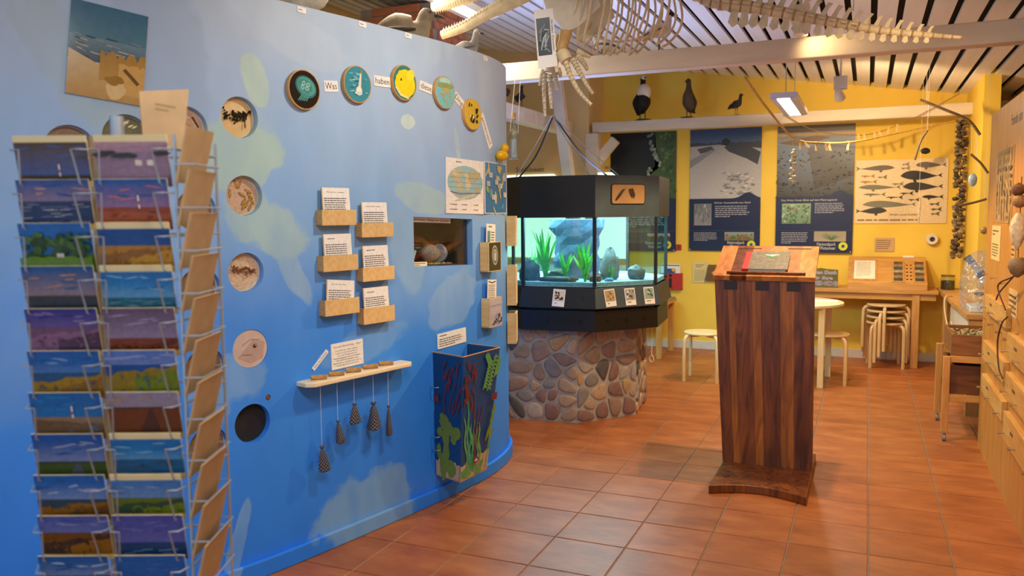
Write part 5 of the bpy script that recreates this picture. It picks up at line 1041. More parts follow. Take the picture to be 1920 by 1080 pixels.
def d_dune(a, w, h):
    a.rect(-.5*w, .3*h, .5*w, .5*h, '56708F', '2E4878'); a.ridge(-.5*w, .5*w, .2*h, .385*h, '3A4048', .008*h, 20); a.poly([(-.5*w, .36*h), (-.1*w, .37*h), (.5*w, .33*h), (.5*w, -.1*h), (-.5*w, -.1*h)], ['A8A8A8', '9C9CA0', 'A0A0A0', 'B8B8B8', 'B8B8BC']); a.ell(.0, .39*h, .06*w, .03*h, '20242A', 0, 14, .2)
    a.fan([(-.02*w, .35*h), (.1*w, .37*h), (.3*w, .36*h), (.49*w, .30*h), (.45*w, .2*h), (.3*w, .25*h), (.05*w, .31*h)], '3A3E42'); a.fan([(-.4*w, .34*h), (-.2*w, .36*h), (-.15*w, .33*h), (-.35*w, .30*h)], '484C54'); a.poly([(-.5*w, .25*h), (-.2*w, .33*h), (-.12*w, .33*h), (-.5*w, .18*h)], '84868E')
    for k in range(60): y = R.uniform(-.04, .14); a.ell(R.uniform(-.05, .4)*w, y*h, .03*w, .006*h, R.choice(['8C8C90', 'C8C8C8', '787A80']), R.uniform(-.4, .4), 6)
    wave(a, w, h, -.07); a.text('Dünen: Kunstwerke aus Sand', .11*w, -.105*h, .02*h, 'D8D4C8', width=.50*w); a.para(-.13*w, -.225*h, .40*w, -.125*h, 6, 'A8ACB8'); a.rect(-.43*w, -.29*h, -.18*w, -.11*h, '8C9094', '70787C')
    for k in range(26): x = R.uniform(-.42, -.19); y = R.uniform(-.28, -.14); a.line([(x*w, y*h), ((x+R.uniform(-.01, .01))*w, (y+.03)*h)], .006*w, R.choice(['3A3E40', 'C8C8C4', '55595C']))
    a.rect(-.5*w, -.333*h, .5*w, -.330*h, '3A4A70'); a.para(-.43*w, -.42*h, -.06*w, -.345*h, 6, 'A8ACB8'); a.rect(.01*w, -.415*h, .42*w, -.345*h, '7A6A44', '8CA0A0')
    for k in range(40): a.ell(R.uniform(.03, .40)*w, R.uniform(-.41, -.365)*h, .02*w, .008*h, R.choice(['9A6A50', '6A7A34', '8A5A44', '587030']), 0, 6, .3)
    logo(a, w, h)
def d_watt(a, w, h):
    a.rect(-.5*w, -.08*h, .5*w, .5*h, '3A342C', '8A9CB0'); a.rect(-.5*w, .36*h, .5*w, .5*h, '8C98A4', '6A6458'); a.rect(-.5*w, .42*h, .5*w, .44*h, 'B49468'); a.rect(-.5*w, .45*h, .5*w, .47*h, '4C4438'); a.poly([(-.5*w, .37*h), (.0, .42*h), (.2*w, .40*h), (-.2*w, .34*h)], '7A6440'); a.poly([(-.1*w, .33*h), (.5*w, .40*h), (.5*w, .1*h), (.0, .0)], ['6A6A6C', '8C9AB0', '4C463E', '3C362C'])
    for k in range(150): x, y = R.uniform(-.5, .48), R.uniform(-.06, .30); x < .55-(.3-y)*-.2 and a.ell(x*w, y*h, R.uniform(.008, .025)*w, .005*h, R.choice(['2A241C', '5A4A34', '6E5A3C', '241E18']), R.uniform(-.4, .8), 6)
    wave(a, w, h, -.06); a.text('Das Watt: Freier Blick auf den Meeresgrund', -.07*w, -.085*h, .02*h, 'D8D4C8', width=.72*w); a.para(.01*w, -.19*h, .42*w, -.105*h, 6, 'A8ACB8'); a.rect(-.42*w, -.27*h, -.04*w, -.11*h, '6C8A6C', '88A888')
    for k in range(50): a.ell(R.uniform(-.41, -.06)*w, R.uniform(-.26, -.12)*h, .02*w, .008*h, R.choice(['A8C0A4', '4C6A4C', '8A6A44', '5C7C54']), R.uniform(0, 3), 6, .3)
    a.rect(-.5*w, -.325*h, .5*w, -.322*h, '3A4A70'); a.para(-.42*w, -.43*h, -.04*w, -.335*h, 7, 'A8ACB8'); a.rect(.01*w, -.41*h, .42*w, -.33*h, 'A89C84', '9C947C')
    for k in range(22): x = R.uniform(.1, .36); a.line([(.24*w, -.40*h), (x*w, R.uniform(-.38, -.345)*h)], .006*w, R.choice(['4C6A3C', '5C7A4C', '6C8A5C']))
    logo(a, w, h)
wallposter(-2.74, -1.99, 1.08, 2.40, 'coast_poster', 'navy poster with a satellite view of a green coast', 'poster', d_map, NAVY); wallposter(-1.84, -1.09, 1.09, 2.40, 'dune_poster', 'navy poster of pale sand dunes headed Dünen', 'poster', d_dune, NAVY); wallposter(-.93, -.18, 1.08, 2.39, 'mudflat_poster', 'navy poster of dark tidal mudflats headed Das Watt', 'poster', d_watt, NAVY)
def d_whale(a, w, h):
    a.rect(-.495*w, -.49*h, .495*w, .49*h, 'E8CE9C', 'EED8AC')
    def whale(x, y, L, th, c, flip=1, belly=None):
        P = [(x+flip*L*(t-.5)*w, (y+th*math.sin(math.pi*min(1, t*1.12)**.7)*(1 if t < .9 else .2))*h) for t in np.linspace(0, 1, 12)]+[(x+flip*L*(t-.5)*w, (y-th*.8*math.sin(math.pi*t**.8))*h) for t in np.linspace(1, 0, 12)[1:-1]]
        P = [(p[0]+x*w-x, p[1]) for p in P]; a.fan(P, c); tx = x*w+flip*L*.5*w; a.fan([(tx-flip*.02*w, y*h), (tx+flip*.03*w, (y+.035)*h), (tx+flip*.015*w, y*h), (tx+flip*.03*w, (y-.035)*h)], c); a.ell(x*w-flip*L*.12*w, (y-th)*h, .05*L*w, .02*h, c, -flip*.7, 8)
    for q in ((-.27, .37, .40, .045, '6A5C48', -1), (.30, .40, .30, .05, '6E6452', 1), (.20, .24, .42, .08, '2E2A26', 1), (-.25, .07, .44, .042, '7C745C', 1), (.22, .07, .40, .07, '38342E', 1), (-.14, -.20, .56, .060, '7E7A62', 1), (-.30, -.30, .32, .055, '3A3834', -1), (-.3, -.04, .22, .016, '7C6C50', 1), (.05, -.03, .12, .010, '2C2822', 1), (-.08, -.09, .16, .010, '3A342A', 1), (.33, -.09, .20, .028, '2A2622', 1), (-.38, .25, .13, .012, 'B8803C', 1), (-.37, .16, .16, .014, 'B07A38', 1), (.13, -.13, .10, .008, '4A4438', 1), (.35, -.2, .08, .010, '4A463C', 1), (.37, -.28, .09, .010, '4A463C', 1), (.36, -.35, .07, .008, '5A5448', 1), (-.22, .23, .08, .006, '6A6250', 1), (-.05, .12, .1, .01, '8A8068', 1), (.03, .42, .05, .006, '8A8068', 1), (.03, .36, .07, .008, '8A8068', 1)): whale(*q)
    a.text('Wale und Delfine', .05*w, -.36*h, .035*h, '4A3A24', width=.33*w); a.para(-.47*w, -.46*h, .45*w, -.42*h, 1, '8A7450')
wallposter(-.165, .665, 1.38, 2.015, 'whale_poster', 'cream poster with rows of painted whales and dolphins', 'poster', d_whale, 'EBD4A6')
wallposter(.03, .21, 1.10, 1.235, 'wall_notice', 'small beige text notice under the whale poster', 'notice', lambda a, w, h: (a.rect(-w*.49, -h*.49, w*.49, h*.49, 'CDA878'), a.para(-w*.42, -h*.35, w*.42, h*.4, 5, '7A5C3C')), 'CDA878')
f = Frame((.545, YW, 1.225), (1, 0, 0), (0, 0, 1), (0, -1, 0)); t_ = thing('wall_socket', f((0, -.05, 0)), 'round cream wall speaker with dark centre under the whale poster', 'speaker'); MB(f).lathe([(.056, 0), (.056, .035), (.048, .045)], 28).obj('housing', mat('cream_plastic', 'E8DCC4', .4), t_, smooth=True); MB(f).lathe([(.024, .045), (.02, .05), (.004, .046)], 20).obj('cone', mat('cone_dark', '2A2826', .5), t_)
# info holder, leaflet, notice and arrow sign
f = UPF((-2.035, YB-.045, .747), (1, 0, 0)); t_ = thing('info_holder', f((0, -.09, 0)), 'red wall holder with a black letter i', 'leaflet holder'); MB(f).box((0, 0, .0), (.255, .18, .01)).obj('front', mat('red_board', 'B8281E', .5, .05), t_); MB(f).box((0, -.085, -.022), (.255, .01, .04)).obj('bottom', mat('red_board', 'B8281E', .5), t_)
for s_ in (-1, 1): MB(f).box((s_*.1225, 0, -.022), (.01, .18, .04)).obj('side', mat('red_board', 'B8281E', .5), t_)
a = Art(f, .0055); a.rect(-.015, -.065, .015, .035, '14100E'); a.rect(-.022, .028, .0, .035, '14100E'); a.rect(-.024, -.072, .024, -.063, '14100E'); a.ell(0, .062, .018, .018, '14100E', 0, 16); a.obj('letter', PRINT, t_)
f2 = f.moved(-.005, .095, -.02).leaned(-.06); t_ = thing('info_leaflet', f2((0, -.1, 0)), 'white leaflet with blue and yellow picture in the red holder', 'leaflet'); MB(f2).box((0, 0, 0), (.21, .19, .002)).obj('sheet', WHITE, t_); a = Art(f2, .0013); a.rect(-.1, -.09, .1, .09, 'E8E8EC'); a.rect(-.1, .075, .1, .085, '3A4438'); a.rect(-.045, -.06, .055, .045, '1C4C90'); a.ell(.035, .03, .022, .02, 'E8A828'); a.ell(-.02, -.045, .03, .02, 'D8A838'); a.ell(.045, -.02, .012, .025, 'C87838'); a.obj('print', PRINT, t_)
wallposter(-1.80, -1.63, .735, .965, 'pale_notice', 'pale yellow text notice beside the arrow sign', 'notice', lambda a, w, h: (a.rect(-w*.49, -h*.49, w*.49, h*.49, 'DFCB88'), a.para(-w*.3, h*.22, w*.35, h*.4, 2, '7A6A40'), a.para(-w*.4, -h*.42, w*.4, h*.14, 9, '9A8A58')), 'DFCB88', t=.003)
f = Frame((-1.52, YB-.03, .85), (.97, .0, 0), (.20, 0, .98), (0, -1, 0)); t_ = thing('arrow_sign', f((0, -.09, 0)), 'brown slanted wooden sign with a yellow arrow', 'sign'); MB(f).box((0, 0, 0), (.25, .18, .012)).obj('board', wood('sign_brown', '6A4618', '7E5620', 'X', 6), t_); MB(f).box((.11, 0, -.014), (.05, .26, .014)).obj('post', wood('sign_brown', '6A4618', '7E5620', 'X', 6), t_)
a = Art(f, .0065); a.poly([(-.07, 0), (-.025, .045), (-.025, .016), (.045, .016), (.045, -.016), (-.025, -.016), (-.025, -.045)], 'D8A828'); a.obj('arrow', PRINT, t_)
wallposter(-1.985, -1.925, 1.09, 1.155, 'red_sign', 'tiny red square sign between the posters', 'sign', lambda a, w, h: (a.rect(-w*.48, -h*.48, w*.48, h*.48, 'B83020'), a.rect(-.006, -.02, .006, .012, '401010'), a.ell(0, .02, .006, .006, '401010', 0, 8)), 'B83020')
# mudflat display in the far corner
f = Frame((-3.55, 4.715, 1.86), (1, 0, 0), (0, 0, 1), (0, -1, 0)); t_ = thing('mudflat_display', f((0, -.5, 0)), 'lit display window with cut corners on the far wall', 'display case')
for k, (x0_, x1_) in enumerate(((-3.95, -3.07), (-2.94, -2.40))):
    c = (x0_+x1_)/2; w_ = (x1_-x0_)/2; ff = Frame((c, 4.715 if k == 0 else 4.68, 1.52), (1, 0, 0), (0, 0, 1), (0, -1, 0))
    MB(ff).prism([(-w_, -.5), (w_, -.5), (w_, .30), (w_-.16, .42), (-w_+.16, .42), (-w_, .30)], 0, .012).obj('window', emit('lit_window', 'DCE8D0', 1.1), t_)
    a = Art(ff, .013); a.text(('Schlickwatt', 'watt')[k], .0 if k == 0 else .1, .475, .075, '3A3020', width=(.34, .14)[k]); a.obj('lettering', PRINT, t_)
# ================================================================== LAMPS
def tube_lamp(name, p0, p1, w_, lb, tilt=0.0):
    p0, p1 = np.array(p0, float), np.array(p1, float); t = p1-p0; L_ = np.linalg.norm(t); t /= L_; s_ = np.cross(t, (0, 0, 1.0)); s_ /= np.linalg.norm(s_); f = Frame((p0+p1)/2, t, s_, np.cross(s_, t))
    o = thing(name, f((0, 0, 0)), lb, 'lamp'); MB(f).prism([(-L_/2, -w_/2), (L_/2, -w_/2), (L_/2, w_/2), (-L_/2, w_/2)], .012, .055).obj('housing', mat('lamp_grey', 'C8C4D0', .4, .03), o, bevel=.006)
    for s2 in (-1, 1): MB(f).add([(-L_/2, s2*w_/2, .012), (L_/2, s2*w_/2, .012), (L_/2, s2*w_*.24, .0), (-L_/2, s2*w_*.24, .0), (-L_/2, s2*w_/2, .018), (L_/2, s2*w_/2, .018), (L_/2, s2*w_*.24, .014), (-L_/2, s2*w_*.24, .014)], [(0, 1, 2, 3), (7, 6, 5, 4), (0, 4, 5, 1), (1, 5, 6, 2), (2, 6, 7, 3), (3, 7, 4, 0)]).obj('reflector', mat('lamp_grey', 'C8C4D0', .4), o)
    MB(f).box((0, 0, .007), (L_-.10, w_*.44, .008)).obj('diffuser', emit('tube_glow', 'FFF4E4', 9), o)
    for u in (-.35, .35): top = zc(f((u*L_, 0, 0))[0])-f((u*L_, 0, 0))[2]; MB(f).tube([(u*L_, 0, .055), (u*L_, 0, top)], .004, 6).obj('hanger', mat('steel', 'C8C8C8', .3), o)
tube_lamp('tube_lamp', (-.66, 2.85, 2.36), (-.66, 4.05, 2.36), .20, 'hanging tube lamp with grey reflector before the posters')
tube_lamp('tube_lamp', (-2.52, .12, 2.84), (-2.52, 1.44, 2.84), .24, 'hanging tube lamp over the blue wall, behind the jaws')
tube_lamp('tube_lamp', (-1.05, -2.6, 2.72), (.25, -2.6, 2.72), .20, 'added tube lamp out of view over the visitor')  # unseen fixture added for the front fill light
def spot_lamp(p, aim, lb, arm=None):
    p = np.array(p, float); d = np.array(aim, float)-p; d /= np.linalg.norm(d); s_ = np.cross(d, (0, 0, 1.0)); s_ /= np.linalg.norm(s_); f = Frame(p, s_, np.cross(s_, d), d)
    o = thing('spot_lamp', p, lb, 'spotlight', 'ceiling spotlights'); MB(f).lathe([(.022, -.085), (.030, -.07), (.040, -.01), (.042, .0)], 20).obj('shade', mat('spot_white', 'E8E0D0', .4), o, smooth=True); MB(f).lathe([(.034, -.004), (.034, -.001)], 18).obj('bulb', emit('bulb_glow', 'FFE0B0', 25), o)
    MB().box((p[0], p[1]-.02, p[2]+.115), (.10, .07, .10)).obj('transformer', mat('spot_white', 'E8E0D0', .4), o, bevel=.004); top = zc(p[0]); MB().tube([(p[0], p[1]-.02, p[2]+.16), (p[0], p[1]-.02, top)], .008, 8).obj('stem', mat('spot_white', 'E8E0D0', .4), o)
spot_lamp((-.27, 3.28, 2.40), (.1, 4.9, 1.2), 'white spotlight with box transformer beside the tube lamp'); spot_lamp((-.43, 1.30, 2.52), (-.5, 1.1, 0), 'white spotlight in front of the near beam'); spot_lamp((-.75, -.75, 2.80), (-2.15, -.3, 1.9), 'white spotlight turned to the blue wall'); spot_lamp((-.15, -.55, 2.58), (.64, 1.2, .9), 'added white spotlight out of view, turned to the drawer wall')  # the last one is an added, unseen fixture

# ================================================================== DOLPHIN SKELETON
BONE = mat('bone', 'DCC9A0', .55, .18, 18, bump=.2); BONE2 = mat('bone_tan', 'B8935A', .6, .2, 20, bump=.2)
SY = .55
S = lambda px, py, dy=0.0: ony(px, py, SY+dy)
sk = thing('dolphin_skeleton', S(1240, 40), 'long hanging dolphin skeleton with toothed jaws, ribs and tail', 'skeleton')
path = [S(*p) for p in ((985, -75), (1080, -70), (1180, -52), (1280, -22), (1345, 5), (1420, 15), (1500, 30), (1580, 45), (1660, 58), (1740, 66), (1812, 71))]; sp = spline(path, 8); n = len(sp)
for i in range(8, n-1, 2):
    t = sp[i+1]-sp[i-1]; t /= np.linalg.norm(t); u = i/n; r_ = .046*(1-u)**.62+.004; up = np.cross((0, -1, 0), t); up = up/np.linalg.norm(up); up = up if up[2] > 0 else -up; f = Frame(sp[i], t, np.cross(up, t), up); L_ = np.linalg.norm(sp[min(n-1, i+1)]-sp[i-1])
    v = MB(Frame(sp[i], np.cross(up, t), up, t)).lathe([(r_*.95, -L_*.40), (r_*.78, 0), (r_*.95, L_*.40)], 12).obj('vertebra', BONE, sk, smooth=True)
    MB(Frame(sp[i], np.cross(up, t), up, t)).lathe([(r_*.86, L_*.40), (r_*.86, L_*.60)], 12).obj('cartilage_disc', BONE2, v)
    if u < .9:
        hN = (.15*(1-u)**.8+.008)*(1.0 if u < .5 else .8); wN = .022*(1-u)+.007
        MB(f).prism([(-wN, 0), (wN*.8, 0), (wN*1.5, hN*.6), (wN*1.9, hN*.92), (wN*.6, hN), (-wN*.2, hN*.55)], -.003, .003).obj('spine_process', BONE, v) if False else MB(Frame(f.o, f.x, f.z, -f.y)).prism([(-wN, r_*.6), (wN*.8, r_*.6), (wN*1.1, r_+hN*.5), (wN*2.0, r_+hN*.95), (wN*.4, r_+hN), (-wN*.2, r_+hN*.5)], -.004, .004).obj('spine_process', BONE, v)
        if u > .42: hC = .11*(1-u)+.01; MB(Frame(f.o, f.x, f.z, -f.y)).prism([(-wN, -r_*.6), (wN*.6, -r_*.6), (wN*1.2, -r_-hC*.7), (0, -r_-hC), (-wN*1.4, -r_-hC*.7)], -.004, .004).obj('chevron_bone', BONE, v)
        if .25 < u < .72:
            for s_ in (-1, 1): MB(Frame(f.o, f.x, f.y*s_, f.z)).prism([(-wN, r_*.6), (wN, r_*.6), (wN*1.2, r_+.09*(1-u)), (-wN*.6, r_+.09*(1-u))], -.003, .003).obj('side_process', BONE, v)
for k in range(11):      # ribs
    i = 9+int(k*1.35); p = sp[i]; ln = (.40+.06*math.sin(k*.5))*(1 if k < 8 else .75)
    for s_ in (-1, 1):
        P = [p+np.array([.0, s_*.02, 0]), p+np.array([.02, s_*.10, -.03]), p+np.array([.03, s_*.155, -.13]), p+np.array([.015, s_*.15, -.13-ln*.3]), p+np.array([-.03, s_*.10, -.13-ln*.58]), p+np.array([-.05, s_*.05, -.13-ln*.68])]
        MB().tube(spline(P, 6), .0065, 7).obj('rib', BONE, sk, smooth=True)
st_ = S(1180, 75); MB().tube(spline([S(1100, 62), S(1150, 78), S(1210, 70), S(1250, 52)], 6), [(.012, .006)]*19, 7).obj('breast_bone', BONE, sk, smooth=True)
# shoulder blade
for s_ in (-1, 1):
    P = [S(*p) for p in ((1030, -10), (1075, -30), (1125, -25), (1140, 22), (1100, 58), (1078, 68), (1068, 60), (1040, 30))]; P = [q+np.array([0, s_*.13-.0, 0]) if s_ > 0 else q+np.array([0, -.13, 0]) for q in P]; c = np.mean(P, axis=0)
    m_ = MB(); m_.add([c+np.array([0, s_*.012, 0])]+P+[q+np.array([0, .006, 0]) for q in P], [(0, i+1, (i+1) % 8+1) for i in range(8)]+[tuple(range(16, 8, -1))]+[(i+1, (i+1) % 8+1, (i+1) % 8+9, i+9) for i in range(8)]).obj('shoulder_blade', mat('bone_pale', 'D8CCB4', .5, .1, 10), sk)
def flipper(pts_arm, fingers, off, lbm=BONE):
    A_ = [S(*p)+np.array([0, off, 0]) for p in pts_arm]
    MB().tube([A_[0], (A_[0]+A_[1])/2, A_[1]], [(.034, .034), (.032, .028), (.040, .030)], 10).obj('arm_bone', BONE2, sk, smooth=True)
    w0 = A_[1]; w1 = A_[2]; MB().tube([w0, (w0+w1)/2, w1], [(.042, .034), (.046, .036), (.044, .034)], 12).obj('wrist_plate', lbm, sk, smooth=True)
    for F_ in fingers:
        Q = spline([S(*p)+np.array([0, off, 0]) for p in F_], 4); m_ = len(Q)
        for i in range(m_-1): r_ = .021*(1-.55*i/m_); d = Q[i+1]-Q[i]; MB().tube([Q[i]+d*.04, Q[i]+d*.3, Q[i]+d*.7, Q[i]+d*.96], [(r_*.9, r_*.9), (r_*.7, r_*.7), (r_*.7, r_*.7), (r_*.88, r_*.88)], 8).obj('finger_bone', lbm, sk, smooth=True)
flipper(((1076, 66), (1068, 105), (1078, 122)), (((1062, 112), (1058, 128), (1060, 142)), ((1075, 122), (1085, 150), (1102, 180), (1123, 202)), ((1088, 118), (1100, 140), (1114, 165), (1126, 182)), ((1098, 112), (1110, 128), (1115, 138)), ((1098, 104), (1110, 110), (1120, 114))), -.13)
flipper(((1040, 60), (1022, 112), (1020, 130)), (((1008, 125), (1003, 140), (1000, 156)), ((1010, 132), (1008, 165), (1010, 215)), ((1020, 134), (1020, 165), (1022, 200)), ((1028, 130), (1031, 150), (1034, 164)), ((1034, 124), (1038, 132), (1040, 140))), .10, mat('bone_light', 'D8CDB4', .6, .1))
# skull: upper and lower jaw with teeth
def jaw(P, rr_, teeth, name, dirn, nt):
    Q = spline([S(*p) for p in P], 6); m_ = len(Q); rads = [(rr_[0]+(rr_[1]-rr_[0])*i/(m_-1), (rr_[0]+(rr_[1]-rr_[0])*i/(m_-1))*1.7) for i in range(m_)]
    j = MB().tube(Q, rads, 12).obj(name, BONE, sk, smooth=True)
    for k in range(nt):
        u = .03+.62*k/nt; i = min(m_-2, int(u*(m_-1))); q = Q[i]+(Q[i+1]-Q[i])*(u*(m_-1)-i); r_ = rads[i][0]
        for s_ in (-1, 1): b = q+np.array([0, s_*r_*1.1, dirn*r_*.75]); MB().tube([b, b+np.array([.004, 0, dirn*.013]), b+np.array([.006, 0, dirn*.024])], [.0038, .0032, .0008], 6).obj('tooth', mat('tooth', 'EFE4C4', .35), j)
jaw(((810, 14), (850, 2), (900, -20), (960, -42)), (.016, .040), 20, 'upper_jaw', -1, 18); jaw(((828, 66), (870, 50), (915, 24), (965, 0), (1010, -25)), (.015, .030), 20, 'lower_jaw', 1, 20)
MB().ball(S(1005, -62), (.14, .10, .09), 18, 12, jit=.03, rnd=R).obj('cranium', BONE, sk, smooth=True)
for px in (1000, 1345, 1600): p = S(px, 20 if px > 1100 else -60); MB().tube([p, (p[0], p[1], zc(p[0])+.01)], .0015, 5).obj('hanging_wire', mat('wire', '6A6A6A', .4), sk)
f = Frame(S(1023, 72, -.16), (.93, .30, 0), (-.0, .06, 1), (.30, -.93, .05)).turned(.10); t_ = thing('name_card', f((0, -.17, 0)), 'white card with a dark whale photo hung from the skeleton', 'card'); MB(f).box((0, 0, 0), (.105, .31, .002)).obj('card', WHITE, t_); a = Art(f, .0012); a.rect(-.045, -.09, .03, .11, '3A4048', '6A7478')
for k in range(14): a.line([(R.uniform(-.04, .02), R.uniform(-.08, .08)), (R.uniform(-.04, .025), R.uniform(-.08, .1))], .006, R.choice(['8A9498', '22282C', 'B8C0C4']))
a.text('Großer Tümmler', .0405, .01, .014, '303030', rot=-math.pi/2, width=.17); a.obj('print', PRINT, t_)
f0 = S(1023, 12, -.16); tag(MB().tube([f((0, .155, 0)), (f0[0], f0[1], zc(f0[0])+.01)], .001, 5).obj('card_thread', mat('cord_white', 'E4E2DC', .7)), 'thread holding the dolphin name card', 'thread')

# ================================================================== STUFFED BIRDS
def bird(base, h, face, lb, cols, pose='stand', plinth=True, hold=None, fat=1.0):
    """body, neck and head in one skin, with wings, beak, legs, feet and stand as parts; face = heading in the plan"""
    c, s_ = math.cos(face), math.sin(face); f = Frame(base, (c, s_, 0), (-s_, c, 0), (0, 0, 1)); t = thing('stuffed_bird', base, lb, 'bird', 'stuffed birds'); k = h
    z0 = .02*k if plinth else 0; bz = z0+(.36 if pose != 'low' else .22)*k
    up = {'stand': 1.0, 'upright': 1.6, 'low': .55}[pose]
    B = [(-.34*k, 0, bz-.05*k*up), (-.22*k, 0, bz+.01*k), (-.06*k, 0, bz+.06*k), (.10*k, 0, bz+.10*k*up), (.17*k, 0, bz+.22*k*up), (.19*k, 0, bz+.33*k*up), (.22*k, 0, bz+.40*k*up), (.27*k, 0, bz+.41*k*up)]
    if pose == 'upright': B = [(-.12*k, 0, z0+.16*k), (-.08*k, 0, z0+.24*k), (-.02*k, 0, z0+.38*k), (.02*k, 0, z0+.54*k), (.02*k, 0, z0+.70*k), (.02*k, 0, z0+.82*k), (.04*k, 0, z0+.91*k), (.09*k, 0, z0+.92*k)]
    rad = [.03, .10, .155, .135, .075, .060, .068, .035] if pose != 'upright' else [.04, .14, .19, .16, .085, .065, .075, .035]
    body = MB(f).tube(spline(B, 4), [(np.interp(i/28, np.linspace(0, 1, 8), rad)*k*.85*fat, np.interp(i/28, np.linspace(0, 1, 8), rad)*k*fat) for i in range(29)], 14).obj('body', mat('feather_'+cols[0], cols[0], .8, .2, 25, bump=.3), t, smooth=True)
    hd = B[6]; MB(f).ball((hd[0], 0, hd[2]), (.075*k, .062*k, .065*k), 12, 9).obj('head', mat('feather_'+cols[1], cols[1], .8, .15, 30), t, smooth=True); MB(f).tube([(hd[0]+.05*k, 0, hd[2]), (hd[0]+.13*k, 0, hd[2]-.01*k), (hd[0]+.17*k, 0, hd[2]-.025*k)], [.022*k, .014*k, .003*k], 8).obj('beak', mat('beak_'+cols[3], cols[3], .4), t)
    for q in (-1, 1):
        MB(f).ball((hd[0]+.03*k, q*.052*k, hd[2]+.02*k), .009*k, 8, 6).obj('eye', mat('eye_dark', '0A0806', .1), t)
        w0 = B[3]; w1 = B[0]; P = [(w0[0], q*.12*k*fat, w0[2]+.01*k), ((w0[0]+w1[0])/2, q*.15*k*fat, (w0[2]+w1[2])/2+.03*k), (w1[0], q*.06*k*fat, w1[2]+.02*k), (w1[0]-.10*k, q*.03*k, w1[2]-.01*k)]
        MB(f).tube(spline(P, 5), [(np.interp(i/15, [0, .35, .8, 1], [.03, .075, .04, .006])*k, np.interp(i/15, [0, .35, .8, 1], [.015, .03, .015, .004])*k) for i in range(16)], 10).obj('wing', mat('feather_'+cols[2], cols[2], .8, .2, 25, bump=.3), t, smooth=True)
        x = -.02*k if pose != 'upright' else .0; MB(f).tube([(x, q*.06*k, bz-.06*k if pose != 'upright' else z0+.24*k), (x+.01*k, q*.06*k, z0+.12*k), (x, q*.06*k, z0+.006)], [.018*k, .011*k, .011*k], 8).obj('leg', mat('leg_'+cols[4], cols[4], .5), t); MB(f).prism([(x-.02*k, q*.06*k-.012*k), (x+.07*k, q*.06*k-.035*k), (x+.085*k, q*.06*k), (x+.07*k, q*.06*k+.035*k), (x-.02*k, q*.06*k+.012*k)], z0, z0+.008*k).obj('foot', mat('leg_'+cols[4], cols[4], .5), t)
    MB(f).tube([B[1], B[0], (B[0][0]-.12*k, 0, B[0][2]-.04*k)], [(.05*k, .03*k), (.05*k, .02*k), (.045*k, .006*k)], 8).obj('tail', mat('feather_'+cols[2], cols[2], .8), t, smooth=True)
    if plinth: MB(f).prism([(-.14*k, -.13*k), (.16*k, -.15*k), (.2*k, .0), (.15*k, .14*k), (-.15*k, .12*k)], 0, z0).obj('stand', mat('stand_dark', '2A2018', .8, .2), t)
    return t
zb2 = 2.4805
bird((-2.26, 4.80, zb2), .47, -.9, 'black and white eider drake on the far beam', ('1A1614', 'E8DCCC', '14110F', '5A5A44', '2A2218'), 'upright'); MB(Frame((-2.26+.005, 4.80, zb2+.02), (1, 0, 0), (0, 1, 0), (0, 0, 1))).ball((.012, -.012, .27), (.078, .072, .09), 14, 10).obj('breast', mat('feather_white', 'E8DCC8', .8, .1), bpy.data.objects['stuffed_bird'], smooth=True)
bird((-1.77, 4.80, zb2), .40, -2.0, 'plump brown hen bird on the far beam', ('5A4A38', '4A4030', '4E4030', '3A3020', '4A3C28'), 'upright', fat=1.05); bird((-1.29, 4.80, zb2), .25, -.6, 'small dark moorhen with cocked tail on the far beam', ('3A3834', '2A2826', '34302C', '8A4020', '6A6A40'), 'stand', fat=1.05)
zb1 = 2.539
bird((-1.30, 1.50, zb1), .30, .35, 'dark-headed gull with grey wings on the near beam', ('D8D4CC', '2A2420', '7C7C80', '4A2018', '3A2A24'), 'stand', False); bird((-1.68, 1.50, zb1), .27, 2.9, 'grey-backed gull behind the ribs on the near beam', ('CFCBC4', 'D8D4CC', '6A6A6E', '8A7A30', '5A3A30'), 'low', False)
LEDGE = struct(MB().prism([(-3.6, -.9), (-2.36, -.9), (-2.20, 0), (-2.14, .62), (-2.30, .98), (-3.6, 1.05)], 2.30, 2.345).obj('trim_cabin_roof', mat('roof_board', 'A89878', .7)))
zl = 2.3455
bird((-2.235, .60, zl), .30, .85, 'grey young gull with dark beak on top of the blue wall', ('8A8480', '9A948C', '54504C', '1A1614', '6A5A50'), 'stand', False); bird((-2.42, .20, zl), .58, .55, 'large brown and white bird behind the jaws', ('8E7E64', '7E7058', '4A3E2C', '3A2E1C', '8A7A50'), 'low', False, fat=1.15)
bird((-2.62, -.42, zl), .55, .4, 'tall white bird standing on the brown fur', ('D8D0C0', 'D8D0C0', 'C4BCA8', '8A7A40', '4A4A40'), 'stand', False, fat=1.1); tag(MB().ball((-2.46, -.45, zl+.04), (.11, .13, .045), 16, 9, jit=.06, rnd=R).obj('fur_mound', mat('fur_brown', '7A5024', .95, .4, 40, bump=.8), smooth=True), 'brown furry mound on top of the blue wall', 'fur'); bird((-2.62, -.98+.15, zl), .34, 2.6, 'black bird at the far end of the wall top', ('16130F', '16130F', '16130F', '2A2018', '2A2018'), 'stand', False)
for k, (x, y, h, fc) in enumerate(((-3.05, 2.55, .24, -1.2), (-3.05, 2.95, .26, -1.5), (-3.05, 3.35, .24, -.9))): bird((x, y, 2.4905), h, fc, ('first small brown wader, nearest the chimney', 'second small brown wader, in the middle of three', 'third small dark wader, nearest the leaning post')[k], (('4A3A28', '3E3020', '3A2C1C', '2A2018', '3A2C1C'), ('5A4630', '4A3824', '44341F', '2A2018', '3A2C1C'), ('2A241E', '2A241E', '1E1A16', '1A1410', '3A2C1C'))[k], 'stand', True)

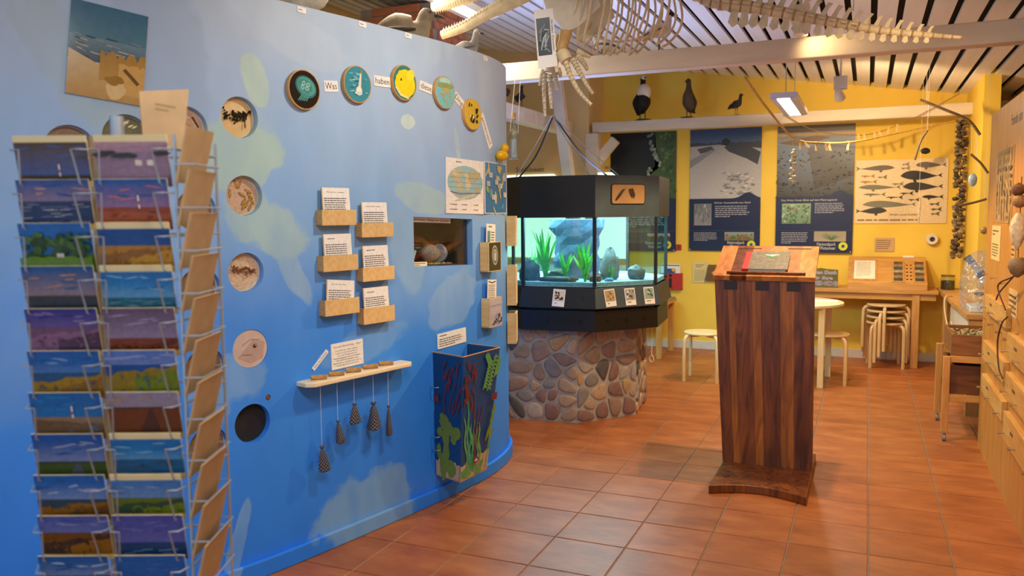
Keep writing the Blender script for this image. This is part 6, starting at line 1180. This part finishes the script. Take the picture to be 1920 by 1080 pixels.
# ================================================================== HANGING THINGS
p = ony(964, 298, 1.36); hb = .30; bt = thing('glass_bottle', p, 'clear glass bottle with cork hung from the near beam', 'bottle')
MB(Frame(p, (1, 0, 0), (0, 1, 0), (0, 0, 1))).lathe([(.040, 0), (.047, .008), (.047, .13), (.040, .165), (.017, .20), (.014, .26), (.017, .265), (.017, .275)], 8).obj('bottle', glassmat('bottle_glass', (.88, .92, .88), .18, .02), bt); MB(Frame(p, (1, 0, 0), (0, 1, 0), (0, 0, 1))).lathe([(.011, .262), (.013, .31)], 12).obj('cork', CORK, bt); MB(Frame(p, (1, 0, 0), (0, 1, 0), (0, 0, 1))).tube([(0, 0, .04), (.01, 0, .15), (-.01, 0, .2)], .014, 8).obj('message_roll', mat('paper_aged', 'C8B88C', .7), bt)
for s_ in (-1, 1): MB().tube([p+np.array([s_*.03, 0, .17]), np.array([p[0]+s_*.02, 1.43, 2.413])], .0012, 5).obj('cord', mat('cord_white', 'E4E2DC', .7), bt)
d0, _, nn_ = hit(941, 292, .03); dk_ = thing('rubber_duck', d0+np.array([0, 0, -.04]), 'small yellow rubber duck on the end of the blue wall', 'rubber duck'); DY = mat('duck_yellow', 'E8B410', .35, .05)
MB().ball(d0, (.035, .05, .032), 14, 10).obj('body', DY, dk_, smooth=True); MB().ball(d0+np.array([.005, .028, .045]), (.024, .026, .026), 12, 9).obj('head', DY, dk_, smooth=True); MB().ball(d0+np.array([.02, .045, .042]), (.013, .013, .006), 8, 6).obj('beak', mat('duck_orange', 'D86A10', .4), dk_)
# rope line with pegs, from the near beam to the corner
LP = [ony(1397, 145, 1.58), ony(1440, 205, 2.1), ony(1487, 258, 2.9), ony(1530, 268, 3.3), ony(1600, 266, 3.8), ony(1680, 250, 4.3), ony(1790, 227, 4.72)]; ls = spline(LP, 8)
tag(MB().tube(ls, .008, 8).obj('clothes_line', mat('hemp', 'C8A860', .85, .3, 60), smooth=True), 'thick hemp line sagging from the beam to the corner', 'line')
LP2 = [ony(1470, 215, 4.70), ony(1530, 245, 4.70), ony(1620, 253, 4.70), ony(1690, 232, 4.70), ony(1745, 205, 4.70), ony(1800, 175, 4.70)]; ls2 = spline(LP2, 8); tag(MB().tube(ls2, .004, 6).obj('thin_line', mat('hemp_dark', '8A6A38', .85, .3, 60)), 'thin brown line crossing before the far beam', 'line')
PEG = wood('peg_wood', 'C89C58', 'E0BC7C', 'Z', 20)
def peg(p, rot, lb, L_=.075): 
    t = thing('clothes_peg', p+np.array([0, 0, -L_*.8]), lb, 'clothes peg', 'wooden pegs on the lines')
    f = Frame(p, (math.cos(rot), 0, math.sin(rot)), (0, 1, 0), (-math.sin(rot), 0, math.cos(rot)))
    for s_ in (-1, 1): MB(f).box((s_*.005, 0, -L_*.35), (.007, .010, L_)).obj('leg', PEG, t)
for k, (px, r_) in enumerate(((1489, .9), (1500, -.1), (1506, .8), (1528, .05), (1545, .4), (1557, .25), (1595, -.08))):
    q = min(ls, key=lambda v: abs((960+FPX*np.dot(v-CAM, CR)/np.dot(v-CAM, CF))-px)); peg(q, r_, ('first peg where the hemp line bends', 'second peg close to the bend', 'third peg, steeply tilted near the bend', 'fourth peg, upright', 'fifth peg, tilted', 'sixth peg, slightly tilted', 'last peg, alone on the hemp line')[k]+' on the hemp line' if k < 6 else 'lone peg at the end of the hemp line')
for k, px in enumerate((1608, 1618, 1643, 1652, 1669, 1685)):
    q = min(ls2, key=lambda v: abs((960+FPX*np.dot(v-CAM, CR)/np.dot(v-CAM, CF))-px)); peg(q, (.15, .15, .1, .5, -.1, 0)[k], '%s small peg along the thin brown line' % ('first', 'second', 'third', 'fourth', 'fifth', 'sixth')[k])
ms_ = thing('shell_mobile', ls[17]+np.array([0, -.02, -.55]), 'string of pale shells hung from the hemp line', 'shell string'); p0 = min(ls, key=lambda v: abs((960+FPX*np.dot(v-CAM, CR)/np.dot(v-CAM, CF))-1487))+np.array([0, 0, -.01])
MB().tube([p0, p0+np.array([0, 0, -.33])], .0015, 5).obj('cord', mat('cord_white', 'E4E2DC', .7), ms_)
for k in range(13): MB().ball(p0+np.array([R.uniform(-.02, .02), R.uniform(-.015, .015), -.09-.02*k]), (.016, .012, .013), 9, 6, jit=.15, rnd=R).obj('shell', mat('shell_pale', 'DCC89C', .5, .2, 40), ms_, smooth=True)
# shell garland in the corner
gx, gy = .735, 4.88; gz1, gz0 = float(ony(1796, 222, gy)[2]), float(ony(1787, 482, gy)[2]); ga = thing('shell_garland', (gx, gy, gz0), 'long dense garland of dark mussel shells in the corner', 'shell garland'); MB().tube([(gx, gy, gz0), (gx, gy, gz1+.05)], .004, 6).obj('cord', mat('cord_dark', '4A3018', .8), ga); MB().tube([(gx, gy, gz1+.05), (gx, 4.86, 2.37)], .003, 6).obj('hook', mat('steel', 'C8C8C8', .3), ga)
GC = [mat('mussel_%d' % k, c, .5, .35, 40) for k, c in enumerate(('5A4A3A', '7A664C', '3E362E', '9A8464', '6A5844'))]
for k in range(150): a_ = R.uniform(0, 6.28); z = gz0+(gz1-gz0)*k/150; MB().ball((gx+.034*math.cos(a_), gy+.034*math.sin(a_), z), (R.uniform(.020, .030), R.uniform(.018, .026), R.uniform(.012, .020)), 8, 5, jit=.12, rnd=R, rot=Matrix.Rotation(R.uniform(0, 3), 3, 'X')).obj('shell', R.choice(GC), ga, smooth=True)
# driftwood mobile
DW = wood('driftwood_grey', '5A4630', '7A6244', 'X', 12); Y1 = 3.7
mo = [((1725, 187), (1770, 205), (1815, 225), (1838, 253), 'long curved driftwood stick of the mobile, uppermost'), ((1739, 244), (1726, 265), (1715, 300), None, 'dark bent driftwood stick before the whale poster'), ((1820, 289), (1838, 305), (1853, 325), None, 'short slanting driftwood stick beside the garland'), ((1797, 386), (1825, 380), (1850, 373), None, 'thin level driftwood stick below the oyster shell')]
for a_, b_, c_, d_, lb in mo: tag(MB().tube(spline([ony(*q, Y1) for q in (a_, b_, c_, d_) if q], 6), .011 if 'long' in lb else .009, 8).obj('driftwood_stick', DW, smooth=True), lb, 'driftwood', 'driftwood mobile')
for (px, ya, yb, lb) in ((1738, 192, 120, 'above the long stick'), (1822, 291, 232, 'beside the garland'), (1846, 373, 322, 'holding the level stick'), (1831, 318, 246, 'holding the oyster shell')): tag(MB().tube([ony(px, ya, Y1), ony(px, yb, Y1)], .0015, 5).obj('mobile_thread', mat('cord_white', 'E4E2DC', .7)), 'white thread of the driftwood mobile, '+lb, 'thread', 'mobile threads')
for (px, py, yy, lb) in ((1739, 246, Y1, 'holding the bent stick'), (1723, 380, 4.6, 'holding the razor shell'), (1735, 278, 4.9, 'holding the heart stone'), (1845, 425, Y1, 'holding the snail shell')):
    q = ony(px, py, yy); tag(MB().tube([q, (q[0], q[1], zc(q[0])+.01)], .0012, 5).obj('mobile_thread', mat('cord_white', 'E4E2DC', .7)), 'white thread of the driftwood mobile, '+lb, 'thread', 'mobile threads')
p = ony(1824, 337, Y1); tag(MB().ball(p, (.032, .012, .052), 14, 9, jit=.06, rnd=R).obj('oyster_shell', mat('oyster', 'A8C0CC', .25, .35, 30), smooth=True), 'shiny blue-white oyster shell on the mobile', 'shell'); p = ony(1735, 283, 4.9); tag(MB().ball(p, (.045, .014, .028), 12, 8, jit=.12, rnd=R).obj('heart_stone', mat('stone_black', '1E1C1A', .5), smooth=True), 'black heart-shaped stone before the yellow wall', 'stone')
p = ony(1723, 395, 4.6); tag(MB().tube([p+np.array([.01, 0, .12]), p, p+np.array([0, 0, -.12])], [.004, .014, .006], 10).obj('razor_shell', mat('razor', 'C8B8A4', .3, .3, 30), smooth=True), 'pale razor shell hanging before the whale poster', 'shell'); p = ony(1845, 432, Y1); tag(MB().ball(p, (.03, .025, .03), 12, 8, jit=.1, rnd=R).obj('snail_shell', mat('snail', 'A88450', .4, .3, 40), smooth=True), 'round snail shell at the foot of the mobile', 'shell')
# ================================================================== POSTCARD RACK IN THE FOREGROUND
DR = 1.68
fwd = np.array([CF[0], CF[1], 0]); fwd /= np.linalg.norm(fwd); rgt = np.array([CR[0], CR[1], 0]); rgt /= np.linalg.norm(rgt)
pc = CAM+DR*ray(188, 650); RX = lambda px: float(np.dot(CAM+DR*ray(px, 256)-pc, rgt)); O_ = np.array([pc[0], pc[1], 0])
RF = Frame(O_, rgt, (0, 0, 1), -fwd)                      # x right, y up, z towards the visitor
rk = thing('postcard_rack', O_-fwd*-.17, 'grey wire revolving postcard rack full of cards', 'card rack')
WIRE = mat('wire_grey', 'A8AEB4', .35, .05, metal=.6); CWD, CHT = .148, .105
ztop = float((CAM+DR*ray(110, 256))[2]); PIT = float((CAM+DR*ray(110, 256))[2]-(CAM+DR*ray(110, 1060))[2])/10.05
xc = (RX(112), RX(258)); DEP = .24
MB(RF).tube([(.0, .03, -DEP/2), (.0, ztop+.05, -DEP/2)], .014, 12).obj('centre_pole', WIRE, rk); MB(RF).lathe([(.20, .0), (.20, .02), (.03, .035)], 28, (0, 0, 0)).obj('base', WIRE, rk) if False else MB(Frame(RF((0, 0, -DEP/2)), rgt, fwd, (0, 0, 1))).lathe([(.20, .0), (.20, .02), (.03, .035)], 28).obj('base', WIRE, rk)
xr = RX(337)
for x, z in ((xr, -.01), (xr, -.10), (xr, -DEP), (RX(40), -DEP)): MB(RF).tube([(x, .25, z), (x, ztop-.0, z)], .0035, 6).obj('upright', WIRE, rk)
for y in np.arange(ztop-.03, .3, -PIT*2): MB(RF).tube([(xr, y, -.01), (xr, y, -DEP), (RX(40), y, -DEP)], .0025, 6).obj('hoop', WIRE, rk)
MB(RF).box(((xc[0]+xc[1])/2, (ztop+.2)/2, -.022), (.022, ztop-.2, .003)).obj('centre_strip', mat('strip_card', 'A08A68', .7, .1), rk)
def lighthouse(a, x, y, h, c='F0E8E0', s='B83020'): a.rect(x-.06*h, y, x+.06*h, y+h, c); a.rect(x-.055*h, y+.3*h, x+.055*h, y+.55*h, s); a.rect(x-.04*h, y+h, x+.04*h, y+1.15*h, '30282A')
def scene_card(a, w, h, sky, top, ground, hor=.0, kind=None, border=False, frame=None):
    y0 = -h/2+(.014 if border else 0); H = h/2
    if frame: a.rect(-w/2, -H, w/2, H, 'E6D29C'); w *= .985
    if border: a.rect(-w/2, -H, w/2, y0, 'E6D29C'); a.para(-.3*w, -H+.003, .3*w, y0-.002, 1, '6A6038')
    a.rect(-w/2, y0, w/2, H, sky, top)
    for k in range(6): a.ell(R.uniform(-.42, .42)*w, R.uniform(hor+.12, .42)*h, R.uniform(.06, .16)*w, .02*h, R.choice([sky, sky, top]), R.uniform(-.2, .2), 9, .3)
    a.ridge(-w/2, w/2, y0, hor*h, ground[0], .004*h, 10); rr = R
    if kind == 'sea': [a.line([(x*w, y*h), ((x+.15)*w, (y+.01)*h)], .010*h, c) for x, y, c in [(rr.uniform(-.5, .35), rr.uniform(y0/h+.02, hor-.04), rr.choice(ground[1:])) for _ in range(34)]]
    elif kind == 'dune': a.ridge(-w/2, w/2, y0, (hor-.12)*h, ground[1], .05*h, 12, slope=.16*h); a.ridge(-.1*w, w/2, y0, (hor-.2)*h, ground[2], .03*h, 8, slope=.2*h); [a.ell(rr.uniform(-.4, .45)*w, rr.uniform(y0/h+.03, hor-.14)*h, .04*w, .015*h, rr.choice(ground), rr.uniform(0, 3), 7, .3) for _ in range(24)]
    elif kind == 'light': a.ridge(-w/2, w/2, y0, (hor-.1)*h, ground[1], .02*h, 10, slope=-.1*h); lighthouse(a, .08*w, (hor-.02)*h, .26*h); [a.ell(rr.uniform(-.45, .45)*w, rr.uniform(y0/h+.03, hor-.1)*h, .05*w, .012*h, rr.choice(ground), 0, 7, .3) for _ in range(16)]
    elif kind == 'trees':
        for x, s_ in ((-.22, .17), (.12, .16), (.33, .19)): [a.ell((x+rr.gauss(0, .07))*w, (hor+.17+rr.gauss(0, .09))*h, rr.uniform(.04, .08)*w, rr.uniform(.05, .1)*h, rr.choice(['2A4A14', '3C5C1C', '4C6C22', '1E3A10']), 0, 9, .2) for _ in range(22)]
        a.ridge(-w/2, w/2, y0, (hor-.03)*h, '5A7A28', .03*h, 12); a.rect(.02*w, (hor-.04)*h, .12*w, (hor+.04)*h, 'C8C4BC')
    elif kind == 'boats': [a.poly([((x-.05)*w, (hor-.1)*h), ((x+.05)*w, (hor-.1)*h), ((x+.035)*w, (hor-.16)*h), ((x-.035)*w, (hor-.16)*h)], '2A2224') for x in (-.12, .08, .26)]; [a.line([(x*w, (hor-.1)*h), (x*w, (hor+.2)*h)], .003*w, '6A5850') for x in (-.12, .08, .26)]; a.rect(-w/2, (hor-.01)*h, w/2, (hor+.02)*h, '4A3228')
    elif kind == 'jetty': a.poly([(-.1*w, y0), (.22*w, y0), (.12*w, (hor-.04)*h), (.08*w, (hor-.04)*h)], ground[1]); a.rect(-w/2, (hor-.03)*h, w/2, hor*h, ground[2])
    elif kind == 'huts': [a.rect((x-.045)*w, (hor-.30)*h, (x+.045)*w, (hor-.18)*h, 'D8CCBC') for x in (.08, .24)]; [a.ell(rr.uniform(-.5, .5)*w, rr.uniform(hor-.1, hor+.02)*h, .12*w, .05*h, rr.choice(['1E221C', '2A2C22']), 0, 12, .25) for _ in range(10)]
CARDS = [  # (left column), (right column): label, sky, top, ground colours, horizon, kind, cream foot, cream edge
    [('storm cloud over a small lighthouse', '54608C', '4A3418', ['3A2A18', '6A4A20', '2A1E12'], -.22, 'light', 1, 1), ('surf and breaking waves under a pink sky', 'B08C84', '3A5488', ['2A3858', '8C90A0', '1E2A48', 'C8C4C4'], .08, 'sea', 1, 0), ('green trees beside a white house', '3A78B8', '1E5CA0', ['4C6C22', '6A8A30', '3A5A1C'], -.12, 'trees', 0, 0), ('fishing boats in a harbour at dusk', 'A88878', '2A5484', ['2A3038', '1E2228', '3A3438'], -.12, 'boats', 0, 0), ('mauve sand flat with distant lighthouse', '8C78A0', '3A3C78', ['6A4E64', '84647C', '4A3448'], .12, 'dune', 1, 0), ('beach with grassy dune and blue sky', '8CA4C4', '2C5C9C', ['3A5878', '9A7A34', '8A6A44'], .04, 'dune', 0, 0), ('sandy spit with white lighthouse', '4C88B8', '1C5C9C', ['8A7460', '6A5440', '5C84A0'], -.02, 'light', 0, 0), ('road running to a lighthouse under clouds', '9CA4B8', '1E5094', ['3A4A24', '4A5058', '2C3A1C'], -.1, 'jetty', 0, 0), ('shoreline with golden marram grass', 'A8B4C8', '1C5CA0', ['2C4450', '8A5C20', '6A4418'], -.04, 'dune', 0, 0), ('wooden railing across autumn heath', '8890B0', '5A649C', ['6A4420', '3A2A24', '8A5A24'], .12, 'dune', 1, 0), ('wide beach under a deep blue sky', 'A8B8CC', '1E5490', ['4A3E38', '6A584C', '2A3440'], .05, 'sea', 0, 0)],
    [('dark dunes and two beach huts', 'A0808C', 'A88890', ['8C7484', '2A2C24', '3A3830'], .28, 'huts', 0, 1), ('lighthouse on a red heath hill', 'B07A84', '3A5C90', ['8A3C18', 'A04A1C', '5A2414'], -.05, 'light', 0, 0), ('beach chair on wind-rippled sand', '3A5C90', '1E4480', ['A87838', '8A5C28', 'B88A48'], .12, 'dune', 1, 1), ('cumulus clouds mirrored in calm water', '8CB0C8', '1464A4', ['2C6478', '8CACB4', '1E4C60', '4A7C88'], -.1, 'sea', 1, 1), ('dark rain cloud over rust-red heath', '9C8CA4', '5A485C', ['7A3414', '5A240E', '8A4418'], -.12, 'dune', 1, 0), ('yellow-green slope above a blue bay', '98A0C0', '6A80B4', ['2C5088', '8A7420', '6A7A20'], .2, 'dune', 1, 0), ('brown evening sea with wooden jetty', 'A08878', '8C8498', ['6A4230', '4A2E28', '3A2A30'], .18, 'jetty', 1, 0), ('turquoise sea with old groynes', '8CB0C4', '1C68A8', ['1E5C88', '4A4438', '2C7498', '145078'], .0, 'sea', 1, 1), ('village behind green salt meadow', '8CA0B8', '5C80B0', ['5A6A1C', '2C4434', '6E7C20'], .05, 'dune', 1, 1), ('foaming surf under violet sky', '7478A8', '585C94', ['2A4468', 'A8B4C8', '3A5C88', '1E3450'], -.12, 'sea', 0, 0), ('blue sky with white streak above dunes', '5878A8', '3A64A0', ['5A4428', '7A5830', '3A3420'], -.22, 'dune', 0, 0)]]
for c in range(2):
    for r_ in range(11):
        lb, sky, top, gr, hor, kind, foot, edge = CARDS[c][r_]; y = ztop-CHT/2-r_*PIT
        f = RF.moved(xc[c]+R.uniform(-.002, .002), y-.001, -.010).leaned(.20); t_ = thing('postcard', f((0, -CHT/2, 0)), 'postcard of '+lb, 'postcard', 'postcards in the wire rack')
        MB(f).box((0, 0, -.001), (CWD, CHT, .002)).obj('card', mat('card_cream', 'E6D29C', .6, .03), t_); a = Art(f, .0003); hh = CHT-(.013 if edge else 0)
        a2 = Art(f.moved(0, -.0065 if edge else 0, 0), .0003); scene_card(a2, CWD*.995, hh*.995, sky, top, gr, hor, kind, bool(foot)); a2.obj('print', printmat('print_card', .4, .2, 110, 1.25), t_)
        g = RF.moved(xc[c], y, .0)
        for s_ in (-1, 1): P = [(s_*(CWD/2+.012), .022, -.018), (s_*(CWD/2-.004), .022, .018), (s_*(CWD/2-.022), .022, .020), (s_*(CWD/2-.014), -.045, .006), (s_*(CWD/2-.014), -.055, -.012)]; MB(g).tube(P, .0018, 6).obj('pocket_wire', WIRE, rk, smooth=True)
# brown cards on the right-hand side of the rack
SFm = Frame(RF((xr+.002, 0, -DEP*.52)), fwd, (0, 0, 1), rgt); BRC = mat('card_brown', 'A98A62', .7, .12, 20, bump=.1)
for r_ in range(11):
    y = ztop-CHT/2-r_*PIT+.012
    for q, xo in ((0, -.055),):
        f = SFm.moved(xo, y, .016).leaned(.24); o = MB(f).box((0, 0, 0), (.145, CHT+.012, .004)).obj('brown_card', BRC); tag(o, 'plain brown card in the side of the rack, %s row from the top' % (('first', 'second', 'third', 'fourth', 'fifth', 'sixth', 'seventh', 'eighth', 'ninth', 'tenth', 'eleventh')[r_],), 'card', 'brown cards in the rack side')
        g = SFm.moved(xo, y, .0); MB(g).tube([(-.07, -.02, .0), (-.07, -.02, .04), (.07, -.02, .04), (.07, -.02, 0)], .0018, 6).obj('pocket_wire', WIRE, rk)
f = Frame(CAM+(DR+.12)*ray(316, 212), rgt*.75+fwd*.66, (0, 0, 1), rgt*.66-fwd*.75).turned(-.10); t_ = thing('tall_card', f((0, -.07, 0)), 'tall brown card sticking up from the top of the rack', 'card'); MB(f).prism([(-.05, -.075), (.035, -.075), (.04, .06), (-.065, .035)], 0, .003).obj('card', BRC, t_); a = Art(f, .0034); a.para(-.03, -.0, .02, .02, 2, '8A7048'); a.obj('print', PRINT, t_)
